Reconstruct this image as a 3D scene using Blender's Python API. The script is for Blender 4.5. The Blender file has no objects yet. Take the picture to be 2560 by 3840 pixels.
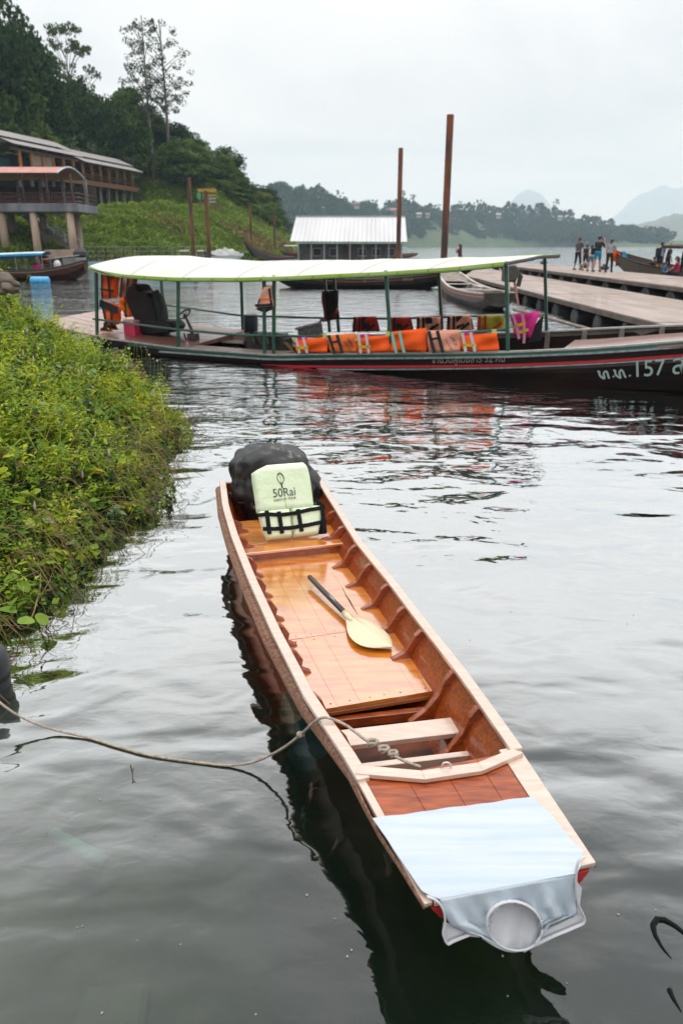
import bpy, bmesh, math, random
import numpy as np
from mathutils import Vector, Matrix, Euler
R = math.radians
random.seed(7); rng = np.random.default_rng(11)
scn = bpy.context.scene
COL = scn.collection

# ------------------------------------------------------------------ camera
CAM_H, FPX, PITCH = 2.2, 2735.0, R(20.12)
cam = bpy.data.cameras.new('camera'); camo = bpy.data.objects.new('camera', cam); COL.objects.link(camo)
cam.sensor_fit = 'VERTICAL'; cam.sensor_height = 36.0; cam.lens = FPX / 3840 * 36.0
camo.location = (0, 0, CAM_H); camo.rotation_euler = (R(90) - PITCH, 0, 0)
cam.clip_start = 0.05; cam.clip_end = 30000
cam.dof.use_dof = True; cam.dof.focus_distance = 3.6; cam.dof.aperture_fstop = 3.2
scn.camera = camo

# ------------------------------------------------------------------ sky, sun, exposure
SUN_EL, SUN_AZ = R(72), R(40)          # azimuth from +Y towards +X
w = bpy.data.worlds.new('World'); scn.world = w; w.use_nodes = True
nt = w.node_tree; nt.nodes.clear()
def wn(t, **k):
    n = nt.nodes.new(t)
    for a, b in k.items(): setattr(n, a, b)
    return n
def wl(a, b): nt.links.new(a, b)
wout = wn('ShaderNodeOutputWorld'); tc = wn('ShaderNodeTexCoord')
sky = wn('ShaderNodeTexSky', sky_type='NISHITA', sun_disc=False, sun_elevation=SUN_EL, sun_rotation=SUN_AZ)
bsky = wn('ShaderNodeBackground'); bsky.inputs['Strength'].default_value = 0.10
wl(sky.outputs[0], bsky.inputs['Color'])
sep = wn('ShaderNodeSeparateXYZ'); wl(tc.outputs['Generated'], sep.inputs[0])
def wm(op, a, b=None, c=None):
    n = wn('ShaderNodeMath', operation=op)
    for i, v in enumerate((a, b, c)):
        if v is None: continue
        if isinstance(v, (int, float)): n.inputs[i].default_value = v
        else: wl(v, n.inputs[i])
    return n.outputs[0]
zc = wm('MAXIMUM', sep.outputs['Z'], 0.0)
cie = wm('MULTIPLY_ADD', zc, 2.0, 1.0)             # overcast sky: brighter towards the zenith
inv = wm('DIVIDE', 1.0, wm('ADD', zc, 0.12))
comb = wn('ShaderNodeCombineXYZ')
wl(wm('MULTIPLY', sep.outputs['X'], inv), comb.inputs[0]); wl(wm('MULTIPLY', sep.outputs['Y'], inv), comb.inputs[1])
cn = wn('ShaderNodeTexNoise'); cn.inputs['Scale'].default_value = 0.55; cn.inputs['Detail'].default_value = 6; cn.inputs['Roughness'].default_value = 0.55; cn.inputs['Distortion'].default_value = 0.6
wl(comb.outputs[0], cn.inputs['Vector'])
cr = wn('ShaderNodeValToRGB'); wl(cn.outputs['Fac'], cr.inputs['Fac'])
cr.color_ramp.elements[0].position = 0.36; cr.color_ramp.elements[0].color = (0.66, 0.685, 0.70, 1)
cr.color_ramp.elements[1].position = 0.64; cr.color_ramp.elements[1].color = (0.95, 0.94, 0.92, 1)
bcl = wn('ShaderNodeBackground'); wl(cr.outputs[0], bcl.inputs['Color']); wl(wm("MULTIPLY", cie, 0.86), bcl.inputs['Strength'])
wmix = wn('ShaderNodeMixShader'); wmix.inputs[0].default_value = 0.95
wl(bsky.outputs[0], wmix.inputs[1]); wl(bcl.outputs[0], wmix.inputs[2]); wl(wmix.outputs[0], wout.inputs['Surface'])

sl = bpy.data.lights.new('sun', 'SUN'); sl.energy = 1.5; sl.angle = R(14); sl.color = (1.0, 0.96, 0.9)
so = bpy.data.objects.new('sun', sl); COL.objects.link(so)
so.rotation_euler = Vector((-math.sin(SUN_AZ) * math.cos(SUN_EL), -math.cos(SUN_AZ) * math.cos(SUN_EL), -math.sin(SUN_EL))).to_track_quat('-Z', 'Y').to_euler()
scn.view_settings.view_transform = 'Standard'; scn.view_settings.look = 'None'
scn.view_settings.exposure = 0.0; scn.view_settings.gamma = 1.0
scn.cycles.volume_bounces = 1; scn.cycles.max_bounces = 8; scn.cycles.transparent_max_bounces = 10
scn.cycles.caustics_reflective = False; scn.cycles.caustics_refractive = False

# ------------------------------------------------------------------ photo pixel -> place
CT, ST = math.cos(PITCH), math.sin(PITCH)
def ray(px, py):
    u, v = (px - 1280) / FPX, (1920 - py) / FPX
    return Vector((u, CT + v * ST, -ST + v * CT))
EYE = Vector((0, 0, CAM_H))
def P(px, py, z=0.0):                    # on the level z
    d = ray(px, py); return EYE + d * ((z - CAM_H) / d.z)
def PY(px, py, Y):                       # at distance Y
    d = ray(px, py); return EYE + d * (Y / d.y)
def PP(px, py, p0, n):                   # on a plane
    d = ray(px, py); return EYE + d * ((p0 - EYE).dot(n) / d.dot(n))

# ------------------------------------------------------------------ materials
MATS = {}
def mat(name, col, rough=0.6, col2=None, scale=6.0, stretch=(1, 1, 1), detail=4.0, lo=0.35, hi=0.65, bump=0.0, bscale=None,
        metallic=0.0, coat=0.0, coat_rough=0.08, coat_ior=1.5, spec=0.5, trans=0.0, rvar=0.0, sheen=0.0, ior=1.5, coord='Object', rot=0.0):
    if name in MATS: return MATS[name]
    m = bpy.data.materials.new(name); m.use_nodes = True; t = m.node_tree; b = t.nodes['Principled BSDF']
    b.inputs['Base Color'].default_value = (*col, 1); b.inputs['Roughness'].default_value = rough
    b.inputs['Metallic'].default_value = metallic; b.inputs['Specular IOR Level'].default_value = spec; b.inputs['IOR'].default_value = ior
    b.inputs['Coat Weight'].default_value = coat; b.inputs['Coat Roughness'].default_value = coat_rough; b.inputs['Coat IOR'].default_value = coat_ior
    b.inputs['Sheen Weight'].default_value = sheen
    tcn = t.nodes.new('ShaderNodeTexCoord'); mp = t.nodes.new('ShaderNodeMapping'); mp.inputs['Scale'].default_value = stretch; mp.inputs['Rotation'].default_value = (0, 0, rot)
    t.links.new(tcn.outputs[coord], mp.inputs[0])
    if col2 is not None:
        n = t.nodes.new('ShaderNodeTexNoise'); n.inputs['Scale'].default_value = scale; n.inputs['Detail'].default_value = detail
        t.links.new(mp.outputs[0], n.inputs['Vector'])
        mr = t.nodes.new('ShaderNodeMapRange'); mr.inputs[1].default_value = lo; mr.inputs[2].default_value = hi
        t.links.new(n.outputs['Fac'], mr.inputs[0])
        mx = t.nodes.new('ShaderNodeMix'); mx.data_type = 'RGBA'
        mx.inputs[6].default_value = (*col, 1); mx.inputs[7].default_value = (*col2, 1)
        t.links.new(mr.outputs[0], mx.inputs[0]); t.links.new(mx.outputs[2], b.inputs['Base Color'])
        if rvar:
            m2 = t.nodes.new('ShaderNodeMapRange'); m2.inputs[3].default_value = max(0.02, rough - rvar); m2.inputs[4].default_value = min(1, rough + rvar)
            t.links.new(mr.outputs[0], m2.inputs[0]); t.links.new(m2.outputs[0], b.inputs['Roughness'])
    if bump:
        n2 = t.nodes.new('ShaderNodeTexNoise'); n2.inputs['Scale'].default_value = bscale or scale * 2; n2.inputs['Detail'].default_value = 4
        t.links.new(mp.outputs[0], n2.inputs['Vector'])
        bp = t.nodes.new('ShaderNodeBump'); bp.inputs['Distance'].default_value = bump; bp.inputs['Strength'].default_value = 1.0
        t.links.new(n2.outputs['Fac'], bp.inputs['Height']); t.links.new(bp.outputs[0], b.inputs['Normal'])
    if trans:
        # thin leaf-like translucency
        tr = t.nodes.new('ShaderNodeBsdfTranslucent'); ms = t.nodes.new('ShaderNodeMixShader'); ms.inputs[0].default_value = trans
        out = t.nodes['Material Output']
        src = b.inputs['Base Color'].links[0].from_socket if b.inputs['Base Color'].links else None
        if src: t.links.new(src, tr.inputs['Color'])
        else: tr.inputs['Color'].default_value = (*col, 1)
        t.links.new(b.outputs[0], ms.inputs[1]); t.links.new(tr.outputs[0], ms.inputs[2]); t.links.new(ms.outputs[0], out.inputs['Surface'])
    MATS[name] = m
    return m

# ------------------------------------------------------------------ mesh helpers
MAT_OF = {}                                # world matrix of every thing, kept by hand
def thing(name, label, cat, loc=(0, 0, 0), rz=0.0, group=None):
    o = bpy.data.objects.new(name, None); COL.objects.link(o); o.empty_display_size = 0.1
    o.location = loc; o.rotation_euler = (0, 0, rz)
    o['label'] = label; o['category'] = cat
    if group: o['group'] = group
    MAT_OF[o.name] = Matrix.Translation(Vector(loc)) @ Matrix.Rotation(rz, 4, 'Z')
    return o
def tag(o, label=None, cat=None, group=None, kind=None):
    if label: o['label'] = label
    if cat: o['category'] = cat
    if group: o['group'] = group
    if kind: o['kind'] = kind
    return o
def me_of(name, v, f, m=None, smooth=False):
    me = bpy.data.meshes.new(name); me.from_pydata(v, [], f); me.update()
    if m: me.materials.append(m)
    if smooth: me.shade_smooth()
    return me
def place(name, me, parent=None, world=True):
    o = bpy.data.objects.new(name, me); COL.objects.link(o)
    if parent is not None:
        o.parent = parent
        if world: o.matrix_parent_inverse = MAT_OF[parent.name].inverted()
        MAT_OF[o.name] = Matrix() if world else MAT_OF[parent.name].copy()
    else: MAT_OF[o.name] = Matrix()
    return o
def frame(p, x, up=Vector((0, 0, 1))):     # matrix with local X along x
    x = Vector(x).normalized(); z = (Vector(up) - x * Vector(up).dot(x)).normalized(); y = z.cross(x)
    m = Matrix((x, y, z)).transposed().to_4x4(); m.translation = Vector(p); return m
class MB:
    def __init__(s): s.v = []; s.f = []
    def add(s, vs, fs, M=None):
        b = len(s.v)
        s.v += [tuple(M @ Vector(q)) if M is not None else tuple(q) for q in vs]
        s.f += [tuple(i + b for i in q) for q in fs]; return s
    def box(s, c, size, M=None):
        x, y, z = c; a, b_, d = (k / 2 for k in size)
        vs = [(x + i * a, y + j * b_, z + k * d) for k in (-1, 1) for j in (-1, 1) for i in (-1, 1)]
        return s.add(vs, [(0, 2, 3, 1), (4, 5, 7, 6), (0, 1, 5, 4), (1, 3, 7, 5), (3, 2, 6, 7), (2, 0, 4, 6)], M)
    def beam(s, a, b, wd, ht, up=(0, 0, 1), taper=1.0):
        a, b = Vector(a), Vector(b); M = frame(a, b - a, up); L = (b - a).length; y, z = wd / 2, ht / 2
        vs = [(0, -y, -z), (0, y, -z), (0, y, z), (0, -y, z)] + [(L, q[0] * taper, q[1] * taper) for q in ((-y, -z), (y, -z), (y, z), (-y, z))]
        return s.add(vs, [(0, 3, 2, 1), (4, 5, 6, 7), (0, 1, 5, 4), (1, 2, 6, 5), (2, 3, 7, 6), (3, 0, 4, 7)], M)
    def tube(s, pts, r, n=8, cap=True, flat=1.0):
        pts = [Vector(p) for p in pts]; N = len(pts)
        rs = r if isinstance(r, (list, tuple)) else [r] * N
        b = len(s.v); ref = None
        for i, p in enumerate(pts):
            t = (pts[min(i + 1, N - 1)] - pts[max(i - 1, 0)])
            t = t.normalized() if t.length > 1e-9 else Vector((0, 0, 1))
            if ref is None: ref = Vector((0, 0, 1)) if abs(t.z) < 0.9 else Vector((1, 0, 0))
            x = (ref - t * ref.dot(t)).normalized(); y = t.cross(x); ref = x
            for k in range(n):
                a = 2 * math.pi * k / n
                s.v.append(tuple(p + (x * math.cos(a) * flat + y * math.sin(a)) * rs[i]))
        for i in range(N - 1):
            for k in range(n):
                k2 = (k + 1) % n
                s.f.append((b + i * n + k, b + i * n + k2, b + (i + 1) * n + k2, b + (i + 1) * n + k))
        if cap:
            s.f.append(tuple(b + k for k in reversed(range(n)))); s.f.append(tuple(b + (N - 1) * n + k for k in range(n)))
        return s
    def loft(s, secs, closed=False, cap=False, flip=False):
        b = len(s.v); n = len(secs[0])
        for q in secs: s.v += [tuple(p) for p in q]
        for i in range(len(secs) - 1):
            for k in range(n if closed else n - 1):
                k2 = (k + 1) % n
                f = (b + i * n + k, b + i * n + k2, b + (i + 1) * n + k2, b + (i + 1) * n + k)
                s.f.append(f[::-1] if flip else f)
        if cap:
            s.f.append(tuple(b + k for k in reversed(range(n)))); s.f.append(tuple(b + (len(secs) - 1) * n + k for k in range(n)))
        return s
    def prism(s, poly, dvec):                # polygon (3-D points) pushed along dvec
        d = Vector(dvec); n = len(poly); b = len(s.v)
        s.v += [tuple(Vector(p)) for p in poly] + [tuple(Vector(p) + d) for p in poly]
        s.f.append(tuple(b + k for k in reversed(range(n)))); s.f.append(tuple(b + n + k for k in range(n)))
        for k in range(n):
            k2 = (k + 1) % n; s.f.append((b + k, b + k2, b + n + k2, b + n + k))
        return s
    def lathe(s, prof, n=16, M=None):        # (r, z) profile round Z
        vs = [(r * math.cos(2 * math.pi * k / n), r * math.sin(2 * math.pi * k / n), z) for r, z in prof for k in range(n)]
        fs = [(i * n + k, i * n + (k + 1) % n, (i + 1) * n + (k + 1) % n, (i + 1) * n + k) for i in range(len(prof) - 1) for k in range(n)]
        fs += [tuple(reversed(range(n))), tuple((len(prof) - 1) * n + k for k in range(n))]
        return s.add(vs, fs, M)
    def sphere(s, c, r, nu=10, nv=7, M=None):
        rr = r if isinstance(r, (tuple, list)) else (r, r, r)
        prof = [(math.sin(math.pi * i / nv), -math.cos(math.pi * i / nv)) for i in range(nv + 1)]
        prof[0] = (0.02, -1); prof[-1] = (0.02, 1)
        T = Matrix.Translation(Vector(c)) @ Matrix.Diagonal((*rr, 1))
        return s.lathe(prof, nu, (M @ T) if M is not None else T)
    def done(s, name, m, parent=None, world=True, smooth=False, bevel=0.0, fix=True, subsurf=0):
        me = me_of(name, s.v, s.f, m, smooth)
        if fix or bevel:
            bm = bmesh.new(); bm.from_mesh(me)
            if bevel:
                es = [e for e in bm.edges if len(e.link_faces) == 2 and e.calc_face_angle(0) > 0.5]
                bmesh.ops.bevel(bm, geom=es, offset=bevel, segments=1, affect='EDGES', profile=0.5, clamp_overlap=True)
            bmesh.ops.recalc_face_normals(bm, faces=bm.faces[:]); bm.to_mesh(me); bm.free()
            if smooth: me.shade_smooth()
        o = place(name, me, parent, world)
        if subsurf:
            sm = o.modifiers.new('s', 'SUBSURF'); sm.levels = sm.render_levels = subsurf
        return o
def copy_tree(o, parent=None):
    c = o.copy(); COL.objects.link(c); c.parent = parent
    MAT_OF[c.name] = Matrix()
    for ch in list(o.children): copy_tree(ch, c)
    return c
def lerp(a, b, t): return a + (b - a) * t
def interp(xs, ys, x):
    if x <= xs[0]: return ys[0]
    for i in range(len(xs) - 1):
        if x <= xs[i + 1]: return lerp(ys[i], ys[i + 1], (x - xs[i]) / (xs[i + 1] - xs[i]))
    return ys[-1]
def catmull(pts, k=6):
    pts = [Vector(p) for p in pts]; out = []
    for i in range(len(pts) - 1):
        p0, p1, p2, p3 = pts[max(i - 1, 0)], pts[i], pts[i + 1], pts[min(i + 2, len(pts) - 1)]
        for j in range(k):
            t = j / k
            out.append(0.5 * ((2 * p1) + (p2 - p0) * t + (2 * p0 - 5 * p1 + 4 * p2 - p3) * t * t + (3 * p1 - p0 - 3 * p2 + p3) * t ** 3))
    out.append(pts[-1]); return out
def text_mesh(name, body, size, m, M, parent, extrude=0.0015, align='LEFT', shear=0.0, offset=0.0, xscale=1.0, world=True):
    c = bpy.data.curves.new(name, 'FONT'); c.body = body; c.size = size; c.extrude = extrude; c.align_x = align; c.shear = shear; c.offset = offset
    o = bpy.data.objects.new('tmp_text', c); COL.objects.link(o)
    me = bpy.data.meshes.new_from_object(o.evaluated_get(bpy.context.evaluated_depsgraph_get()))
    bpy.data.objects.remove(o); me.name = name
    me.transform(M @ Matrix.Diagonal((xscale, 1, 1, 1))); me.materials.clear(); me.materials.append(m)
    return place(name, me, parent, world)
# ------------------------------------------------------------------ water
def water_material():
    m = bpy.data.materials.new('water'); m.use_nodes = True; t = m.node_tree; t.nodes.clear()
    N = lambda k: t.nodes.new(k)
    L = t.links.new
    out = N('ShaderNodeOutputMaterial'); tcn = N('ShaderNodeTexCoord'); geo = N('ShaderNodeNewGeometry')
    def noise(scale, stretch, detail=3.0, rough=0.5, dist=0.0, rot=0.0):
        mp = N('ShaderNodeMapping'); mp.inputs['Scale'].default_value = (*stretch, 1); mp.inputs['Rotation'].default_value = (0, 0, rot)
        L(tcn.outputs['Object'], mp.inputs[0])
        n = N('ShaderNodeTexNoise'); n.inputs['Scale'].default_value = scale; n.inputs['Detail'].default_value = detail
        n.inputs['Roughness'].default_value = rough; n.inputs['Distortion'].default_value = dist
        L(mp.outputs[0], n.inputs['Vector']); return n.outputs['Fac']
    def math_(op, a, b=None, c=None, clamp=False):
        n = N('ShaderNodeMath'); n.operation = op; n.use_clamp = clamp
        for i, v in enumerate((a, b, c)):
            if v is None: continue
            if isinstance(v, (int, float)): n.inputs[i].default_value = v
            else: L(v, n.inputs[i])
        return n.outputs[0]
    sp = N('ShaderNodeSeparateXYZ'); L(tcn.outputs['Object'], sp.inputs[0])
    # wind reaches the open water; the cove by the bank stays calm
    open_ = N('ShaderNodeMapRange'); open_.inputs[1].default_value = 6.0; open_.inputs[2].default_value = 19.0; open_.interpolation_type = 'SMOOTHSTEP'
    L(sp.outputs['Y'], open_.inputs[0])
    patch = N('ShaderNodeMapRange'); patch.inputs[1].default_value = 0.3; patch.inputs[2].default_value = 0.7; patch.inputs[3].default_value = 0.45; patch.inputs[4].default_value = 1.25
    L(noise(0.22, (1, 1.6), 2.0), patch.inputs[0])
    wind = math_('MULTIPLY', open_.outputs[0], patch.outputs[0])
    rip = math_('MULTIPLY', noise(2.6, (1.0, 2.3), 3.0, 0.5, 0.4, R(-8)), 0.042)
    rip2 = math_('MULTIPLY', noise(7.5, (1.0, 2.0), 2.0, 0.5, 0.3, R(12)), 0.010)
    h = math_('MULTIPLY', math_('ADD', rip, rip2), math_('MULTIPLY_ADD', wind, 0.93, 0.02))
    swell = math_('MULTIPLY', noise(0.9, (1.0, 1.9), 1.5, 0.5, 0.5, R(20)), 0.058)
    sw2 = math_('MULTIPLY', noise(2.8, (1.0, 1.5), 1.0, 0.5, 0.6, R(-25)), 0.012)
    fine = math_('MULTIPLY', noise(9.0, (1.0, 1.7), 2.0, 0.5, 0.4, R(35)), 0.0016)
    h = math_('ADD', math_('ADD', h, fine), math_('ADD', swell, sw2))
    bp = N('ShaderNodeBump'); bp.inputs['Strength'].default_value = 1.0; bp.inputs['Distance'].default_value = 1.0
    L(h, bp.inputs['Height'])
    fr = N('ShaderNodeFresnel'); fr.inputs['IOR'].default_value = 1.33; L(bp.outputs[0], fr.inputs['Normal'])
    rm = N('ShaderNodeValToRGB'); L(fr.outputs[0], rm.inputs[0]); fac = rm.outputs[0]
    el = rm.color_ramp.elements
    stops = [(0.0, 0.04), (0.020, 0.05), (0.027, 0.11), (0.034, 0.22), (0.045, 0.45), (0.065, 0.64), (0.2, 0.88), (1.0, 1.0)]
    while len(el) < len(stops): el.new(0.5)
    for e, (p_, v_) in zip(el, stops): e.position = p_; e.color = (v_, v_, v_, 1)
    gl = N('ShaderNodeBsdfGlossy'); gl.inputs['Roughness'].default_value = 0.02; gl.inputs['Color'].default_value = (0.98, 0.99, 1, 1)
    L(bp.outputs[0], gl.inputs['Normal'])
    tr = N('ShaderNodeBsdfTransparent'); tr.inputs['Color'].default_value = (0.66, 0.78, 0.70, 1)
    df = N('ShaderNodeBsdfDiffuse'); df.inputs['Color'].default_value = (0.010, 0.020, 0.016, 1)
    body = N('ShaderNodeMixShader'); body.inputs[0].default_value = 0.35
    L(tr.outputs[0], body.inputs[1]); L(df.outputs[0], body.inputs[2])
    mx = N('ShaderNodeMixShader'); L(fac, mx.inputs[0]); L(body.outputs[0], mx.inputs[1]); L(gl.outputs[0], mx.inputs[2])
    L(mx.outputs[0], out.inputs['Surface'])
    ab = N('ShaderNodeVolumeAbsorption'); ab.inputs['Color'].default_value = (0.30, 0.42, 0.20, 1); ab.inputs['Density'].default_value = 1.1
    L(ab.outputs[0], out.inputs['Volume'])
    return m
def slab(name, x0, x1, y0, y1, z0, z1, m):
    o = MB().box(((x0 + x1) / 2, (y0 + y1) / 2, (z0 + z1) / 2), (x1 - x0, y1 - y0, z1 - z0)).done(name, m)
    tag(o, kind='structure'); return o
XW = 9000
slab('lake_water', -XW, XW, -60, 11500, -3.2, 0.0, water_material())

# ------------------------------------------------------------------ near bank and lake bed
m_mud = mat('bank_mud', (0.075, 0.052, 0.028), 0.8, (0.035, 0.024, 0.013), 3.0, bump=0.03, bscale=8)
m_bed = mat('lake_bed', (0.22, 0.19, 0.10), 0.9, (0.09, 0.085, 0.045), 2.2, detail=7, bump=0.03, bscale=5)
def edge_x(y):                            # plan line where the near bank meets the water
    return -1.97 + 0.13 * math.sin(y * 1.3) + 0.07 * math.sin(y * 3.1 + 1) - interp([-5, 2.5, 3.3, 4.2], [-0.3, -0.25, 0.0, 0.0], y) * -1
def bank_z(x, y):
    d = edge_x(y) - x                     # metres inland
    end = max(0.0, y - 9.2 - 0.28 * max(0, d))   # the bank ends in a rounded point
    if d > 0: z = 0.62 * d - 0.035 * d * d if d < 5 else 2.2
    else: z = 0.26 * d - 0.05 * d * d
    z -= 0.85 * end
    z += 0.05 * math.sin(x * 2.7 + y) * math.sin(y * 2.1)
    return max(-3.0, z)
vs, fs = [], []
xs = [-14 + 0.25 * i for i in range(0, 105)]; ys = [-6 + 0.25 * j for j in range(0, 92)]
for y in ys:
    for x in xs: vs.append((x, y, bank_z(x, y)))
nx = len(xs)
for j in range(len(ys) - 1):
    for i in range(nx - 1): fs.append((j * nx + i, j * nx + i + 1, (j + 1) * nx + i + 1, (j + 1) * nx + i))
me = me_of('shore_ground', vs, fs, m_bed, True); me.materials.append(m_mud)
for p in me.polygons:
    if p.center.z > -0.02: p.material_index = 1
tag(place('shore_ground', me), kind='structure')
slab('lake_bed', -XW, XW, -60, 11500, -3.6, -3.05, m_bed)

# ------------------------------------------------------------------ wooded hill on the left
SHORE = [P(-1500, 1018), P(-700, 1012), P(0, 1005), P(340, 996), P(700, 986), P(950, 979), P(1060, 970), P(1100, 962)]
sx = [p.x for p in SHORE]; sy = [p.y for p in SHORE]
def hill_z(x, y):
    # inland distance behind the shoreline, measured roughly square to it
    ysh = interp(sx, sy, x)
    d = (y - ysh) * 0.62
    if d < 0: return max(-3.0, d * 0.45)
    fall = interp([-60, -40, -26, -18, -12, -8], [1.35, 1.2, 0.95, 0.72, 0.42, 0.18], x)
    z = interp([0, 1.5, 10, 20, 28, 40, 60, 200], [0.25, 1.2, 5.0, 7.6, 9.6, 15, 22, 30], d) * fall
    if y > 165: z -= (y - 165) * 0.30
    # shelf cut for the restaurant
    s_ = (x + 43.8) * 0.2275 + (y - 108) * 0.974; o_ = -((x + 43.8) * 0.974 - (y - 108) * 0.2275)
    if -14 < s_ < 60:
        cap = 7.3 + (0.42 * o_ if o_ < 0 else max(0.0, o_ - 7.5) * 0.9) + 0.8 * max(0.0, s_ - 35) + 0.5 * max(0.0, -s_ - 3) + 1.4 * max(0.0, -o_ - 8)
        z = min(z, max(cap, 0.6))
    z += 0.35 * math.sin(x * 0.55 + 1) * math.sin(y * 0.4) + 0.2 * math.sin(x * 1.7) * math.sin(y * 1.3)
    return z
m_grassy = mat('hill_soil', (0.085, 0.11, 0.025), 0.9, (0.075, 0.070, 0.028), 0.35, detail=6, bump=0.25, bscale=1.5)
vs, fs = [], []
xs = [-130 + 1.5 * i for i in range(0, 84)]; ys = [60 + 2.0 * j for j in range(0, 100)]; nx = len(xs)
for y in ys:
    for x in xs:
        z = hill_z(x, y)
        e = max(0.0, x + 9.0); z -= e * 1.2            # the spur dips under the water at its tip
        vs.append((x, y, max(z, -3.0)))
for j in range(len(ys) - 1):
    for i in range(nx - 1): fs.append((j * nx + i, j * nx + i + 1, (j + 1) * nx + i + 1, (j + 1) * nx + i))
tag(place('hillside', me_of('hillside', vs, fs, m_grassy, True)), kind='structure')

# ------------------------------------------------------------------ far shore and mountains
FAR_Y = 950.0
def far_top(px):                          # height of the far land (without trees) seen at photo column px
    return interp([600, 1000, 1150, 1300, 1400, 1700, 2000, 2200, 2400, 2560, 2800, 3400], [57, 57, 50, 42, 38, 38, 33, 24, 13, 8, 4, 3], px)
m_far = mat('far_slope', (0.05, 0.09, 0.035), 0.95, (0.08, 0.10, 0.045), 0.05, detail=8, bump=2.0, bscale=0.15)
vs, fs = [], []
cols = list(range(560, 3500, 30)); prof = [(-0.25, -3.0), (0, 0.0), (0.04, 0.14), (0.2, 0.38), (0.5, 0.75), (1.0, 1.0), (2.5, 1.0), (4, -0.1)]
for px in cols:
    u = (px - 1280) / FPX
    y0 = FAR_Y + 120 * math.sin(px * 0.004) + interp([600, 1400, 2300, 2560, 3400], [-140, 0, 40, 190, 350], px)
    for a, b in prof:
        y = y0 + a * 130
        h = far_top(px) * b if b > -1 else b
        jit = 1.0 + 0.16 * math.sin(px * 0.03 + a * 5) * (0 < b)
        vs.append((u * y / 1.07, y, h * jit))
n = len(prof)
for i in range(len(cols) - 1):
    for k in range(n - 1): fs.append((i * n + k, (i + 1) * n + k, (i + 1) * n + k + 1, i * n + k + 1))
tag(place('far_shore', me_of('far_shore', vs, fs, m_far, True)), kind='structure')
def far_y0(px): return FAR_Y + 120 * math.sin(px * 0.004) + interp([600, 1400, 2300, 2560, 3400], [-140, 0, 40, 190, 350], px)

m_mount = mat('mountain_forest', (0.05, 0.08, 0.035), 0.95, (0.12, 0.12, 0.10), 0.004, detail=8)
def ridge(name, line, Y, depth, zbase=-2.0, rough=0.05):
    """line: (px, py) of the skyline; a solid ridge with slopes to both sides"""
    pts = []
    for (a, b), (c, d) in zip(line[:-1], line[1:]):
        k = max(1, int((c - a) / 14))
        pts += [(lerp(a, c, i / k), lerp(b, d, i / k)) for i in range(k)]
    pts.append(line[-1]); rr = random.Random(len(line) * 7 + int(Y))
    secs = []
    for px, py in pts:
        p = PY(px, py, Y); h = max(4.0, p.z + (rr.random() - 0.5) * rough * p.z)
        row = []
        for a, b in [(-1.6, 0), (-1.0, 0.18), (-0.55, 0.5), (-0.25, 0.82), (0, 1.0), (0.4, 0.85), (1.2, 0.3), (1.8, 0)]:
            y = Y + a * depth * (0.9 + 0.2 * rr.random())
            row.append((p.x * (y / Y) if a < 0 else p.x, y, zbase + (h - zbase) * b * (1 + (rr.random() - 0.5) * 0.12 * (0 < b < 1))))
        secs.append(row)
    o = MB().loft(secs).done(name, m_mount, smooth=True); tag(o, kind='structure'); return o
ridge('mountain', [(1740, 915), (1800, 850), (1880, 800), (1925, 745), (1945, 722), (1985, 710), (2025, 722), (2050, 752), (2075, 790), (2130, 840), (2200, 880), (2300, 912)], 8600, 580)
ridge('mountain', [(2180, 905), (2280, 830), (2330, 790), (2390, 735), (2440, 715), (2480, 698), (2530, 705), (2600, 690), (2680, 720), (2800, 770), (3000, 850), (3200, 905)], 9400, 800)
ridge('hill_ridge', [(2180, 890), (2260, 858), (2330, 838), (2390, 842), (2430, 832), (2480, 815), (2540, 800), (2600, 806), (2700, 815), (2850, 840), (3100, 890)], 2700, 240, rough=0.10)

# ------------------------------------------------------------------ haze
hm = bpy.data.materials.new('haze'); hm.use_nodes = True; ht = hm.node_tree; ht.nodes.clear()
ho = ht.nodes.new('ShaderNodeOutputMaterial'); hv = ht.nodes.new('ShaderNodeVolumePrincipled')
hv.inputs['Color'].default_value = (0.62, 0.82, 0.98, 1); hv.inputs['Density'].default_value = 0.00020; hv.inputs['Absorption Color'].default_value = (0.6, 0.6, 0.6, 1); hv.inputs['Anisotropy'].default_value = 0.0
ht.links.new(hv.outputs[0], ho.inputs['Volume'])
hz = MB().box((0, 5750, 398), (18400, 11800, 805)).done('haze', hm); tag(hz, 'thin pale haze over the lake and far shore', 'haze', kind='stuff')
# ------------------------------------------------------------------ foreground skiff
wd_red = mat('varnished_wood_red', (0.34, 0.068, 0.008), 0.28, (0.17, 0.028, 0.005), 5, stretch=(2.2, 14, 14), rot=R(75), detail=6, coat=1.0, coat_rough=0.10, coat_ior=1.6, bump=0.0015, bscale=20)
wd_floor = mat('varnished_wood_floor', (0.70, 0.255, 0.022), 0.30, (0.48, 0.125, 0.010), 3.2, stretch=(1.6, 9, 9), rot=R(75), detail=7, coat=1.0, coat_rough=0.14, coat_ior=3.8, rvar=0.05)
wd_worn = mat('worn_wood', (0.15, 0.045, 0.020), 0.55, (0.30, 0.17, 0.11), 6, stretch=(2, 12, 12), rot=R(75), detail=8, bump=0.004, bscale=12)
wd_pale = mat('sun_bleached_gunwale', (0.60, 0.45, 0.36), 0.35, (0.50, 0.35, 0.27), 5, stretch=(1.5, 10, 10), rot=R(75), detail=7, coat=1.0, coat_rough=0.16, coat_ior=2.3)
wd_bilge = mat('wet_bilge_wood', (0.16, 0.035, 0.010), 0.45, (0.05, 0.014, 0.006), 6, detail=6, spec=0.3)
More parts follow.
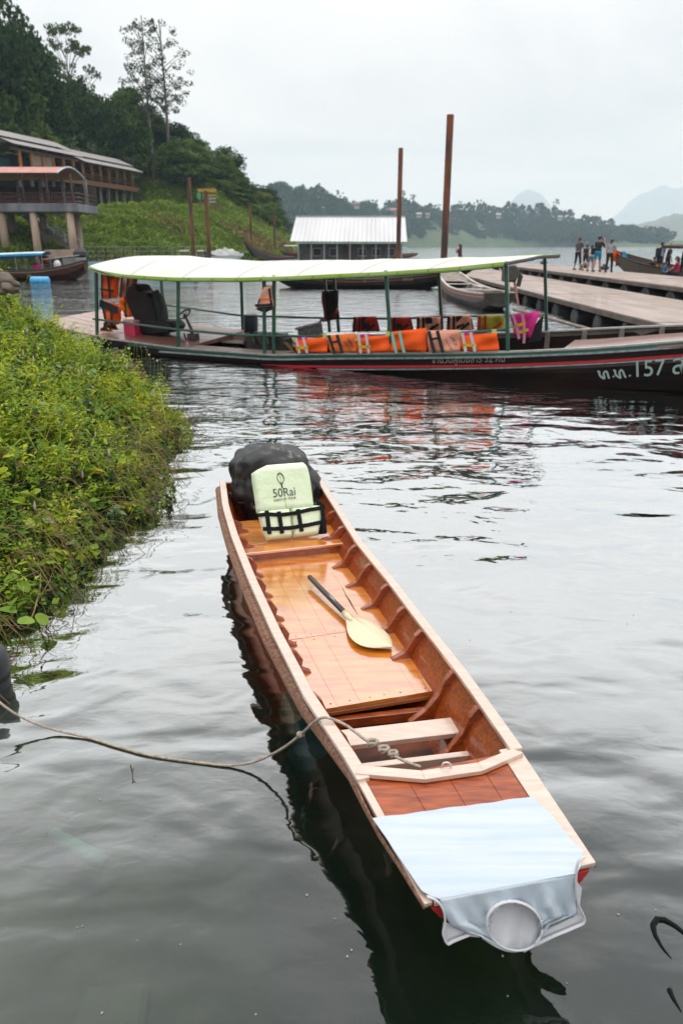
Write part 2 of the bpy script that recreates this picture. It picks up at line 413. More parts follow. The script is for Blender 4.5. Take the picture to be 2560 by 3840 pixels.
def hull_paint():
    m = bpy.data.materials.new('skiff_hull_paint'); m.use_nodes = True; t = m.node_tree; b = t.nodes['Principled BSDF']
    g = t.nodes.new('ShaderNodeTexCoord'); s_ = t.nodes.new('ShaderNodeSeparateXYZ'); t.links.new(g.outputs['Object'], s_.inputs[0])
    n = t.nodes.new('ShaderNodeTexNoise'); n.inputs['Scale'].default_value = 6
    ad = t.nodes.new('ShaderNodeMath'); ad.operation = 'MULTIPLY_ADD'; ad.inputs[1].default_value = 0.1; t.links.new(n.outputs[0], ad.inputs[0]); t.links.new(s_.outputs['Y'], ad.inputs[2])
    mr = t.nodes.new('ShaderNodeMapRange'); mr.inputs[1].default_value = 1.5; mr.inputs[2].default_value = 6.0; t.links.new(ad.outputs[0], mr.inputs[0])
    cr_ = t.nodes.new('ShaderNodeValToRGB'); cr_.color_ramp.interpolation = 'CONSTANT'; t.links.new(mr.outputs[0], cr_.inputs[0])
    e = cr_.color_ramp.elements; e[0].position = 0; e[0].color = (0.10, 0.030, 0.016, 1); e[1].position = 0.31; e[1].color = (0.035, 0.115, 0.135, 1)
    for p_, c_ in ((0.385, (0.50, 0.36, 0.20)), (0.44, (0.60, 0.10, 0.014)), (0.62, (0.36, 0.075, 0.02)), (0.80, (0.14, 0.045, 0.02))):
        k = e.new(p_); k.color = (*c_, 1)
    t.links.new(cr_.outputs[0], b.inputs['Base Color']); b.inputs['Roughness'].default_value = 0.4
    return m
GL = [(1577, 3344, .38), (1398, 3063, .37), (1331, 2899, .375), (1146, 2621, .355), (1022, 2375, .345), (930, 2170, .345), (868, 2010, .36), (836, 1900, .38), (826, 1808, .42)]
GR = [(2256, 3259, .38), (2085, 3040, .37), (1962, 2822, .375), (1750, 2527, .355), (1620, 2365, .345), (1475, 2175, .345), (1356, 2029, .36), (1262, 1885, .38), (1193, 1776, .42)]
gl = [P(*q) for q in GL]; gr = [P(*q) for q in GR]
BOW = (gl[0] + gr[0]) / 2; STERN = (gl[-1] + gr[-1]) / 2
AX = (STERN - BOW); AX.z = 0; LEN = AX.length; AX.normalize(); RT = Vector((AX.y, -AX.x, 0))
if RT.x < 0: RT = -RT
B0 = Vector((BOW.x, BOW.y, 0))
def loc3(s, r, z): return B0 + AX * s + RT * r + Vector((0, 0, z))
def to_sr(p): d = p - B0; return d.dot(AX), d.dot(RT)
Ls = sorted((to_sr(p) + (p.z,)) for p in gl); Rs = sorted((to_sr(p) + (p.z,)) for p in gr)
def gL(s): return interp([q[0] for q in Ls], [q[1] for q in Ls], s)
def gR(s): return interp([q[0] for q in Rs], [q[1] for q in Rs], s)
def gz(s): return interp([q[0] for q in Ls], [q[2] for q in Ls], s)
S_CK = (to_sr(gl[2])[0] + to_sr(gr[2])[0]) / 2            # station of the cockpit's front
skiff = thing('wooden_skiff', 'narrow varnished orange-brown wooden skiff moored in the foreground', 'boat', tuple(loc3(LEN / 2, 0, 0)))
# outer hull
secs = []
N_S = 26
for i in range(N_S + 1):
    s = LEN * i / N_S; a, b = gL(s), gR(s); zt = gz(s) - 0.02
    rise = max(0.0, 1 - s / 1.25) ** 1.6                    # the flat bow sweeps up to the deck
    zb = lerp(-0.10, zt - 0.055, rise); zm = lerp(0.12, zt - 0.03, rise); zw = lerp(0.0, zt - 0.045, rise)
    kf = min(1, max(0.0, s - 1.3) / 1.3); kf = kf * kf * (3 - 2 * kf); o1 = lerp(lerp(-0.09, -0.055, kf), -0.04, rise); o2 = lerp(lerp(-0.19, -0.12, kf), -0.10, rise); c = (a + b) / 2; hw = (b - a) / 2
    secs.append([loc3(s, a + 0.004, zt), loc3(s, a - o1 * 0.7, lerp(zm, zt, 0.55)), loc3(s, a - o1, zm), loc3(s, a - o2, zw), loc3(s, c - hw * lerp(0.25, 0.52, kf), zb), loc3(s, c, zb - 0.012),
                 loc3(s, c + hw * lerp(0.25, 0.52, kf), zb), loc3(s, b + o2, zw), loc3(s, b + o1, zm), loc3(s, b + o1 * 0.7, lerp(zm, zt, 0.55)), loc3(s, b - 0.004, zt)])
mb = MB().loft(secs)
for k in (0, -1): mb.add(secs[k], [tuple(range(11))])
hull = mb.done('hull', hull_paint(), skiff)
# red bow face
mb = MB(); q = [loc3(-0.006, gL(0) + 0.02, gz(0) - 0.03), loc3(-0.006, gR(0) - 0.02, gz(0) - 0.03), loc3(-0.006, gR(0) - 0.05, gz(0) - 0.075), loc3(-0.006, gL(0) + 0.05, gz(0) - 0.075)]
mb.prism(q, AX * 0.02).done('bow_board', mat('red_paint', (0.36, 0.014, 0.014), 0.4), skiff)
# rubbing strakes outside both sides
for nm, g, sg in (('rubbing_strake', gL, -1), ('rubbing_strake', gR, 1)):
    secs = []
    for i in range(27):
        s = LEN * i / 26; o = g(s); k = min(1, 0.25 + s / 1.6); z = gz(s) - 0.012 - 0.050 * k
        w1 = 0.036 * min(1, max(0.0, s - 0.35) / 1.5) + 0.005
        secs.append([loc3(s, o, z + 0.03 * k), loc3(s, o + sg * w1 * 0.55, z + 0.024 * k), loc3(s, o + sg * w1, z + 0.004), loc3(s, o + sg * w1, z - 0.018 * k), loc3(s, o, z - 0.024 * k)])
    MB().loft(secs, closed=True, cap=True).done(nm, wd_worn, skiff)
# inner walls
S0, S1 = S_CK + 0.02, LEN - 0.03
ZB = 0.06                                                   # bilge boards
for g, sg in ((gL, -1), (gR, 1)):
    secs = []
    for i in range(21):
        s = lerp(S0, S1, i / 20); o = g(s)
        secs.append([loc3(s, o - sg * 0.012, gz(s) - 0.008), loc3(s, o - sg * 0.078, gz(s) - 0.10), loc3(s, o - sg * 0.145, ZB + 0.05), loc3(s, o - sg * 0.20, ZB - 0.005)])
    MB().loft(secs).done('inner_side', wd_red, skiff)
# bilge bottom
mb = MB(); k = [[loc3(lerp(S0, S1, i / 12), gL(lerp(S0, S1, i / 12)) + 0.17, ZB), loc3(lerp(S0, S1, i / 12), gR(lerp(S0, S1, i / 12)) - 0.17, ZB)] for i in range(13)]
mb.loft(k).done('bilge_bottom', wd_bilge, skiff)
# gunwale rails
def rail(g, sg, s0, s1, w_in, th=0.022, n=24, lift=0.0):
    secs = []
    for i in range(n + 1):
        s = lerp(s0, s1, i / n); o = g(s); z = gz(s) + lift
        secs.append([loc3(s, o + sg * 0.006, z), loc3(s, o + sg * 0.006, z - th), loc3(s, o - sg * w_in, z - th), loc3(s, o - sg * w_in, z)])
    return MB().loft(secs, closed=True, cap=True)
for g, sg in ((gL, -1), (gR, 1)):
    rail(g, sg, S_CK - 0.01, LEN, 0.045, lift=0.008).done('gunwale', wd_pale, skiff, bevel=0.003)
# front coaming (three straight pieces)
zc_ = gz(S_CK) + 0.012
fp = [P(1331, 2899, zc_), P(1592, 2921, zc_), P(1809, 2889, zc_), P(1962, 2822, zc_)]
ip = [P(1352, 2868, zc_), P(1580, 2888, zc_), P(1790, 2858, zc_), P(1920, 2806, zc_)]
for k in range(3):
    MB().prism([fp[k], fp[k + 1], ip[k + 1], ip[k]], (0, 0, -0.02)).done('front_coaming', wd_pale, skiff, bevel=0.002)
    a, b = (fp[k] + ip[k]) / 2, (fp[k + 1] + ip[k + 1]) / 2
    MB().beam(a + Vector((0, 0, -0.05)), b + Vector((0, 0, -0.05)), 0.018, 0.062).done('coaming_board', wd_red, skiff)
# transom with engine mount
a, b = gL(LEN), gR(LEN)
MB().prism([loc3(LEN - 0.03, a + 0.02, -0.05), loc3(LEN - 0.03, b - 0.02, -0.05), loc3(LEN - 0.03, b - 0.005, gz(LEN)), loc3(LEN - 0.03, b - 0.10, gz(LEN) - 0.01), loc3(LEN - 0.03, b - 0.18, 0.30), loc3(LEN - 0.03, a + 0.18, 0.30), loc3(LEN - 0.03, a + 0.10, gz(LEN) - 0.01), loc3(LEN - 0.03, a + 0.005, gz(LEN))], AX * 0.035).done('transom', wd_red, skiff, bevel=0.003)
tl = skiff
MB().lathe([(0.022, 0), (0.022, 0.006), (0.009, 0.008), (0.009, 0.014)], 14, Matrix.Translation(loc3(LEN - 0.034, a + 0.075, gz(LEN) - 0.10)) @ (-AX).to_track_quat('Z', 'Y').to_matrix().to_4x4()).done('bolt', mat('steel', (0.55, 0.55, 0.56), 0.3, metallic=1.0), skiff)
# floor planks: two lengths of boards
ZF = 0.19
s_fr = (to_sr(P(1220, 2646, ZF))[0] + to_sr(P(1651, 2597, ZF))[0]) / 2
s_bn = (to_sr(P(925, 2073, 0.26))[0] + to_sr(P(1287, 2040, 0.26))[0]) / 2
s_sm = to_sr(P(1240, 2378, ZF))[0]
def in_l(s): return gL(s) + 0.088
def in_r(s): return gR(s) - 0.088
def plank_row(s0, s1, edges, z, th=0.022, nm='floor_plank', m=wd_floor):
    for k in range(len(edges) - 1):
        e0, e1 = edges[k], edges[k + 1]; gp = 0.0001
        q = []
        for s in (s0, s1):
            q.append((lerp(in_l(s), in_r(s), e0) + gp, lerp(in_l(s), in_r(s), e1) - gp))
        dz = (k * 37 % 5 - 2) * 0.0004
        poly = [loc3(s0, q[0][0], z + dz), loc3(s0, q[0][1], z + dz), loc3(s1, q[1][1], z + dz), loc3(s1, q[1][0], z + dz)]
        MB().prism(poly, (0, 0, -th)).done(nm, m, skiff, bevel=0.0005)
MB().loft([[loc3(s, in_l(s) + 0.004, ZF - 0.005), loc3(s, in_r(s) - 0.004, ZF - 0.005)] for s in (s_fr + 0.01, s_sm, s_bn)]).done('floor_backing', wd_floor, skiff)
plank_row(s_fr, s_sm - 0.002, [0, 0.17, 0.36, 0.62, 0.83, 1.0], ZF)
plank_row(s_sm + 0.002, s_bn + 0.02, [0, 0.22, 0.40, 0.52, 0.78, 1.0], ZF + 0.001)
MB().beam(loc3(s_fr + 0.008, in_l(s_fr), ZF - 0.035), loc3(s_fr + 0.008, in_r(s_fr), ZF - 0.035), 0.022, 0.022).done('floor_bearer', mat('edge_wood', (0.34, 0.11, 0.03), 0.4, (0.2, 0.06, 0.02), 10), skiff, bevel=0.003)
crk = [(1283, 2203), (1296, 2232), (1310, 2252), (1324, 2278), (1342, 2306)]
pk_ = [P(x, y, ZF + 0.0022) for x, y in crk]
MB().loft([[p + RT * w_, p - RT * w_] for p, w_ in zip(pk_, (0.0006, 0.0018, 0.004, 0.0025, 0.0006))]).done('floor_crack', mat('crack_dark', (0.03, 0.012, 0.006), 0.9), skiff)
rn_ = random.Random(3)
for k in range(26):
    s = (s_fr + 0.03, s_sm - 0.03, s_sm + 0.03, s_bn - 0.02)[k % 4]; o = lerp(in_l(s), in_r(s), (0.06, 0.28, 0.46, 0.70, 0.92, 0.12, 0.58)[k // 4]) + rn_.uniform(-0.01, 0.01)
    MB().lathe([(0.0035, 0.0), (0.003, 0.0012)], 8, Matrix.Translation(loc3(s, o, ZF + 0.0008))).done('nail', MATS['crack_dark'], skiff)
# stern bench: boards over a front face
ZBN = 0.262
def cross_board(s0, s1, z, th, m, nm, i0=0.062, i1=0.062):
    q = [loc3(s0, gL(s0) + i0, z), loc3(s0, gR(s0) - i0, z), loc3(s1, gR(s1) - i1, z), loc3(s1, gL(s1) + i1, z)]
    return MB().prism(q, (0, 0, -th)).done(nm, m, skiff, bevel=0.003)
cross_board(s_bn, s_bn + 0.145, ZBN, 0.02, wd_floor, 'bench_board')
cross_board(s_bn + 0.149, s_bn + 0.40, ZBN - 0.003, 0.02, wd_floor, 'bench_board')
cross_board(s_bn + 0.404, s_bn + 0.62, ZBN - 0.003, 0.02, wd_floor, 'bench_board')
MB().beam(loc3(s_bn + 0.03, in_l(s_bn), (ZF + ZBN) / 2 - 0.01), loc3(s_bn + 0.03, in_r(s_bn), (ZF + ZBN) / 2 - 0.01), 0.02, ZBN - ZF - 0.002).done('bench_front', wd_red, skiff)
# forward thwart and cross beams
def cross_px(q, z, th, m, nm):
    p = [P(x, y, z) for x, y in q]; sv = [to_sr(k) for k in p]
    return MB().prism(p, (0, 0, -th)).done(nm, m, skiff, bevel=0.003)
cross_px([(1262, 2738), (1716, 2686), (1752, 2743), (1295, 2796)], 0.20, 0.028, wd_pale, 'thwart')
cross_px([(1215, 2690), (1668, 2640), (1680, 2655), (1226, 2706)], 0.13, 0.05, wd_red, 'cross_beam')
cross_px([(1328, 2864), (1800, 2808), (1814, 2824), (1340, 2882)], 0.19, 0.07, wd_pale, 'cross_beam')
# fore deck behind the cloth
def deck_quad(s0, s1, e0, e1, m, nm, z):
    q = [loc3(s0, lerp(gL(s0), gR(s0), e0), z(s0)), loc3(s0, lerp(gL(s0), gR(s0), e1), z(s0)), loc3(s1, lerp(gL(s1), gR(s1), e1), z(s1)), loc3(s1, lerp(gL(s1), gR(s1), e0), z(s1))]
    return MB().prism(q, (0, 0, -0.018)).done(nm, m, skiff, bevel=0.002)
zd = lambda s: gz(s) - 0.012
wd_deck = mat('deck_wood', (0.36, 0.070, 0.008), 0.3, (0.17, 0.024, 0.004), 4, stretch=(2, 11, 11), rot=R(75), detail=7, coat=0.6, coat_rough=0.08, coat_ior=1.4)
for e0, e1 in ((0.045, 0.27), (0.2706, 0.50), (0.5006, 0.72), (0.7206, 0.875)):
    deck_quad(0.012, S_CK + 0.0, e0, e1, wd_deck, 'deck_plank', zd)
for e0, e1 in ((-0.004, 0.042), (0.878, 1.004)):
    deck_quad(0.0, S_CK + 0.02, e0, e1, wd_pale, 'deck_edge_board', lambda s: gz(s) - 0.008)
deck_quad(-0.004, 0.011, 0.05, 0.87, wd_pale, 'deck_edge_board', lambda s: gz(s) - 0.008)
# ribs (knees)
RIBY = [(1278, 1912), (1313, 1964), (1354, 2031), (1401, 2097), (1452, 2175), (1510, 2259), (1575, 2348), (1686, 2505), (1790, 2643)]
rib_s = [to_sr(P(x, y, 0.36))[0] for x, y in RIBY]
def knee(s, g, sg, zf, big=1.0):
    o = g(s); zt = gz(s) - 0.012; th = 0.030
    prof = [(0.012, zt), (0.056, zt), (0.086, lerp(zf, zt, 0.84)), (0.112, lerp(zf, zt, 0.55)), (0.140 * big, lerp(zf, zt, 0.24)), (0.205 * big, zf + 0.006), (0.208 * big, zf - 0.02), (0.205, ZB + 0.005), (0.06, lerp(zf, zt, 0.3))]
    MB().prism([loc3(s - th / 2, o - sg * a, z) for a, z in prof], AX * th).done('rib', wd_red, skiff, bevel=0.003)
for i, s in enumerate(rib_s):
    zf = ZF if s_fr < s < s_bn else (ZBN if s > s_bn else 0.10)
    b = 1.0 if s > s_fr else 1.25
    knee(s, gR, 1, zf, b); knee(s, gL, -1, zf, 0.74)
# ring on the coaming
mb = MB(); c0 = P(1672, 2874, zc_ + 0.004)
mb.tube([c0 + Vector((0.018 * math.cos(t), 0, 0.018 * math.sin(t))) for t in [math.pi * k / 8 for k in range(9)]], 0.004, 6).done('rope_eye', MATS['steel'], skiff)

# ------------------------------------------------------------------ covered outboard engine
cov_m = mat('black_vinyl_cover', (0.010, 0.0105, 0.0115), 0.38, (0.018, 0.0185, 0.02), 3, bump=0.006, bscale=9, spec=0.6)
ce = thing('engine_cover', 'black vinyl cover draped over the outboard engine at the skiff stern', 'cover', tuple(loc3(LEN - 0.13, 0, 0.2)))
YC = loc3(LEN - 0.13, 0, 0).y
rows = [(1935, 930, 1140), (1900, 905, 1196), (1860, 884, 1216), (1820, 872, 1206), (1790, 868, 1180), (1760, 867, 1163), (1730, 870, 1150), (1705, 882, 1138), (1690, 905, 1118), (1676, 960, 1085), (1668, 1000, 1040)]
secs = []
NA = 40
for j, (py, xl, xr) in enumerate(rows):
    a, b = PY(xl, py, YC), PY(xr, py, YC); c = (a + b) / 2; hw = (b - a).length / 2
    t = j / (len(rows) - 1); dp = 0.20 * (1 - max(0, t - 0.55) ** 2 * 3.2) * (0.85 + 0.15 * math.sin(t * 3))
    ring = []
    for k in range(NA):
        an = 2 * math.pi * k / NA
        ca, sa = math.cos(an), math.sin(an)
        e = 0.5
        x = math.copysign(abs(ca) ** e, ca) * hw; y = math.copysign(abs(sa) ** e, sa) * dp
        fold = 0.018 * math.sin(an * 5 + t * 5) * (1 - t) + 0.012 * math.sin(an * 11 - t * 7) * (1 - abs(t - 0.4))
        ring.append((c.x + x * (1 + fold / hw), c.y + y * (1 + fold / dp) + 0.03 * t, c.z + 0.012 * math.sin(an * 3 + 1) * t + (0.012 * math.sin(an * 7) if j == 0 else 0)))
    secs.append(ring)
# crown of the cover: sagging dents
top = secs[-1]; cxy = Vector((sum(p[0] for p in top) / NA, sum(p[1] for p in top) / NA, sum(p[2] for p in top) / NA))
for q, dz in ((0.6, 0.004), (0.25, -0.012), (0.02, -0.016)):
    secs.append([(cxy.x + (p[0] - cxy.x) * q, cxy.y + (p[1] - cxy.y) * q, p[2] * q + cxy.z * (1 - q) + dz) for p in top])
ob = MB().loft(secs, closed=True).done('cover_skin', cov_m, ce, smooth=True, subsurf=1)
tx = bpy.data.textures.new('folds', 'CLOUDS'); tx.noise_scale = 0.14; tx.noise_depth = 1
dm = ob.modifiers.new('d', 'DISPLACE'); dm.texture = tx; dm.strength = 0.060; dm.texture_coords = 'GLOBAL'
tx2 = bpy.data.textures.new('creases', 'MUSGRAVE'); tx2.noise_scale = 0.075; tx2.musgrave_type = 'RIDGED_MULTIFRACTAL'
dm2 = ob.modifiers.new('d2', 'DISPLACE'); dm2.texture = tx2; dm2.strength = 0.004; dm2.texture_coords = 'GLOBAL'
ob.modifiers['s'].levels = ob.modifiers['s'].render_levels = 2
MB().tube([Vector(p) for p in secs[2]] + [Vector(secs[2][0])], 0.006, 6).done('tie_cord', mat('grey_cord', (0.10, 0.10, 0.10), 0.8), ob, smooth=True)
# tie cord hem at the lower edge
MB().tube([Vector(p) + Vector((0, -0.004, -0.002)) for p in secs[0][:]] + [Vector(secs[0][0])], 0.008, 6).done('hem', cov_m, ob, smooth=True)
# tiller handle poking out left of the vest
th_ = thing('tiller_handle', 'grey and black tiller handle beside the pale green life vest', 'handle', tuple(PY(975, 1905, YC - 0.30)))
a, b = PY(945, 1903, YC - 0.26), PY(992, 1914, YC - 0.46)
MB().tube([a, lerp(a, b, 0.45)], [0.022, 0.024], 10).done('grip', cov_m, th_, smooth=True)
MB().tube([lerp(a, b, 0.45), lerp(a, b, 0.9), b], [0.021, 0.021, 0.014], 10).done('end_cap', mat('pale_grey_plastic', (0.5, 0.5, 0.5), 0.3, coat=0.5), th_, smooth=True)
MB().tube([a + Vector((-0.02, 0.22, 0.0)), a], 0.014, 8).done('arm', MATS['steel'], th_)

# ------------------------------------------------------------------ light green life vest
def pillow(rows, M, th, r=0.03, nu=14, back=0.3):
    """rows: (y, xl, xr) in the panel's plane, lofted to a soft pad; M puts x right, y up, z out"""
    ymin, ymax = rows[0][0], rows[-1][0]; ysub = []
    for (a, b) in zip(rows[:-1], rows[1:]):
        k = max(1, int(abs(b[0] - a[0]) / 0.016))
        ysub += [[lerp(a[i], b[i], j / k) for i in range(3)] for j in range(k)]
    ysub.append(list(rows[-1]))
    F, B = [], []
    for y, xl, xr in ysub:
        f, bk = [], []
        for i in range(nu + 1):
            u = 0.5 - 0.5 * math.cos(math.pi * i / nu); u = lerp(u, i / nu, 0.35)
            x = lerp(xl, xr, u); d = min(x - xl, xr - x, y - ymin, ymax - y)
            h = math.sqrt(max(0.0, 1 - max(0.0, 1 - d / r) ** 2))
            f.append(M @ Vector((x, y, th * h))); bk.append(M @ Vector((x, y, -th * back * h)))
        F.append(f); B.append(bk)
    mb = MB().loft(F); mb.loft(B, flip=True); return mb
vest_m = mat('pale_green_fabric', (0.70, 0.80, 0.60), 0.75, (0.64, 0.77, 0.53), 5, bump=0.016, bscale=7)
strap_m = mat('black_webbing', (0.006, 0.006, 0.007), 0.8, spec=0.2, bump=0.001, bscale=200)
print_m = mat('dark_print', (0.04, 0.05, 0.05), 0.7)
vb = P(1105, 2018, ZBN + 0.005)
vup = (Vector((0, 0, 1)) * 0.90 + AX * 0.43).normalized()
vx = (RT - vup * RT.dot(vup)).normalized(); vx = (Matrix.Rotation(R(-3), 3, vup.cross(vx)) @ vx) if False else vx
vn = vx.cross(vup).normalized()
if vn.y > 0: vn = -vn
VM = Matrix((vx, vup, vn)).transposed().to_4x4(); VM.translation = vb
VI = VM.inverted()
def v2(px, py):
    q = VI @ PP(px, py, vb + vn * 0.045, vn); return q.x, q.y
vest = thing('life_vest', 'pale green life vest with black straps reading 50Rai, propped against the engine cover', 'life vest', tuple(vb))
# body: upper panel and lower band
def prow(pl, pr): a, b = v2(*pl), v2(*pr); return ((a[1] + b[1]) / 2, a[0], b[0])
up_rows = [prow((965, 1925), (1182, 1900)), prow((955, 1850), (1174, 1838)), prow((946, 1796), (1166, 1785)), prow((945, 1772), (1160, 1757)), prow((968, 1756), (1154, 1745)), prow((1003, 1738), (1140, 1732))]
upan = pillow(up_rows, VM, 0.05, 0.028).done('upper_panel', vest_m, vest, smooth=True)
lo_rows = [prow((1002, 2028), (1196, 2004)), prow((984, 1980), (1206, 1960)), prow((970, 1934), (1212, 1905)), prow((968, 1915), (1198, 1888))]
lb = VM @ Matrix.Translation((0, 0, 0.004))
xm = (lo_rows[0][1] + lo_rows[0][2]) / 2
mid = lambda r: v2(*(lerp(1080, 1094, (r) / 3), 1900))[0]
lrow = [(y, a, lerp(a, b, 0.505) - 0.001) for y, a, b in lo_rows]; rrow = [(y, lerp(a, b, 0.505) + 0.001, b) for y, a, b in lo_rows]
pillow(lrow, lb, 0.055, 0.022, nu=10).done('front_panel', vest_m, vest, smooth=True)
pillow(rrow, lb, 0.055, 0.022, nu=10).done('front_panel', vest_m, vest, smooth=True)
# side flap (dark edge)
q = [(1178, 1862), (1212, 1884), (1226, 1990), (1229, 2000), (1196, 2003), (1200, 1900)]
MB().prism([VM @ Vector((*v2(*k), 0.004)) for k in q], vn * 0.03).done('side_flap', strap_m, vest, bevel=0.006)
def strip(pts, wpx, z=0.058, th=0.004, nm='strap', m=strap_m, par=vest):
    P2 = [Vector((*v2(*p), 0)) for p in pts]; F = []
    wd = wpx * 5.0 / FPX
    for i, p in enumerate(P2):
        t = (P2[min(i + 1, len(P2) - 1)] - P2[max(0, i - 1)]).normalized(); n_ = Vector((-t.y, t.x, 0)) * wd / 2
        F.append([VM @ (p - n_ + Vector((0, 0, z))), VM @ (p + n_ + Vector((0, 0, z))), VM @ (p + n_ + Vector((0, 0, z + th))), VM @ (p - n_ + Vector((0, 0, z + th)))])
    return MB().loft(F, closed=True, cap=True).done(nm, m, par)
zz = 0.061
strip([(964, 1934), (1000, 1929), (1050, 1932), (1100, 1926), (1160, 1912), (1216, 1904)], 15, zz)
strip([(984, 1984), (1030, 1984), (1090, 1980), (1150, 1970), (1222, 1955)], 15, zz)
for a, b in (((998, 1916), (1009, 2004)), ((1043, 1919), (1056, 2002)), ((1114, 1910), (1129, 1994)), ((1203, 1890), (1216, 1996))):
    strip([a, b], 16, zz + 0.005)
# centre seam
strip([(1046, 1770), (1066, 1860), (1078, 1925)], 2.2, 0.0495, 0.003, 'seam', mat('seam_green', (0.40, 0.55, 0.22), 0.8), upan)
# print: emblem and lettering
def ptxt(body, px, py, px2, py2, size, nm):
    a, b = VM @ Vector((*v2(px, py), 0.0525)), VM @ Vector((*v2(px2, py2), 0.0525))
    x = (b - a).normalized(); y = vn.cross(x); M = Matrix((x, y, vn)).transposed().to_4x4(); M.translation = a
    o = text_mesh(nm, body, 1.0, print_m, Matrix(), upan, 0.0004)
    w_ = max(v.co.x for v in o.data.vertices) - min(v.co.x for v in o.data.vertices); k = (b - a).length / w_
    o.data.transform(M @ Matrix.Diagonal((k, k * size, 1, 1)))
ptxt('50Rai', 1023, 1866, 1106, 1857, 1.15, 'lettering')
ptxt('SURAT BY TOUR', 1027, 1881, 1109, 1870, 1.0, 'lettering')
em = []
for k in range(21):
    an = 2 * math.pi * k / 20
    em.append((1051 + 12.5 * math.cos(an) + 3 * math.sin(an), 1793 + 19 * math.sin(an)))
strip(em, 2.2, 0.052, 0.0012, 'emblem', print_m, upan)
strip([(1040, 1783), (1049, 1774), (1060, 1785), (1064, 1795)], 3.0, 0.0525, 0.0012, 'emblem', print_m, upan)
strip([(1047, 1808), (1053, 1818), (1060, 1811)], 2.6, 0.0525, 0.0012, 'emblem', print_m, upan)
strip([(1055, 1814), (1058, 1832)], 5.0, 0.0525, 0.0012, 'emblem', print_m, upan)

# ------------------------------------------------------------------ paddle
pd = thing('paddle', 'paddle with a black shaft and cream blade lying on the skiff floor', 'paddle', tuple(P(1300, 2300, ZF)))
zs = ZF + 0.012
g0, g1 = P(1158, 2162, ZF + 0.055), P(1297, 2303, ZF + 0.035)
MB().tube([g0, lerp(g0, g1, 0.03), g1], [0.011, 0.0165, 0.0165], 12).done('shaft', mat('black_shaft', (0.010, 0.012, 0.012), 0.25, coat=0.6), pd, smooth=True)
bl_m = mat('cream_blade', (0.60, 0.51, 0.33), 0.35, (0.64, 0.57, 0.40), 4, coat=0.5)
ct = [(1299, 2306), (1312, 2320), (1345, 2348), (1395, 2385), (1432, 2412), (1458, 2428), (1468, 2432)]
lf = [(1292, 2312), (1298, 2335), (1300, 2370), (1318, 2400), (1350, 2422), (1400, 2432), (1466, 2430)]
rt = [(1308, 2300), (1330, 2312), (1358, 2312), (1400, 2332), (1440, 2362), (1466, 2390), (1470, 2412)]
F, B = [], []
for i in range(7):
    row, rb = [], []
    for u, dz in ((0, 0), (0.12, 0.006), (0.35, 0.009), (0.5, 0.018 * (1 - i / 7) + 0.008), (0.65, 0.009), (0.88, 0.006), (1, 0)):
        z = ZF + 0.026 + 0.012 * math.sin(i / 6 * 3.1) * 0.4
        if u <= 0.5: p = lerp(P(*lf[i], z), P(*ct[i], z), u * 2)
        else: p = lerp(P(*ct[i], z), P(*rt[i], z), u * 2 - 1)
        row.append(p + Vector((0, 0, dz))); rb.append(p + Vector((0, 0, -0.35 * dz - 0.002)))
    F.append(row); B.append(rb)
mb = MB().loft(F); mb.loft(B, flip=True); mb.done('blade', bl_m, pd, smooth=True, subsurf=1)
MB().tube([lerp(g0, g1, 0.97), P(1303, 2312, ZF + 0.034), P(1320, 2330, ZF + 0.036)], [0.021, 0.021, 0.012], 12).done('blade_socket', bl_m, pd, smooth=True)

# ------------------------------------------------------------------ shirt draped over the bow
sh_m = mat('pale_blue_cotton', (0.42, 0.49, 0.56), 1.0, (0.50, 0.545, 0.59), 5, stretch=(0.4, 7, 0.4), rot=R(-8), spec=0.05, bump=0.0025, bscale=10)
tr_m = mat('white_trim', (0.55, 0.555, 0.58), 0.95, spec=0.1, bump=0.002, bscale=80)
shirt = thing('sleeveless_shirt', 'pale blue sleeveless shirt with white trim draped over the skiff bow', 'shirt', tuple(P(1900, 3300, 0.37)))
zk = 0.386
bl = [P(1396, 3070, zk), P(1470, 3178, zk), P(1560, 3312, zk), P(1588, 3352, zk)]
br = [P(1990, 2990, zk), P(2060, 3050, zk), P(2140, 3150, zk), P(2196, 3204, zk)]
fold_l, fold_r = P(1648, 3372, zk), P(2162, 3276, zk)
F = []
NU = 26
def drape(a, b, z_add=0.0, amp=0.0, ph=0.0):
    return [lerp(a, b, i / NU) + Vector((0, 0, z_add + amp * math.sin(i * 0.9 + ph) * math.sin(i * 0.37 + 2 * ph))) for i in range(NU + 1)]
keys = list(zip(bl, br))
for j in range(len(keys) - 1):
    for k in range(5):
        t = k / 5; F.append(drape(lerp(keys[j][0], keys[j + 1][0], t), lerp(keys[j][1], keys[j + 1][1], t), 0.0025, 0.0026, j * 2 + t))
F.append(drape(lerp(keys[-1][0], fold_l, 0.4), lerp(keys[-1][1], fold_r, 0.6), 0.002, 0.001, 3)); F.append(drape(fold_l, fold_r, 0.001))
dk = MB().loft(F); b2 = [[p - Vector((0, 0, 0.003)) for p in row] for row in F]; dk.loft(b2, flip=True)
dk.done('shirt_back', sh_m, shirt, smooth=True)
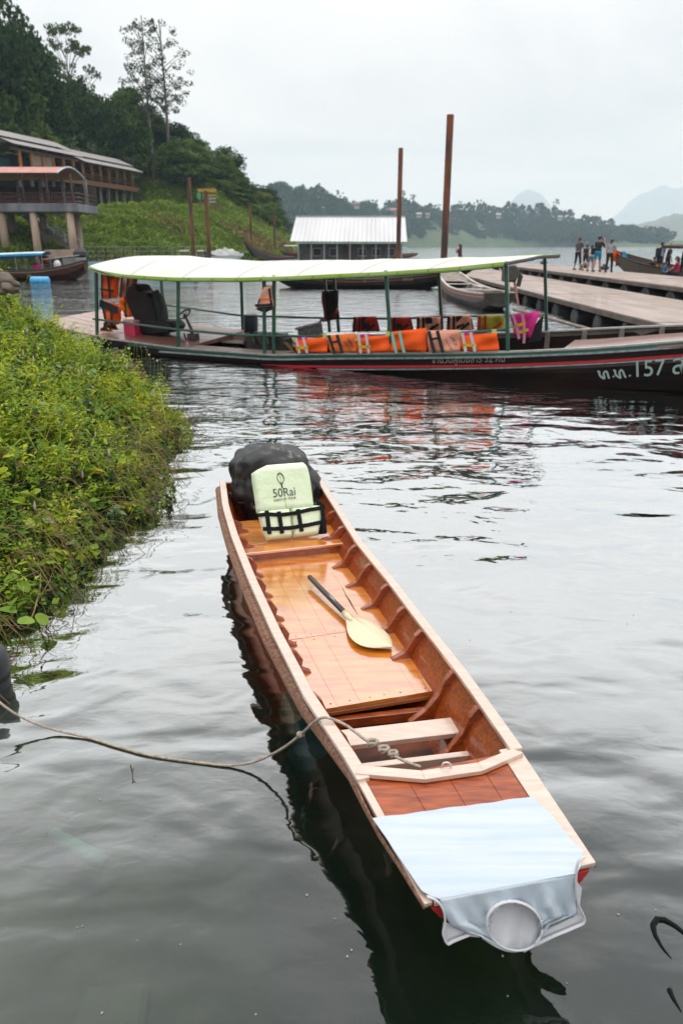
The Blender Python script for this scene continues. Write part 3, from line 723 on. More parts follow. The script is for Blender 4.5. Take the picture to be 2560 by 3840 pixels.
# hanging front with neck hole
fwd = -AX
hn = (fwd * 0.97 + Vector((0, 0, 0.2))).normalized()
h0 = (fold_l + fold_r) / 2 + fwd * 0.006
def hp(px, py, off=0.0): return PP(px, py, h0 + hn * off, hn)
rowsH = [((1648, 3372), (2162, 3276)), ((1660, 3420), (2158, 3330)), ((1690, 3470), (2155, 3380)), ((1752, 3498), (2160, 3425)), ((1800, 3512), (2060, 3466)), ((1850, 3540), (2030, 3510)), ((1900, 3562), (2000, 3545))]
F = []
for j in range(len(rowsH) - 1):
    for k in range(6):
        t = k / 6; a = [lerp(rowsH[j][0][i], rowsH[j + 1][0][i], t) for i in (0, 1)]; b = [lerp(rowsH[j][1][i], rowsH[j + 1][1][i], t) for i in (0, 1)]
        yy = j + t
        F.append([hp(lerp(a[0], b[0], i / 40), lerp(a[1], b[1], i / 40), (0.012 * math.sin(i * 0.42 + yy * 0.5) + 0.007 * math.sin(i * 1.1 - yy * 0.9) + 0.004 * math.sin(i * 2.3 + yy * 1.7)) * min(1, yy / 2)) for i in range(41)])
mb = MB().loft(F)
NC = (1927, 3472); nrx, nry = 104, 92
def inhole(v):
    d = Vector(v) - EYE; dz = d.dot(Vector((0, CT, -ST))); px = 1280 + d.x / dz * FPX; py = 1920 - d.dot(Vector((0, ST, CT))) / dz * FPX
    return ((px - NC[0]) / nrx) ** 2 + ((py - NC[1]) / nry) ** 2 < 1.0
mb.f = [f for f in mb.f if not all(inhole(mb.v[k]) for k in f)]
fr_ = mb.done('shirt_front', sh_m, shirt, smooth=True)
sdm = fr_.modifiers.new('t', 'SOLIDIFY'); sdm.thickness = 0.003
ring = [hp(NC[0] + nrx * math.cos(a), NC[1] + nry * math.sin(a) + 10 * math.cos(a), 0.012) for a in [2 * math.pi * k / 28 for k in range(29)]]
MB().tube(ring, 0.0056, 8, flat=0.6).done('neck_trim', tr_m, fr_, smooth=True)
# inside of the shirt seen through the neck
F = [[hp(lerp(1806, 2040, i / 16), lerp(lerp(3372, 3350, i / 16), lerp(3540 + 40 * math.sin(math.pi * i / 16), 3500 + 62 * math.sin(math.pi * i / 16), 0.5), j / 10), lerp(-0.070, -0.012, j / 10) + 0.010 * math.sin(i * 0.9 + 0.3 * j) * (j / 10)) for i in range(17)] for j in range(11)]
o = MB().loft(F).done('shirt_inside', tr_m, shirt, smooth=True); o.modifiers.new('t', 'SOLIDIFY').thickness = 0.002
for pts in ([(1600, 3362), (1634, 3376), (1660, 3410), (1668, 3460), (1660, 3500), (1676, 3538), (1700, 3528), (1760, 3504)], [(2190, 3212), (2168, 3230), (2158, 3276), (2158, 3330), (2166, 3390), (2190, 3452), (2150, 3478), (2050, 3520), (1960, 3566)]):
    c_ = catmull([hp(*p, 0.004) for p in pts], 4)
    MB().tube(c_, 0.0055, 8, flat=0.6).done('arm_trim', tr_m, shirt, smooth=True)
for poly in ([(1662, 3460), (1658, 3500), (1676, 3540), (1760, 3512), (1800, 3516), (1752, 3488), (1700, 3470)], [(2044, 3490), (2150, 3440), (2164, 3425), (2190, 3452), (2110, 3500), (2010, 3550), (2025, 3520)], [(2158, 3300), (2180, 3330), (2172, 3400), (2192, 3450), (2164, 3430)]):
    MB().prism([hp(*p, -0.008) for p in poly], hn * -0.003).done('shirt_lining', tr_m, shirt)

# ------------------------------------------------------------------ mooring rope
rp_m = mat('hemp_rope', (0.42, 0.36, 0.29), 0.9, (0.25, 0.21, 0.17), 60, bump=0.003, bscale=150)
rope = thing('mooring_rope', 'thin pale rope tying the skiff bow to the bank', 'rope', tuple(P(862, 2869, 0)))
zg = 0.385
path = [P(1576, 2876, 0.37), P(1535, 2862, 0.36), P(1484, 2838, 0.36), P(1446, 2815, 0.355), P(1407, 2793, 0.355), P(1369, 2774, 0.36), P(1300, 2722, 0.375), P(1241, 2695, zg), P(1206, 2692, zg), P(1172, 2712, 0.35), P(1127, 2755, 0.26), P(1050, 2812, 0.13), P(960, 2854, 0.045), P(880, 2869, 0.012), P(800, 2866, 0.006),
        P(580, 2836, 0.006), P(440, 2800, 0.006), P(330, 2766, 0.008), P(207, 2737, 0.02), P(120, 2707, 0.06), P(40, 2665, 0.12), P(-40, 2600, 0.2)]
rline = MB().tube(catmull(path, 6), 0.0062, 7).done('rope_line', rp_m, rope, smooth=True)
def knot(px, py, z, r):
    c = P(px, py, z); pts = [c + Vector((r * math.cos(t) * (1 + 0.3 * math.sin(2.3 * t)), r * math.sin(t) * 0.8, r * 0.5 * math.sin(1.7 * t))) for t in [k * 0.5 for k in range(30)]]
    MB().tube(pts, 0.0062, 6).done('knot', rp_m, rline, smooth=True)
knot(1474, 2826, 0.362, 0.014); knot(1440, 2810, 0.36, 0.016); knot(1398, 2786, 0.362, 0.017); knot(1127, 2755, 0.26, 0.011)
# ------------------------------------------------------------------ big covered longtail boat
A = Vector((0.9066, -0.4220, 0)); Nn = Vector((0.4220, 0.9066, 0)); Q0 = Vector((0, 13.66, 0)); BW = 2.4
def lp(s, off, z): return Q0 + A * s + Nn * off + Vector((0, 0, z))
def on(px, py, off=0.0): return PP(px, py, Q0 + Nn * off, Nn)
def sof(p): return (p - Q0).dot(A)
def curve_of(pix, off=0.0):
    q = sorted((sof(on(x, y, off)), on(x, y, off).z) for x, y in pix); return [k[0] for k in q], [k[1] for k in q]
cg = curve_of([(145, 1205), (240, 1231), (380, 1263), (668, 1300), (1025, 1327), (1280, 1322), (1600, 1321), (1912, 1316), (2200, 1304), (2560, 1278)])
def zg_(s): return interp(*cg, s) + max(0, s - cg[0][-1]) * 0.12
lt = thing('longtail_boat', 'long dark covered longtail boat with green posts and white canopy across the cove', 'boat', tuple(lp(0, 1.2, 0)))
dark_hull = mat('dark_hull', (0.007, 0.005, 0.005), 0.5, (0.020, 0.010, 0.007), 1.5, stretch=(1, 1, 6), spec=0.15, detail=6)
green_p = mat('green_paint', (0.012, 0.085, 0.055), 0.4, (0.008, 0.055, 0.038), 9, coat=0.3)
grey_b = mat('weathered_batten', (0.33, 0.36, 0.38), 0.6, (0.16, 0.20, 0.20), 12)
red_s = mat('red_stripe_paint', (0.42, 0.010, 0.022), 0.4)
deck_m = mat('bleached_deck', (0.40, 0.30, 0.26), 0.55, (0.27, 0.17, 0.14), 2.5, stretch=(1, 5, 1), rot=R(25), detail=6, coat=0.3, coat_ior=1.7)
deck_red = mat('reddish_deck', (0.20, 0.075, 0.055), 0.4, (0.30, 0.16, 0.13), 2, coat=0.5, coat_ior=1.7)
S_ST = sof(on(145, 1205)); S_H0 = sof(on(350, 1255)); S_BOW = 8.6
def beam_at(s): return interp([S_ST, -4, 0, 3, 5, 7, S_BOW], [BW, BW, BW, BW, 2.25, 1.7, 0.9], s)
def mid_off(s): return BW / 2
secs = []
for i in range(41):
    s = lerp(S_H0, S_BOW, i / 40); hb = beam_at(s) / 2; c = BW / 2; zt = zg_(s) - 0.03
    st = max(0.0, 1 - (s - S_H0) / 1.6) ** 1.4
    fl = 0.14; zb = lerp(-0.22, zt - 0.12, st)
    secs.append([lp(s, c - hb, zt), lp(s, c - hb + fl * 0.35, lerp(zb, zt, 0.55)), lp(s, c - hb + fl, lerp(zb, zt, 0.25)), lp(s, c - hb * 0.6, zb), lp(s, c, zb - 0.05),
                 lp(s, c + hb * 0.6, zb), lp(s, c + hb - fl, lerp(zb, zt, 0.25)), lp(s, c + hb - fl * 0.35, lerp(zb, zt, 0.55)), lp(s, c + hb, zt)])
mb = MB().loft(secs); mb.add(secs[0], [tuple(range(9))]); mb.add(secs[-1], [tuple(range(9))])
lhull = mb.done('hull', dark_hull, lt)
def near_band(name, pix, ht, m, out, th=0.02, s_to=None, side=0):
    xs_, zs_ = curve_of(pix); F = []
    s0, s1 = xs_[0], (xs_[-1] if s_to is None else s_to)
    for i in range(31):
        s = lerp(s0, s1, i / 30); z = interp(xs_, zs_, s) + max(0, s - xs_[-1]) * 0.12; o = BW / 2 - beam_at(s) / 2 - out
        F.append([lp(s, o, z + ht / 2), lp(s, o, z - ht / 2), lp(s, o + th, z - ht / 2), lp(s, o + th, z + ht / 2)])
    return MB().loft(F, closed=True, cap=True).done(name, m, lhull)
near_band('gunwale', [(380, 1266), (668, 1305), (1025, 1331), (1280, 1327), (1600, 1325), (1912, 1320), (2200, 1308), (2560, 1283)], 0.028, mat('pale_gunwale', (0.42, 0.42, 0.40), 0.5, (0.3, 0.3, 0.28), 8), 0.03, 0.09, S_BOW)
near_band('green_band', [(480, 1290), (668, 1312), (1025, 1338), (1280, 1335), (1600, 1332), (1912, 1328), (2200, 1317), (2560, 1294)], 0.055, green_p, 0.022, 0.03, S_BOW)
near_band('grey_batten', [(600, 1318), (1025, 1348), (1280, 1344), (1600, 1342), (1912, 1337), (2200, 1326), (2560, 1305)], 0.032, grey_b, 0.034, 0.04, S_BOW)
near_band('red_stripe', [(860, 1366), (1025, 1373), (1280, 1376), (1600, 1375), (1912, 1371), (2200, 1360), (2560, 1339)], 0.042, red_s, -0.012, 0.05, S_BOW)
near_band('lower_batten', [(820, 1370), (1025, 1382), (1280, 1386), (1600, 1385), (1912, 1380), (2200, 1369), (2560, 1348)], 0.02, grey_b, -0.004, 0.05, S_BOW)
# lettering on the hull
def hull_text(body, px0, py0, px1, py1, xs, m, off):
    a, b = on(px0, py0, off), on(px1, py1, off); x = (b - a).normalized(); y = (-Nn).cross(x); M = Matrix((x, y, -Nn)).transposed().to_4x4(); M.translation = a
    o = text_mesh('lettering', body, 1.0, m, Matrix(), lhull, 0.004)
    vx_ = [v.co.x for v in o.data.vertices]
    if not vx_: return
    k = (b - a).length / (max(vx_) - min(vx_)); o.data.transform(M @ Matrix.Diagonal((k, k * xs, 1, 1)))
lt_white = mat('pale_lettering', (0.32, 0.41, 0.39), 0.6); lt_dim = mat('dull_lettering', (0.30, 0.25, 0.19), 0.7)
def hull_stroke(pts, wpx, off):
    q = catmull([on(2200 + x * 0.2296, 1340 + y * 0.2296, off) for x, y in pts], 4); F = []
    for i, p in enumerate(q):
        t = (q[min(i + 1, len(q) - 1)] - q[max(0, i - 1)]).normalized(); n_ = t.cross(Nn).normalized() * wpx * 0.0021
        F.append([p - n_, p + n_, p + n_ - Nn * 0.006, p - n_ - Nn * 0.006])
    MB().loft(F, closed=True, cap=True).done('lettering', lt_white, lhull)
for pts in ([(165, 232), (198, 236), (202, 285), (240, 328), (284, 342), (268, 268), (300, 226), (330, 256), (346, 315), (360, 346)], [(425, 210), (456, 222), (462, 276), (506, 318), (546, 334), (524, 252), (552, 206), (586, 238), (610, 296), (630, 332)], [(422, 306), (440, 318)], [(684, 292), (706, 308)]):
    hull_stroke(pts, 6.5, 0.028)
hull_text('157', 2368, 1415, 2476, 1406, 1.1, lt_white, 0.03)
hull_text('ส', 2515, 1404, 2562, 1400, 1.2, lt_white, 0.05)
hull_text('จำนวนผู้โดยสาร 32 คน', 1618, 1362, 1890, 1357, 1.3, lt_dim, 0.0)
# decks: stern platform boards (run along the boat) and side walk
zs_deck = lambda s: zg_(s) - 0.004
def strip_deck(s0, s1, o0, o1, m, nm='deck_board', dz=0.0, th=0.03, tilt=0.0):
    F = []
    k = max(2, int((s1 - s0) / 0.5))
    for i in range(k + 1):
        s = lerp(s0, s1, i / k); z = zs_deck(s) + dz
        F.append([lp(s, o0, z + tilt * o0), lp(s, o1, z + tilt * o1), lp(s, o1, z - th), lp(s, o0, z - th)])
    return MB().loft(F, closed=True, cap=True).done(nm, m, lt)
S_P = sof(on(392, 1265))
for k in range(8):
    o0, o1 = BW * k / 8 + 0.006, BW * (k + 1) / 8 - 0.006
    strip_deck(S_ST, S_P, o0, o1, deck_m, tilt=0.05)
    strip_deck(S_P + 0.01, S_P + 2.1, o0, o1, deck_red if k < 6 else deck_m, tilt=0.05)
S_E = sof(on(1060, 1328))
strip_deck(S_P + 2.12, S_E, 0.0, 0.42, deck_m); strip_deck(S_P + 2.12, S_E, 1.75, BW, deck_m, tilt=0.03)
strip_deck(S_P + 2.12, S_E - 0.4, 1.3, 1.74, deck_m, dz=-0.02)
strip_deck(S_E + 0.01, S_BOW, 0.06, BW - 0.06, mat('bilge_dark', (0.03, 0.02, 0.018), 0.7), 'floor_board', dz=-0.30)
strip_deck(sof(on(2090, 1310)), S_BOW - 0.6, 0.10, 1.9, deck_red, 'fore_deck', dz=-0.06)
# far bulwark with frames (bow half)
cf = curve_of([(1400, 1252), (1900, 1252), (2065, 1245), (2300, 1232), (2560, 1219)], BW)
F = []
sF0 = sof(on(1500, 1250, BW))
for i in range(21):
    s = lerp(sF0, S_BOW, i / 20); o = BW / 2 + beam_at(s) / 2; z1 = interp(*cf, s) + max(0, s - cf[0][-1]) * 0.12; z0 = zg_(s) - 0.35
    F.append([lp(s, o, z1), lp(s, o, z0), lp(s, o + 0.03, z0), lp(s, o + 0.03, z1)])
MB().loft(F, closed=True, cap=True).done('far_bulwark', mat('grey_bulwark', (0.10, 0.085, 0.075), 0.7, (0.17, 0.15, 0.13), 4, detail=6), lt)
F = []
for i in range(21):
    s = lerp(sF0, S_BOW, i / 20); o = BW / 2 + beam_at(s) / 2; z1 = interp(*cf, s) + max(0, s - cf[0][-1]) * 0.12
    F.append([lp(s, o - 0.05, z1 + 0.03), lp(s, o - 0.05, z1), lp(s, o + 0.06, z1), lp(s, o + 0.06, z1 + 0.03)])
MB().loft(F, closed=True, cap=True).done('far_gunwale', MATS['pale_gunwale'], lt)
for px, py in ((2052, 1275), (2190, 1268), (2330, 1260), (2480, 1250)):
    s = sof(on(px, py, BW)); z1 = interp(*cf, s); o = BW / 2 + beam_at(s) / 2
    MB().box((0, 0, 0), (0.09, 0.06, 0.5), frame(lp(s, o - 0.035, z1 - 0.25), A)).done('bulwark_frame', mat('frame_grey', (0.25, 0.22, 0.20), 0.7, (0.15, 0.13, 0.12), 10), lt)
# canopy
rx, rz_ = curve_of([(345, 998), (386, 1015), (470, 1030), (585, 1038), (666, 1042), (900, 1043), (1090, 1038), (1247, 1030), (1446, 1021), (1700, 1004), (1895, 984)])
cx_, cz_ = curve_of([(420, 988), (447, 970), (490, 960), (545, 957), (700, 966), (900, 980), (1308, 975), (1700, 967), (1960, 962)], 1.2)
S_R0, S_R1 = rx[0], rx[-1]
F, U = [], []
ZFR = on(2056, 953, BW + 0.1).z
for i in range(49):
    s = lerp(S_R0, S_R1, i / 48); zn = interp(rx, rz_, s); zcr = interp(cx_, cz_, s); sc_ = s
    zf_ = lerp(lerp(zn, zcr, 0.72), ZFR, max(0.0, (s - 1.0) / (S_R1 - 1.0)) ** 1.5)
    zcr = lerp(zcr, (zn + ZFR) / 2 + 0.03, max(0.0, (s - 1.0) / (S_R1 - 1.0)) ** 1.5)
    row = []
    for k in range(17):
        t = k / 16; o = lerp(-0.10, BW + 0.10, t)
        z = zn + (zf_ - zn) * t + (zcr - (zn + zf_) / 2) * (1 - (2 * t - 1) ** 2) + 0.008 * math.sin(s * 5 + t * 9) * math.sin(math.pi * t) - 0.030 * abs(math.sin(s * 2.1)) ** 0.7 * (1 - abs(2 * t - 1))
        row.append(lp(s + 0.42 * t * (i / 48) ** 5, o, z))
    F.append(row); U.append([p - Vector((0, 0, 0.018)) for p in row])
mb = MB().loft(F); mb.loft(U, flip=True)
lcan = mb.done('canopy', mat('white_canopy', (0.60, 0.62, 0.575), 0.6, (0.54, 0.57, 0.50), 0.8, detail=6), lt, smooth=True)
for i in (6, 13, 20, 27, 34, 41):
    MB().loft([[p + Vector((0, 0, 0.003)) - A * 0.02, p + Vector((0, 0, 0.003)) + A * 0.02] for p in F[i]]).done('canopy_seam', mat('seam_grey', (0.40, 0.42, 0.37), 0.7), lcan)
for i in range(2, 48, 3):
    MB().tube([F[i][0] + Vector((0, 0, 0.0)), F[i][0] - Nn * 0.03 - Vector((0, 0, 0.03)), F[i][0] + Nn * 0.10 - Vector((0, 0, 0.075))], 0.008, 5).done('lashing', mat('dark_lashing', (0.08, 0.09, 0.04), 0.8), lcan)
lime = mat('lime_valance', (0.34, 0.52, 0.035), 0.5, (0.52, 0.62, 0.30), 0.7, lo=0.45, hi=0.75, trans=0.3)
for side in (0, 16):
    V = [[r[side] + Vector((0, 0, 0.012)), r[side] + Vector((0, 0, -0.055)) - Nn * (0.02 if side == 0 else -0.02), r[side] + Vector((0, 0, -0.055)) - Nn * (0.005 if side == 0 else -0.005), r[side] + Vector((0, 0, -0.022)) + Nn * (0.01 if side == 0 else -0.01)] for r in F]
    MB().loft(V, closed=True, cap=True).done('valance', lime, lcan)
MB().tube([p - Vector((0, 0, 0.03)) for p in F[-1]], 0.03, 8).done('canopy_pole', mat('black_pipe', (0.02, 0.02, 0.02), 0.5), lcan)
# roof bows and ridge bars under the canopy
for o in (0.05, 1.2, BW - 0.05):
    k = 0 if o < 0.5 else (8 if o < 2 else 16)
    MB().tube([r[k] - Vector((0, 0, 0.05)) for r in F[::4]], 0.02, 6).done('roof_bar', green_p, lcan)
def post(px0, py0, px1, py1, off, r=0.034):
    MB().beam(on(px0, py0, off), on(px1, py1, off), r * 1.7, r * 1.7, up=A).done('post', green_p, lt, bevel=0.006)
for q in ((361, 1008, 365, 1256), (669, 1036, 668, 1301), (990, 1034, 992, 1326), (1028, 1032, 1026, 1326), (1446, 1014, 1466, 1318), (1897, 980, 1903, 1315)): post(*q, 0.0)
for q in ((603, 1030, 616, 1190), (904, 1036, 911, 1252), (1216, 1030, 1236, 1246), (1251, 1028, 1270, 1246), (1643, 1008, 1657, 1234), (2041, 954, 2048, 1255)): post(*q, BW)
def rail_px(pts, off, r=0.024, nm='rail', m=green_p):
    MB().tube([on(x, y, off) for x, y in pts], r, 8).done(nm, m, lt, smooth=True)
rail_px([(350, 1196), (668, 1236), (900, 1257), (1200, 1262), (1466, 1258), (1700, 1250), (1900, 1236)], 0.0)
rail_px([(605, 1142), (900, 1183), (1240, 1194), (1500, 1195), (1722, 1186), (2041, 1179)], BW)
rail_px([(1560, 1189), (1722, 1185), (1900, 1182), (2041, 1178)], BW - 0.06, 0.014, 'rail_top', grey_b)
# rudder post and struts under the stern platform
for px0, py0, px1, py1 in ((277, 1240, 272, 1330), (345, 1258, 352, 1320)):
    a, b = on(px0, py0, 0.3), on(px1, py1, 0.3); MB().tube([a, b], 0.03, 6).done('stern_strut', dark_hull, lt)
MB().tube([on(330, 1300, 0.4), on(352, 1294, 0.4), on(420, 1300, 0.4)], [0.05, 0.07, 0.05], 8).done('propeller_guard', dark_hull, lt)

# ---- soft things hung on the boat
def qp(c, u, v): return (c[0] * (1 - u) + c[1] * u) * (1 - v) + (c[3] * (1 - u) + c[2] * u) * v     # corners: bl br tr tl
def quad_pillow(c, n, th, wav=0.0, nu=12, nv=11, sd=0, edge=0.09):
    rr = random.Random(sd); ph = [rr.uniform(0, 6) for _ in range(4)]
    F, B = [], []
    for j in range(nv + 1):
        v = j / nv; f, b = [], []
        for i in range(nu + 1):
            u = i / nu; d = min(u, 1 - u, v, 1 - v) / edge
            h = math.sqrt(max(0, 1 - max(0, 1 - d) ** 2)); w_ = wav * (math.sin(u * 7 + ph[0] + v * 3) + math.sin(v * 8 + ph[1] - u * 4) + math.sin(u * 15 + ph[2]) * 0.5)
            p = qp(c, u, v); f.append(p + n * (th * h + w_)); b.append(p - n * (th * 0.35 * h) + n * w_)
        F.append(f); B.append(b)
    mb = MB().loft(F); mb.loft(B, flip=True); return mb
def quad_strap(c, n, u0, v0, u1, v1, wd, z, th=0.006):
    k = 6; F = []
    a, b = qp(c, u0, v0), qp(c, u1, v1); t = (b - a).normalized(); s_ = t.cross(n).normalized() * wd / 2
    for i in range(k + 1):
        p = qp(c, lerp(u0, u1, i / k), lerp(v0, v1, i / k)) + n * z
        F.append([p - s_, p + s_, p + s_ + n * th, p - s_ + n * th])
    return MB().loft(F, closed=True, cap=True)
FAB = {k: mat('fabric_' + k, c, 0.8, tuple(x * 0.88 for x in c), 4, bump=0.012, bscale=7) for k, c in dict(
    orange=(1.0, 0.115, 0.004), light_orange=(0.98, 0.20, 0.035), coral=(0.92, 0.40, 0.27), red=(0.55, 0.035, 0.015), magenta=(0.72, 0.02, 0.26), pink=(0.70, 0.30, 0.42), mint=(0.25, 0.62, 0.50),
    white=(0.68, 0.62, 0.66), yellow=(0.65, 0.50, 0.02), olive=(0.42, 0.36, 0.03), black=(0.014, 0.014, 0.016), lime=(0.55, 0.68, 0.22), navy=(0.02, 0.03, 0.06), darkred=(0.22, 0.03, 0.02), peach=(0.78, 0.42, 0.28), grey=(0.3, 0.3, 0.31), cyan=(0.06, 0.35, 0.60), skyblue=(0.30, 0.50, 0.68)).items()}
def hung_vest(label, px, off, cloth, straps, th=0.045, wav=0.015, sd=0, extra=(), group='life vests on the longtail boat', text=None, n=None):
    c = [on(x, y, off) for x, y in px]; n = -Nn if n is None else n
    t = thing('life_vest', label, 'life vest', tuple((c[0] + c[1]) / 2), group=group)
    vp_ = quad_pillow(c, n, th, wav, sd=sd).done('vest_panel', FAB[cloth], t, smooth=True)
    for col, u0, v0, u1, v1, wd in straps:
        quad_strap(c, n, u0, v0, u1, v1, wd, th + wav * 2.2, 0.004).done('strap', FAB[col], t)
    for nm, col, poly, z in extra:
        MB().prism([qp(c, u, v) + n * z for u, v in poly], n * 0.012).done(nm, FAB[col], t)
    if text:
        for body, u0, v0, u1, v1 in text:
            a, b = qp(c, u0, v0) + n * (th + wav * 2.3), qp(c, u1, v1) + n * (th + wav * 2.3); x = (b - a).normalized(); y = n.cross(x); M = Matrix((x, y, n)).transposed().to_4x4(); M.translation = a
            o = text_mesh('lettering', body, 1.0, FAB['navy'], Matrix(), vp_, 0.002); q = [v.co.x for v in o.data.vertices]
            if q: k = (b - a).length / (max(q) - min(q)); o.data.transform(M @ Matrix.Diagonal((k, k, 1, 1)))
    return t
mg = lambda: [('collar', 'magenta', [(0.10, 1.0), (0.40, 1.0), (0.40, 1.16), (0.12, 1.16)], 0.0), ('side_tape', 'yellow', [(-0.03, 0.85), (0.09, 0.9), (0.08, 1.2), (-0.03, 1.15)], 0.005), ('shoulder_patch', 'lime', [(0.88, 0.95), (1.0, 0.95), (1.0, 1.2), (0.88, 1.22)], 0.0)]
ws = [('white', 0.16, 0.02, 0.12, 1.16, 0.05), ('white', 0.40, 0.02, 0.34, 1.16, 0.05), ('yellow', 0.1, 0.42, 0.46, 0.40, 0.05)]
hung_vest('orange vest with magenta collar, first on the near rail beside the engine', [(1112, 1324), (1230, 1322), (1226, 1262), (1104, 1276)], -0.03, 'orange', ws, extra=mg(), sd=1)
hung_vest('light orange vest with black straps and lettering, second on the near rail', [(1240, 1326), (1338, 1320), (1332, 1250), (1229, 1256)], -0.03, 'light_orange', [('black', 0.22, 0.0, 0.10, 1.0, 0.06), ('black', 0.52, 0.0, 0.40, 1.0, 0.06), ('black', 0.14, 0.6, 0.42, 0.66, 0.04)], sd=2, text=[('MAKTOUR', 0.60, 0.62, 0.80, 0.12), ('LIFE JK', 0.74, 0.72, 0.92, 0.24)])
hung_vest('orange vest with magenta collar between two light orange and mint strapped vests', [(1340, 1325), (1464, 1321), (1462, 1256), (1336, 1264)], -0.03, 'orange', ws, extra=mg(), sd=3)
hung_vest('plain orange vest with two mint green straps on the near rail', [(1468, 1322), (1598, 1320), (1596, 1230), (1466, 1244)], -0.05, 'orange', [('mint', 0.20, 0.0, 0.08, 0.98, 0.05), ('mint', 0.42, 0.02, 0.30, 1.0, 0.05)], th=0.07, sd=4)
hung_vest('faded coral vest with black straps and dark lettering on the near rail', [(1604, 1322), (1726, 1318), (1722, 1236), (1597, 1240)], -0.04, 'coral', [('black', 0.24, 0.0, 0.12, 1.0, 0.06), ('black', 0.50, 0.0, 0.38, 1.0, 0.06), ('black', 0.16, 0.62, 0.44, 0.68, 0.04)], sd=5, text=[('MAKTOUR', 0.58, 0.58, 0.76, 0.10), ('LIFE JK', 0.74, 0.72, 0.90, 0.26)])
hung_vest('orange vest with magenta collar on the near rail, nearest the bow', [(1728, 1319), (1872, 1316), (1862, 1248), (1722, 1258)], -0.03, 'orange', ws, extra=mg(), sd=6)
# far rail vests
fv = [((1318, 1244), (1420, 1244), (1412, 1186), (1326, 1188), 'red', 'black', 'red vest with black straps on the far rail, next to the dark hanging vest'),
      ((1450, 1244), (1546, 1240), (1540, 1188), (1456, 1190), 'red', 'black', 'dull red vest on the far rail right behind the mint strapped vest'),
      ((1560, 1238), (1656, 1240), (1650, 1188), (1562, 1188), 'coral', 'black', 'coral vest with black straps on the far rail left of the far post'),
      ((1672, 1240), (1772, 1238), (1764, 1180), (1676, 1186), 'coral', 'black', 'coral and black vest on the far rail right of the far post'),
      ((1786, 1240), (1892, 1238), (1888, 1180), (1790, 1184), 'olive', 'red', 'yellow-olive vest with red straps on the far rail')]
for i, (a, b, c_, d, col, sc2, lab) in enumerate(fv):
    ex = [('black_lining', 'black', [(0.42, 0.1), (0.72, 0.35), (0.66, 0.98), (0.40, 0.98)], 0.045), ('side_panel', 'black', [(0.93, 0.0), (1.05, 0.05), (1.02, 0.7), (0.94, 0.95)], 0.0)]
    hung_vest(lab, [a, b, c_, d], BW - 0.10, col, [(sc2, 0.14, 0.0, 0.12, 1.0, 0.05), (sc2, 0.34, 0.0, 0.34, 1.0, 0.05), (sc2, 0.60, 0.1, 0.95, 0.5, 0.05)], th=0.06, wav=0.014, sd=20 + i, extra=ex if sc2 == 'black' else ())
hung_vest('magenta vest with pink and yellow straps hanging off the far rail by the foremost post', [(1930, 1262), (1988, 1268), (2024, 1168), (1912, 1180)], 1.5, 'magenta', [('pink', 0.34, -0.05, 0.12, 1.0, 0.05), ('pink', 0.72, -0.2, 0.45, 1.0, 0.05), ('yellow', 0.1, 0.45, 0.6, 0.62, 0.05), ('yellow', 0.3, 0.2, 0.8, 0.35, 0.05)], th=0.08, wav=0.015, sd=31,
          extra=[('black_side', 'black', [(0.85, -0.2), (1.7, -0.05), (1.15, 0.85), (0.95, 0.5)], -0.05)])
# vests hanging from the canopy
hung_vest('bright orange vest hanging at the stern post, the upper of a chain', [(388, 1120), (440, 1118), (452, 1016), (382, 1012)], 0.25, 'orange', [('black', 0.2, 0.0, 0.22, 1.0, 0.05), ('black', 0.75, 0.0, 0.5, 1.0, 0.06), ('black', 0.1, 0.35, 0.95, 0.28, 0.04)], th=0.07, wav=0.02, sd=41)
hung_vest('orange vest hanging lower at the stern post above the boots', [(402, 1222), (446, 1216), (462, 1150), (388, 1124)], 0.22, 'orange', [('black', 0.3, 0.0, 0.1, 1.0, 0.06), ('black', 0.75, 0.0, 0.55, 1.0, 0.06), ('black', 0.0, 0.9, 1.0, 0.8, 0.16)], th=0.08, wav=0.02, sd=42)
hung_vest('brownish orange vest hanging under the canopy behind the bucket seat', [(456, 1118), (500, 1112), (522, 1026), (458, 1022)], 0.9, 'peach', [('black', 0.2, 0.0, 0.25, 1.0, 0.06), ('black', 0.7, 0.0, 0.6, 1.0, 0.06)], th=0.07, wav=0.02, sd=43)
hung_vest('red vest with yellow cord hanging between the stern post and bucket seat', [(470, 1190), (502, 1188), (498, 1112), (444, 1118)], 0.7, 'orange', [('yellow', 0.1, 0.9, 0.8, 0.1, 0.025), ('black', 0.5, 0.0, 0.7, 1.0, 0.05), ('yellow', 0.6, 1.0, 0.85, 0.2, 0.02)], th=0.06, wav=0.02, sd=44)
hung_vest('faded peach vest hanging high on the paired near posts', [(962, 1158), (1036, 1152), (1022, 1072), (996, 1070)], 0.02, 'peach', [('orange', 0.1, 0.42, 0.95, 0.40, 0.03), ('black', 0.0, 0.16, 1.0, 0.14, 0.05), ('black', 0.15, 0.14, 0.15, 0.42, 0.03), ('black', 0.92, 0.1, 0.9, 0.9, 0.05)], th=0.08, wav=0.012, sd=45, extra=[('collar_bottom', 'black', [(0.05, -0.04), (0.5, -0.22), (0.95, -0.04), (0.9, 0.05), (0.1, 0.05)], 0.02)])
hung_vest('dark maroon and black vest hanging on the paired far posts', [(1216, 1206), (1272, 1196), (1268, 1088), (1206, 1092)], BW - 0.05, 'black', [('darkred', 0.75, 0.1, 1.1, 0.3, 0.10), ('darkred', 0.3, 0.0, 0.25, 1.0, 0.05), ('coral', 0.95, 0.22, 1.08, 0.38, 0.06)], th=0.08, wav=0.02, sd=46)

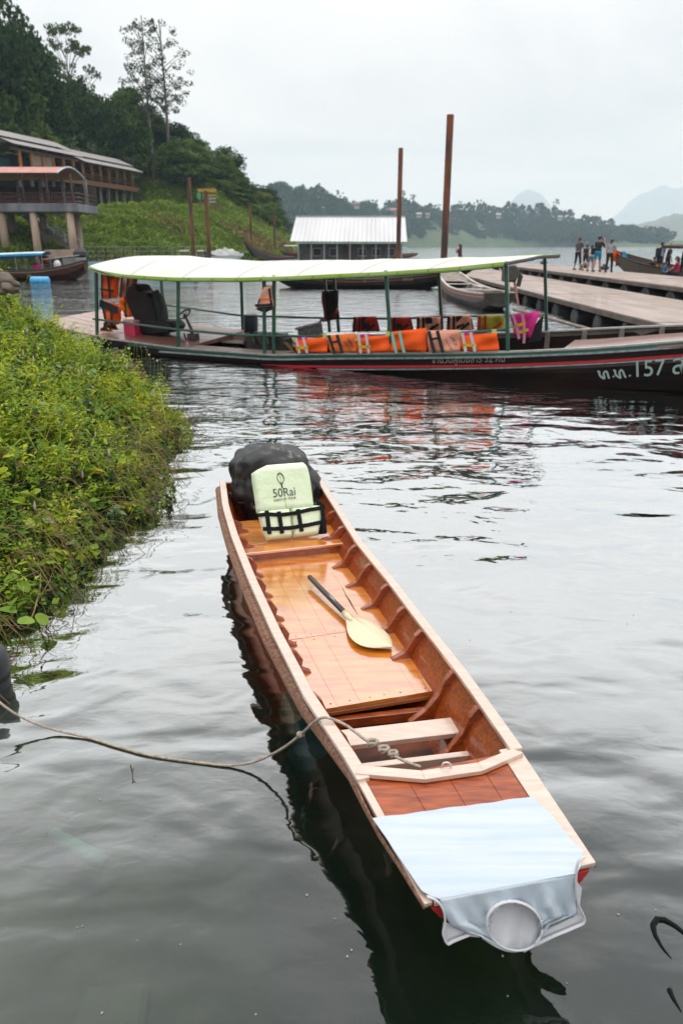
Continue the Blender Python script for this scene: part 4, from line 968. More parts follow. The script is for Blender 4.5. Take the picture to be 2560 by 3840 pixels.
# ---- bucket seat
seat_m = mat('black_seat_vinyl', (0.008, 0.008, 0.009), 0.5, (0.016, 0.015, 0.015), 3, spec=0.3, bump=0.006, bscale=10)
seat = thing('bucket_seat', 'black bucket seat with tall headrest on the longtail stern deck', 'seat', tuple(on(590, 1262, 0.9)))
of0, of1 = 0.62, 1.12
def side_loft(pts_near, nm, o0, o1, m=seat_m, bulge=0.05, par=seat):
    n_ = 7; F = []
    c = [on(x, y, (o0 + o1) / 2) for x, y in pts_near]; cen = sum(c, Vector()) / len(c)
    for k in range(n_):
        t = k / (n_ - 1); sc_ = 1 - bulge * (2 * t - 1) ** 4 * 1.5
        F.append([cen + (p - cen) * sc_ + Nn * lerp(o0 - (o0 + o1) / 2, o1 - (o0 + o1) / 2, t) for p in c])
    return MB().loft(F, closed=True, cap=True).done(nm, m, par, smooth=False, bevel=0.012)
side_loft([(494, 1100), (500, 1072), (516, 1062), (534, 1066), (546, 1088), (580, 1096), (592, 1112), (606, 1160), (612, 1205), (600, 1222), (552, 1222), (532, 1205), (508, 1150)], 'backrest', of0, of1)
side_loft([(528, 1214), (560, 1200), (620, 1198), (660, 1202), (676, 1222), (664, 1244), (600, 1250), (540, 1244)], 'seat_cushion', of0 - 0.02, of1 + 0.02)
side_loft([(530, 1242), (620, 1248), (624, 1262), (600, 1272), (548, 1270), (532, 1260)], 'seat_base', of0 + 0.04, of1 - 0.04)
side_loft([(575, 1094), (590, 1086), (596, 1112), (612, 1150), (606, 1186), (596, 1180), (586, 1128)], 'side_bolster', of0 - 0.08, of0 + 0.05)
hung_vest('pinkish vest slung behind the bucket seat headrest', [(588, 1150), (604, 1156), (598, 1090), (578, 1088)], 1.0, 'coral', [('black', 0.2, 0, 0.2, 1, 0.04)], th=0.06, sd=48)
# ---- cooler box
cb = thing('cooler_box', 'pink cooler box with pale lid on the longtail stern deck', 'cooler', tuple(on(500, 1258, 0.5)))
M = frame(on(501, 1258, 0.55), A)
MB().box((0, 0, 0.13), (0.30, 0.26, 0.27), M).done('box_body', mat('pink_plastic', (0.65, 0.045, 0.12), 0.4), cb, bevel=0.015)
MB().box((0, 0, 0.30), (0.315, 0.275, 0.06), M).done('lid', mat('pale_pink_plastic', (0.62, 0.34, 0.38), 0.45), cb, bevel=0.015)
MB().tube([M @ Vector(p) for p in ((-0.16, -0.06, 0.26), (-0.19, -0.06, 0.34), (-0.19, 0.06, 0.34), (-0.16, 0.06, 0.26))], 0.008, 6).done('handle', MATS['pale_pink_plastic'], cb)
# ---- boots
for i, (px, py) in enumerate(((402, 1243), (424, 1236))):
    bt = thing('rubber_boot', ['black and orange boot nearest the stern post', 'black and orange boot just behind the front boot'][i], 'boot', tuple(on(px, py, 0.3 + 0.15 * i)), group='boots under the hanging vests')
    M = frame(on(px, py, 0.3 + 0.15 * i), A)
    F = [[M @ Vector((x0 + dx, sgn * wv, z)) for dx, sgn, wv in ((0, -1, w_), (ln, -1, w_ * 0.8), (ln, 1, w_ * 0.8), (0, 1, w_))] for z, x0, ln, w_ in ((0.02, -0.16, 0.28, 0.05), (0.06, -0.15, 0.25, 0.05), (0.10, -0.06, 0.14, 0.045), (0.20, -0.04, 0.11, 0.045))]
    MB().loft(F, closed=True, cap=True).done('boot_upper', seat_m, bt, bevel=0.012)
    MB().box((-0.02, 0, 0.008), (0.30, 0.11, 0.02), M).done('sole', FAB['orange'], bt, bevel=0.004)
# ---- black bin, radiator, engine with steering wheel
bn = thing('plastic_drum', 'dark blue-black plastic drum by the far rail of the longtail', 'drum', tuple(on(942, 1252, BW - 0.35)))
Mb = Matrix.Translation(on(942, 1252, BW - 0.35))
MB().lathe([(0.13, 0), (0.155, 0.02), (0.165, 0.22), (0.165, 0.36), (0.15, 0.40)], 18, Mb).done('drum_body', mat('dark_blue_plastic', (0.012, 0.028, 0.04), 0.4), bn, smooth=True)
MB().lathe([(0.172, 0.385), (0.172, 0.42), (0.12, 0.43)], 18, Mb).done('drum_rim', MATS['dark_blue_plastic'], bn)
rd = thing('radiator', 'tilted finned metal radiator in the open middle of the longtail', 'radiator', tuple(on(1160, 1255, 1.2)))
c = [on(1120, 1262, 1.2), on(1204, 1256, 1.2), on(1198, 1212, 1.2), on(1114, 1232, 1.2)]
alu = mat('dull_aluminium', (0.36, 0.36, 0.36), 0.45, (0.22, 0.22, 0.22), 12, metallic=0.7)
MB().prism(c, Nn * 0.10).done('core', mat('radiator_dark', (0.10, 0.10, 0.10), 0.6), rd)
for i in range(14):
    MB().beam(qp(c, (i + 0.5) / 14, 0.02) - Nn * 0.012, qp(c, (i + 0.5) / 14, 0.98) - Nn * 0.012, 0.02, 0.02).done('fin', alu, rd)
for v in (0.0, 1.0): MB().beam(qp(c, -0.03, v), qp(c, 1.03, v), 0.14, 0.05).done('tank', alu, rd, bevel=0.008)
MB().tube([c[2], c[2] + Vector((0.03, 0, 0.06)), c[2] + Vector((0.10, 0.02, 0.05))], 0.03, 8).done('neck', alu, rd)
en = thing('boat_engine', 'greasy engine block in the well between the near and far decks', 'engine', tuple(on(1000, 1300, 1.0)))
iron = mat('oily_iron', (0.04, 0.038, 0.035), 0.45, (0.08, 0.07, 0.06), 8, metallic=0.2, detail=6)
M = frame(on(1010, 1300, 1.0), A)
MB().box((0, 0, 0.05), (0.9, 0.4, 0.32), M).done('engine_block', iron, en, bevel=0.03)
MB().box((0.05, 0, 0.25), (0.7, 0.26, 0.10), M).done('cylinder_head', alu, en, bevel=0.02)
for i in range(4): MB().tube([M @ Vector((-0.25 + 0.17 * i, -0.1, 0.28)), M @ Vector((-0.25 + 0.17 * i, -0.24, 0.22)), M @ Vector((-0.20 + 0.17 * i, -0.26, 0.08))], 0.03, 8).done('exhaust_pipe', iron, en)
MB().tube([M @ Vector(p) for p in ((0.4, -0.1, 0.1), (0.55, -0.25, 0.12), (0.72, -0.25, -0.05), (0.7, -0.2, -0.18))], 0.035, 8).done('hose', mat('ochre_hose', (0.22, 0.15, 0.05), 0.6), en, smooth=True)
MB().lathe([(0.16, -0.03), (0.16, 0.03)], 16, M @ Matrix.Translation((-0.5, 0, 0.1)) @ Matrix.Rotation(R(90), 4, 'Y')).done('flywheel', iron, en)
sw = thing('steering_console', 'black steering wheel and levers in front of the bucket seat', 'steering wheel', tuple(on(712, 1285, 0.75)))
c0 = on(692, 1178, 0.85)
ringp = [c0 + (A * 0.10 * math.cos(t) + Vector((0, 0, 0.10 * math.cos(t))) + Nn * 0.17 * math.sin(t)) for t in [2 * math.pi * k / 20 for k in range(21)]]
MB().tube(ringp, 0.016, 8).done('wheel_rim', seat_m, sw, smooth=True)
for k in (2, 9, 16): MB().tube([c0, ringp[k]], 0.012, 6).done('wheel_spoke', alu, sw)
MB().tube([c0, on(720, 1240, 0.85), on(716, 1288, 0.85)], [0.025, 0.035, 0.045], 8).done('column', iron, sw)
for k in range(4):
    a = on(690 + 14 * k, 1250 + 6 * (k % 2), 0.7 + 0.12 * k); MB().tube([a, a + Vector((0.05, -0.02, -0.16)), a + Vector((0.12, -0.03, -0.22))], [0.02, 0.025, 0.02], 6).done('lever', alu if k % 2 else iron, sw)
MB().box((0, 0, 0), (0.2, 0.2, 0.14), frame(on(725, 1262, 0.8), A)).done('gear_box', iron, sw, bevel=0.02)
# ------------------------------------------------------------------ foliage helpers
def leaf_mat(name, a, b, c, scale=2.5, trans=0.25):
    m = bpy.data.materials.new(name); m.use_nodes = True; t = m.node_tree; bs = t.nodes['Principled BSDF']; L = t.links.new
    tcn = t.nodes.new('ShaderNodeTexCoord'); n = t.nodes.new('ShaderNodeTexNoise'); n.inputs['Scale'].default_value = scale; n.inputs['Detail'].default_value = 3
    L(tcn.outputs['Object'], n.inputs['Vector']); oi = t.nodes.new('ShaderNodeObjectInfo')
    ad = t.nodes.new('ShaderNodeMath'); ad.operation = 'MULTIPLY_ADD'; ad.inputs[1].default_value = 0.35; L(oi.outputs['Random'], ad.inputs[0]); L(n.outputs['Fac'], ad.inputs[2])
    cr_ = t.nodes.new('ShaderNodeValToRGB'); L(ad.outputs[0], cr_.inputs[0]); e = cr_.color_ramp.elements
    e[0].position = 0.42; e[0].color = (*a, 1); e[1].position = 0.95; e[1].color = (*c, 1); k = e.new(0.68); k.color = (*b, 1)
    L(cr_.outputs[0], bs.inputs['Base Color']); bs.inputs['Roughness'].default_value = 0.55; bs.inputs['Specular IOR Level'].default_value = 0.12
    tr = t.nodes.new('ShaderNodeBsdfTranslucent'); ms = t.nodes.new('ShaderNodeMixShader'); ms.inputs[0].default_value = trans
    L(cr_.outputs[0], tr.inputs['Color']); L(bs.outputs[0], ms.inputs[1]); L(tr.outputs[0], ms.inputs[2]); L(ms.outputs[0], t.nodes['Material Output'].inputs['Surface'])
    MATS[name] = m; return m
lm_dark = leaf_mat('leaves_dark', (0.022, 0.050, 0.016), (0.040, 0.080, 0.022), (0.080, 0.118, 0.030))
lm_mid = leaf_mat('leaves_mid', (0.050, 0.10, 0.020), (0.090, 0.155, 0.030), (0.17, 0.21, 0.046))
lm_pale = leaf_mat('leaves_pale', (0.060, 0.11, 0.050), (0.11, 0.17, 0.085), (0.19, 0.24, 0.14))
lm_far = leaf_mat('leaves_far', (0.026, 0.058, 0.026), (0.046, 0.082, 0.034), (0.085, 0.105, 0.05), scale=1.2)
bark = mat('bark_grey', (0.20, 0.17, 0.14), 0.9, (0.10, 0.085, 0.07), 3, stretch=(4, 4, 0.6), bump=0.05)
bark_d = mat('bark_dark', (0.06, 0.045, 0.035), 0.9, (0.11, 0.09, 0.07), 3)

def quads(cen, size, rg, aspect=0.6, up=0.25, flat=0.0):
    """rhombic leaves (two triangles, folded) at the points cen"""
    n = len(cen)
    d = rg.normal(size=(n, 3)); d[:, 2] -= up; d /= np.linalg.norm(d, axis=1)[:, None]
    if flat:
        d[:, 2] *= 1 - flat * 0.7; d /= np.linalg.norm(d, axis=1)[:, None]
    r = rg.normal(size=(n, 3)) * (1 - flat * 0.55); r[:, 2] += flat * 1.2; s = np.cross(d, r); s /= np.linalg.norm(s, axis=1)[:, None]; nn = np.cross(d, s)
    sz = (size * rg.uniform(0.6, 1.35, n))[:, None]
    a = cen - d * sz * 0.5; b = cen + s * sz * aspect * 0.5 + nn * sz * 0.06; c = cen + d * sz * 0.5; e = cen - s * sz * aspect * 0.5 + nn * sz * 0.06
    v = np.stack([a, b, c, e], 1).reshape(-1, 3)
    return v
def np_mesh(name, v, m, nper=4, mat_idx=None, mats=None):
    n = len(v) // nper
    me = bpy.data.meshes.new(name); me.vertices.add(len(v)); me.vertices.foreach_set('co', np.ascontiguousarray(v, dtype=np.float32).ravel())
    me.loops.add(n * nper); me.loops.foreach_set('vertex_index', np.arange(n * nper, dtype=np.int32))
    me.polygons.add(n); me.polygons.foreach_set('loop_start', np.arange(n, dtype=np.int32) * nper); me.polygons.foreach_set('loop_total', np.full(n, nper, dtype=np.int32))
    for k in (mats or [m]): me.materials.append(k)
    if mat_idx is not None: me.polygons.foreach_set('material_index', mat_idx.astype(np.int32))
    me.update(calc_edges=True); me.validate(); return me
def crown_pts(rg, ncl, per, env, clr, squash=0.75):
    """clumps of leaves inside an envelope env(rng)->point"""
    cs = np.array([env(rg) for _ in range(ncl)]); out = []
    for c in cs:
        r = clr * rg.uniform(0.65, 1.3); k = int(per * rg.uniform(0.7, 1.3))
        p = rg.normal(size=(k, 3)); p /= np.linalg.norm(p, axis=1)[:, None]; p *= (rg.uniform(0.25, 1, k) ** 0.45)[:, None] * r; p[:, 2] *= squash
        out.append(c + p)
    return cs, np.concatenate(out)
def make_tree(kind, seed):
    """unit-height tree: returns (crown mesh, trunk mesh)"""
    rg = np.random.default_rng(seed)
    if kind == 'dense':
        def env(r):
            while True:
                p = r.uniform(-1, 1, 3)
                if 0.25 < np.linalg.norm(p) < 1: break
            return np.array([p[0] * 0.36, p[1] * 0.36, 0.56 + p[2] * 0.36])
        cs, pts = crown_pts(rg, 80, 80, env, 0.115); sz, asp, m = 0.040, 0.68, lm_dark
    elif kind == 'mid':
        def env(r):
            t = r.uniform(0, 1); a = r.uniform(0, 6.28); rad = (0.40 * math.sin(math.pi * (0.15 + 0.8 * t)) + 0.04) * math.sqrt(r.uniform(0.1, 1))
            return np.array([rad * math.cos(a), rad * math.sin(a), 0.16 + 0.76 * t])
        cs, pts = crown_pts(rg, 74, 76, env, 0.11); sz, asp, m = 0.042, 0.65, lm_mid
    elif kind == 'pale':
        def env(r):
            t = r.uniform(0, 1); a = r.uniform(0, 6.28); rad = (0.42 * math.sin(math.pi * (0.2 + 0.75 * t)) + 0.03) * math.sqrt(r.uniform(0.2, 1))
            return np.array([rad * math.cos(a), rad * math.sin(a), 0.2 + 0.7 * t])
        cs, pts = crown_pts(rg, 52, 60, env, 0.095, 0.6); sz, asp, m = 0.042, 0.65, lm_pale
    elif kind == 'spread':
        def env(r):
            lay = r.choice([0.94, 0.86, 0.76, 0.66, 0.56], p=[0.22, 0.28, 0.24, 0.16, 0.10]); a = r.uniform(0, 6.28)
            rad = {0.94: 0.2, 0.86: 0.32, 0.76: 0.40, 0.66: 0.44, 0.56: 0.42}[float(lay)] * math.sqrt(r.uniform(0.05, 1))
            return np.array([rad * math.cos(a), rad * math.sin(a), lay - 0.35 * rad * rad + r.normal() * 0.012])
        cs, pts = crown_pts(rg, 84, 40, env, 0.062, 0.30); sz, asp, m = 0.024, 0.5, lm_dark
    elif kind == 'tall':
        def env(r):
            t = r.uniform(0, 1) ** 0.8; a = r.uniform(0, 6.28); rad = (0.05 + 0.125 * math.sin(math.pi * min(1, 0.12 + t * 0.78)) * r.uniform(0.35, 1.25))
            return np.array([rad * math.cos(a), rad * math.sin(a), 0.99 - 0.60 * t - 0.15 * rad])
        cs, pts = crown_pts(rg, 105, 28, env, 0.026, 0.8); sz, asp, m = 0.0155, 0.45, lm_dark
    elif kind == 'far':
        def env(r):
            t = r.uniform(0, 1); a = r.uniform(0, 6.28); rad = (0.40 * math.sin(math.pi * (0.1 + 0.85 * t)) + 0.03) * math.sqrt(r.uniform(0.1, 1))
            return np.array([rad * math.cos(a), rad * math.sin(a), 0.12 + 0.80 * t])
        cs, pts = crown_pts(rg, 34, 44, env, 0.13); sz, asp, m = 0.075, 0.8, lm_far
    elif kind == 'farthin':
        def env(r):
            t = r.uniform(0, 1); a = r.uniform(0, 6.28); rad = 0.26 * math.sqrt(r.uniform(0.05, 1))
            return np.array([rad * math.cos(a), rad * math.sin(a), 0.50 + 0.45 * t])
        cs, pts = crown_pts(rg, 13, 22, env, 0.075); sz, asp, m = 0.06, 0.6, lm_far
    cm = np_mesh('crown', quads(pts, sz, rg, asp), m)
    mb = MB(); thin = kind in ('tall',)
    r0 = {'tall': 0.0105, 'spread': 0.016, 'farthin': 0.02}.get(kind, 0.024); topz = {'spread': 0.80, 'tall': 0.98}.get(kind, 0.72)
    sway = rg.normal(size=2) * (0.008 if thin else 0.03)
    ax_ = lambda z: Vector((sway[0] * math.sin(z * 4) , sway[1] * math.sin(z * 3), z))
    mb.tube([ax_(z) for z in np.linspace(-0.06, topz, 9)], list(np.linspace(r0 * 1.25, r0 * 0.28, 9)), 8)
    idx = rg.choice(len(cs), min(len(cs), 34 if kind in ('tall', 'spread') else 12), replace=False)
    for i in idx:
        c = Vector(cs[i]); z0 = max({'spread': 0.46, 'tall': 0.36}.get(kind, 0.10), min(topz - 0.02, c.z - 0.5 * math.hypot(c.x, c.y) - 0.03)); a = ax_(z0); md = lerp(a, c, 0.55) + Vector((0, 0, 0.02))
        rr = r0 * 0.42 * (1 - 0.5 * z0)
        mb.tube([a, md, c], [rr, rr * 0.6, rr * 0.2], 5, cap=False)
    tm = me_of('trunk', mb.v, mb.f, bark if kind in ('tall', 'farthin') else bark_d, True)
    return cm, tm
PROTO = {k: [make_tree(k, 100 + i * 7 + len(k)) for i in range(n)] for k, n in dict(dense=4, mid=3, pale=2, spread=1, tall=2, far=4, farthin=3).items()}
_tc = {}
def plant_tree(kind, base, height, width, label, group, rz=None, name='tree', var=None):
    k = _tc.get(kind, 0); _tc[kind] = k + 1
    cm, tm = PROTO[kind][k % len(PROTO[kind]) if var is None else var]
    t = thing(name, label, 'tree', tuple(base), group=group)
    t.rotation_euler = (0, 0, (k * 2.399) % 6.28 if rz is None else rz); t.scale = (width, width, height)
    for nm, me in (('trunk', tm), ('crown', cm)):
        o = bpy.data.objects.new(nm, me); COL.objects.link(o); o.parent = t
    return t
KIND_W = {'dense': 'dense dark green tree', 'mid': 'mid green tree', 'pale': 'pale leaved tree'}
def hill_label(kind, px):
    return KIND_W[kind] + (' on the wooded hill left of the flat-layered tree' if px < 180 else ' on the wooded hill behind the restaurant roof' if px < 400 else ' between the restaurant and the two tall slender trees' if px < 520 else ' behind the trunks of the two tall slender trees' if px < 670 else ' above the grassy slope behind the twin piles' if px < 860 else ' at the right end of the wooded headland')
def far_label(px):
    return 'hazy tree on the far shore ' + ('left of the pile before the floating house' if px < 1490 else 'between the two tallest piles' if px < 1670 else 'above the jetty and left of the tourists' if px < 2130 else 'above the tourists and the right longtail')
def hill_tree(kind, px, pyt, Y, wpx, label=None, group=None, **k):
    top = PY(px, pyt, Y); zb = hill_z(top.x, top.y) - 0.3; h = max(2.5, top.z - zb)
    unit = {'dense': 0.92, 'mid': 0.95, 'pale': 0.95, 'spread': 1.0, 'tall': 0.34}[kind]
    wid = wpx / FPX * top.y / 1.08 / unit * (1.35 if kind in ('dense', 'mid', 'pale') else 1.0)
    if kind in ('dense', 'mid', 'pale') and h > 1.25 * wid: zb = top.z - 1.25 * wid; h = 1.25 * wid
    return plant_tree(kind, (top.x, top.y, zb), h / 0.96, wid, label or hill_label(kind, px), group or 'trees on the wooded hillside', **k)
hill_tree('spread', 232, 92, 142, 270, 'open flat-layered tree standing against the sky above the restaurant', 'landmark trees', rz=0.6)
hill_tree('tall', 530, 70, 150, 175, 'left one of two tall slender bare-trunked trees against the sky', 'landmark trees', rz=0.3, var=0)
hill_tree('tall', 596, 84, 154, 185, 'right one of two tall slender bare-trunked trees against the sky', 'landmark trees', rz=2.0, var=1)
for q in [('dense', -40, -60, 104, 260), ('dense', 30, 55, 108, 210), ('dense', 85, 130, 113, 190), ('dense', 135, 200, 120, 170), ('mid', 20, 230, 99, 220), ('mid', 80, 300, 102, 210), ('dense', 150, 330, 112, 170), ('mid', -30, 330, 93, 240), ('dense', 60, 400, 96, 190), ('pale', 170, 410, 112, 150), ('mid', 10, 430, 92, 190),
          ('dense', 290, 292, 128, 170), ('dense', 340, 330, 132, 150), ('dense', 240, 340, 126, 140), ('pale', 270, 440, 122, 180), ('pale', 215, 470, 116, 140), ('mid', 330, 480, 130, 150), ('pale', 370, 500, 130, 170), ('mid', 300, 520, 128, 150),
          ('mid', 470, 325, 148, 150), ('dense', 420, 385, 140, 150), ('dense', 520, 395, 150, 150), ('mid', 455, 440, 140, 150), ('dense', 560, 430, 150, 130), ('mid', 510, 480, 142, 160), ('pale', 430, 500, 136, 150), ('mid', 580, 500, 144, 150), ('pale', 490, 560, 134, 140), ('mid', 560, 580, 134, 150),
          ('dense', 650, 460, 160, 110), ('dense', 700, 490, 160, 110), ('mid', 740, 520, 160, 100), ('mid', 650, 540, 150, 150), ('mid', 700, 570, 150, 140), ('mid', 620, 600, 138, 150), ('pale', 665, 630, 136, 120), ('mid', 730, 610, 148, 130), ('mid', 775, 610, 156, 110), ('mid', 700, 650, 138, 110),
          ('dense', 845, 552, 165, 120), ('dense', 815, 610, 165, 100), ('dense', 880, 640, 168, 90), ('mid', 830, 690, 142, 100), ('mid', 880, 720, 150, 110), ('dense', 945, 688, 168, 110), ('dense', 1000, 705, 172, 90), ('mid', 965, 760, 158, 110), ('pale', 960, 800, 152, 70), ('dense', 1030, 780, 168, 70), ('mid', 1062, 810, 170, 60), ('mid', 1010, 840, 158, 80), ('mid', 920, 775, 145, 80)]:
    q = list(q); q[3] = max(q[3], interp([-100, 0, 500, 700], [122, 124, 152, 110], q[1])) if q[1] < 540 else q[3]
    if 500 < q[1] < 650: q[3] = max(q[3], 162)
    for _k in range(20):
        _p = PY(q[1], q[2], q[3]); _zb = hill_z(_p.x, _p.y); _py = 1920 - FPX * math.tan(math.atan2(_zb - CAM_H, q[3]) + PITCH)
        if _py < interp([-100, 500, 560, 700, 800, 880, 950, 1050], [760, 760, 725, 705, 715, 745, 800, 870], q[1]) + 6 or q[3] > 182: break
        q[3] += 3
    hill_tree(*q)
SIL = [(-100, -60), (0, 0), (60, 110), (110, 170), (190, 330), (290, 300), (350, 340), (385, 425), (420, 385), (470, 335), (530, 370), (600, 440), (700, 492), (745, 525), (790, 610), (845, 560), (900, 645), (945, 692), (1010, 715), (1070, 805), (1100, 860)]
rb = random.Random(15); nfill = 0
for _ in range(2500):
    if nfill >= 120: break
    px = rb.uniform(-60, 1075); lo = interp([-100, 0, 300, 490, 640, 700, 1000, 1080], [120, 124, 140, 160, 162, 140, 146, 156], px); Y = rb.uniform(lo, lo + 48)
    x = PY(px, 700, Y).x; zb = hill_z(x, Y) - 0.4; zt_ = min(zb + rb.uniform(6.5, 12.5), PY(px, interp([q[0] for q in SIL], [q[1] for q in SIL], px) + 12, Y).z)
    if zt_ - zb < 3.2: continue
    bpy_ = 1920 - FPX * math.tan(math.atan2(zb - CAM_H, Y) + PITCH)
    if bpy_ > interp([-100, 500, 560, 700, 800, 880, 950, 1050], [760, 760, 725, 705, 715, 745, 800, 870], px): continue
    nfill += 1; kd = rb.choice(['dense', 'mid', 'mid', 'pale'] if px < 500 else ['dense', 'mid', 'mid', 'mid'])
    plant_tree(kd, (x, Y, zb), zt_ - zb, (zt_ - zb) * rb.uniform(0.95, 1.35), hill_label(kd, px), 'trees on the wooded hillside')
# bushes at the foot of the trees and on the slope
rb = random.Random(5)
for i in range(40):
    px = rb.uniform(600, 1060); f_ = (px - 560) / 500
    Y = lerp(124, 164, f_) + rb.uniform(-4, 6); x = PY(px, 800, Y).x; zb = hill_z(x, Y); h = rb.uniform(1.6, 3.4)
    if 1920 - FPX * math.tan(math.atan2(zb - CAM_H, Y) + PITCH) > interp([500, 560, 700, 800, 880, 950, 1050], [760, 740, 725, 740, 775, 830, 890], px): continue
    plant_tree('mid', (x, Y, zb - 0.5), h, h * rb.uniform(0.9, 1.5), 'low leafy bush on the grassy slope below the trees', 'bushes on the slope', name='bush')
# far shore trees
rb = random.Random(9); nfar = 0
def far_tree(px, pyt, wpx, kind, depth):
    y0 = far_y0(px) + depth * 130; top = PY(px, pyt, y0)
    b = interp([q[0] for q in prof], [q[1] for q in prof], depth); zb = max(0.0, far_top(px) * b) - 0.5
    h = top.z - zb
    if h < 6: return
    h = min(h, 30); zb = top.z - h
    plant_tree(kind, (top.x, y0, zb), h, wpx / FPX * y0 / 1.08 / (0.95 if kind == 'far' else 0.6), far_label(px), 'trees along the far shore')
sky_pts = [(600, 700), (1000, 705), (1040, 690), (1100, 692), (1150, 702), (1195, 694), (1235, 735), (1290, 765), (1380, 760), (1420, 775), (1515, 728), (1560, 755), (1620, 772), (1740, 768), (1795, 757), (1880, 755), (1960, 765), (2085, 762), (2130, 790), (2190, 808), (2260, 815), (2300, 818), (2350, 845), (2450, 850), (2530, 866), (2600, 880), (2900, 895)]
for i in range(88):
    px = 985 + i * 18.8 + rb.uniform(-6, 6); y = interp([q[0] for q in sky_pts], [q[1] for q in sky_pts], px)
    far_tree(px, y + rb.uniform(-8, 22), rb.uniform(34, 60), 'far', 1.0)
for px, y in ((1018, 690), (1075, 686), (1190, 684), (1272, 712), (1402, 748), (1455, 748), (1512, 712), (1545, 728), (1735, 752), (2084, 746), (1790, 748), (2245, 812), (1130, 690), (1640, 765), (2420, 845)):
    far_tree(px, y, 34, 'farthin', 1.1)
fw = []
for i in range(520):
    px = rb.uniform(985, 2620); d = rb.choice([0.10, 0.2, 0.3, 0.45, 0.6, 0.8]); b = interp([q[0] for q in prof], [q[1] for q in prof], d)
    if 1600 < px < 2050 and d < 0.25 and rb.random() < 0.35: continue
    y0 = far_y0(px) + d * 130; base = PY(px, 0, y0); zb = far_top(px) * b - 1.5; h = rb.uniform(11, 22); wd_ = rb.uniform(13, 24); a_ = rb.uniform(0, 6.28)
    src = PROTO['far'][i % 4][0]; v = np.empty(len(src.vertices) * 3); src.vertices.foreach_get('co', v); v = v.reshape(-1, 4, 3)[::2].reshape(-1, 3)
    fw.append(np.stack([base.x + wd_ * (v[:, 0] * math.cos(a_) - v[:, 1] * math.sin(a_)), y0 + wd_ * (v[:, 0] * math.sin(a_) + v[:, 1] * math.cos(a_)), zb + h * v[:, 2]], 1))
lm_fw = leaf_mat('leaves_far_wood', (0.026, 0.058, 0.026), (0.046, 0.082, 0.034), (0.085, 0.105, 0.05), scale=0.03)
tag(place('far_woods', np_mesh('far_woods', np.concatenate(fw), lm_fw)), 'hazy woods covering the slopes of the far shore', 'woods', kind='stuff')

# ------------------------------------------------------------------ grass on the hillside
rg = np.random.default_rng(3)
def blades(base, nrm_len, rg, wid, lean=0.5):
    n = len(base); a = rg.uniform(0, 6.283, n); L = nrm_len * rg.uniform(0.6, 1.4, n)
    d = np.stack([np.cos(a) * lean, np.sin(a) * lean, np.ones(n)], 1); d /= np.linalg.norm(d, axis=1)[:, None]
    s = np.stack([-np.sin(a), np.cos(a), np.zeros(n)], 1) * (wid * rg.uniform(0.7, 1.3, n))[:, None]
    b = base; m_ = base + d * (L * 0.6)[:, None]; t = base + d * L[:, None]; t[:, 2] -= L * 0.22; t[:, :2] += d[:, :2] * (L * 0.5)[:, None]
    return np.stack([b - s, b + s, m_ + s * 0.7, m_ - s * 0.7, m_ - s * 0.7, m_ + s * 0.7, t + s * 0.1, t - s * 0.1], 1).reshape(-1, 3)
pts = []
for _ in range(2000000):
    if len(pts) >= 76000: break
    x = rg.uniform(-52, -9); ysh = interp(sx, sy, x); y = ysh + rg.uniform(0, 90)
    if y > 172 or x > -9.2: continue
    u = x / (y / 1.07) * FPX + 1280
    if u < -60 or u > 1120: continue
    z = hill_z(x, y); pv = 1920 - FPX * math.tan(math.atan2(z - CAM_H, y) + PITCH)
    if pv < interp([-100, 500, 560, 700, 800, 880, 950, 1050], [740, 735, 690, 665, 675, 700, 760, 830], u): continue
    pts.append((x, y, z - 0.1))
pts = np.array(pts)
gm = [mat('grass_lime', (0.34, 0.42, 0.06), 0.7, (0.22, 0.31, 0.045), 0.12, trans=0.3), mat('grass_green', (0.14, 0.24, 0.036), 0.7, (0.20, 0.28, 0.05), 0.12, trans=0.3), mat('grass_dry', (0.30, 0.20, 0.10), 0.8, (0.13, 0.10, 0.04), 0.12, trans=0.2)]
vv = np.concatenate([blades(pts, 0.85, rg, 0.10, 0.7), blades(pts + rg.normal(size=pts.shape) * [0.3, 0.3, 0], 0.7, rg, 0.10, 0.9)])
pp = np.concatenate([pts, pts]); dry = np.sin(pp[:, 0] * 0.35 + 1.0) * np.sin(pp[:, 1] * 0.21) + rg.normal(size=len(pp)) * 0.45 + np.clip((pp[:, 0] + 24) * 0.07, 0, 0.9) * (pp[:, 1] < 150)
mi = np.where(dry > 0.85, 2, np.where(rg.uniform(size=len(pp)) < 0.5, 0, 1))
tag(place('hill_grass', np_mesh('hill_grass', vv, None, 4, np.repeat(mi, 2), gm)), 'rough grass and creepers covering the slope above the water', 'grass', kind='stuff')

# ------------------------------------------------------------------ near bank plants
rg = np.random.default_rng(21)
def bank_points(n, thick, y0=2.2, y1=11.6, x0=-6.2, over=0.25):
    out = []
    while len(out) < n:
        y = rg.uniform(y0, y1); x = rg.uniform(x0, edge_x(y) + over)
        z = bank_z(x, y)
        d = edge_x(y) - x
        if z < -0.06: continue
        if d < 0 and rg.uniform() < 0.55: continue
        if math.hypot(x, y) > 2 and abs((x / max(0.5, y * 0.98)) * FPX + 1280) > 5000: continue
        if x / y < -0.62: continue
        bump_ = (0.5 + 0.28 * math.sin(x * 2.3 + 1.1 * y) * math.sin(y * 1.7 - x) + 0.26 * math.sin(x * 5.1 - y * 3.3) * math.sin(y * 4.7 + x * 2.0))
        top_ = thick * (0.22 + 1.05 * bump_ ** 1.3) * min(1, 0.22 + max(0, d) * 0.9)
        out.append((x, y, max(0.0, z) + 0.02 + top_ * rg.uniform(0, 1) ** 0.55))
    return np.array(out)
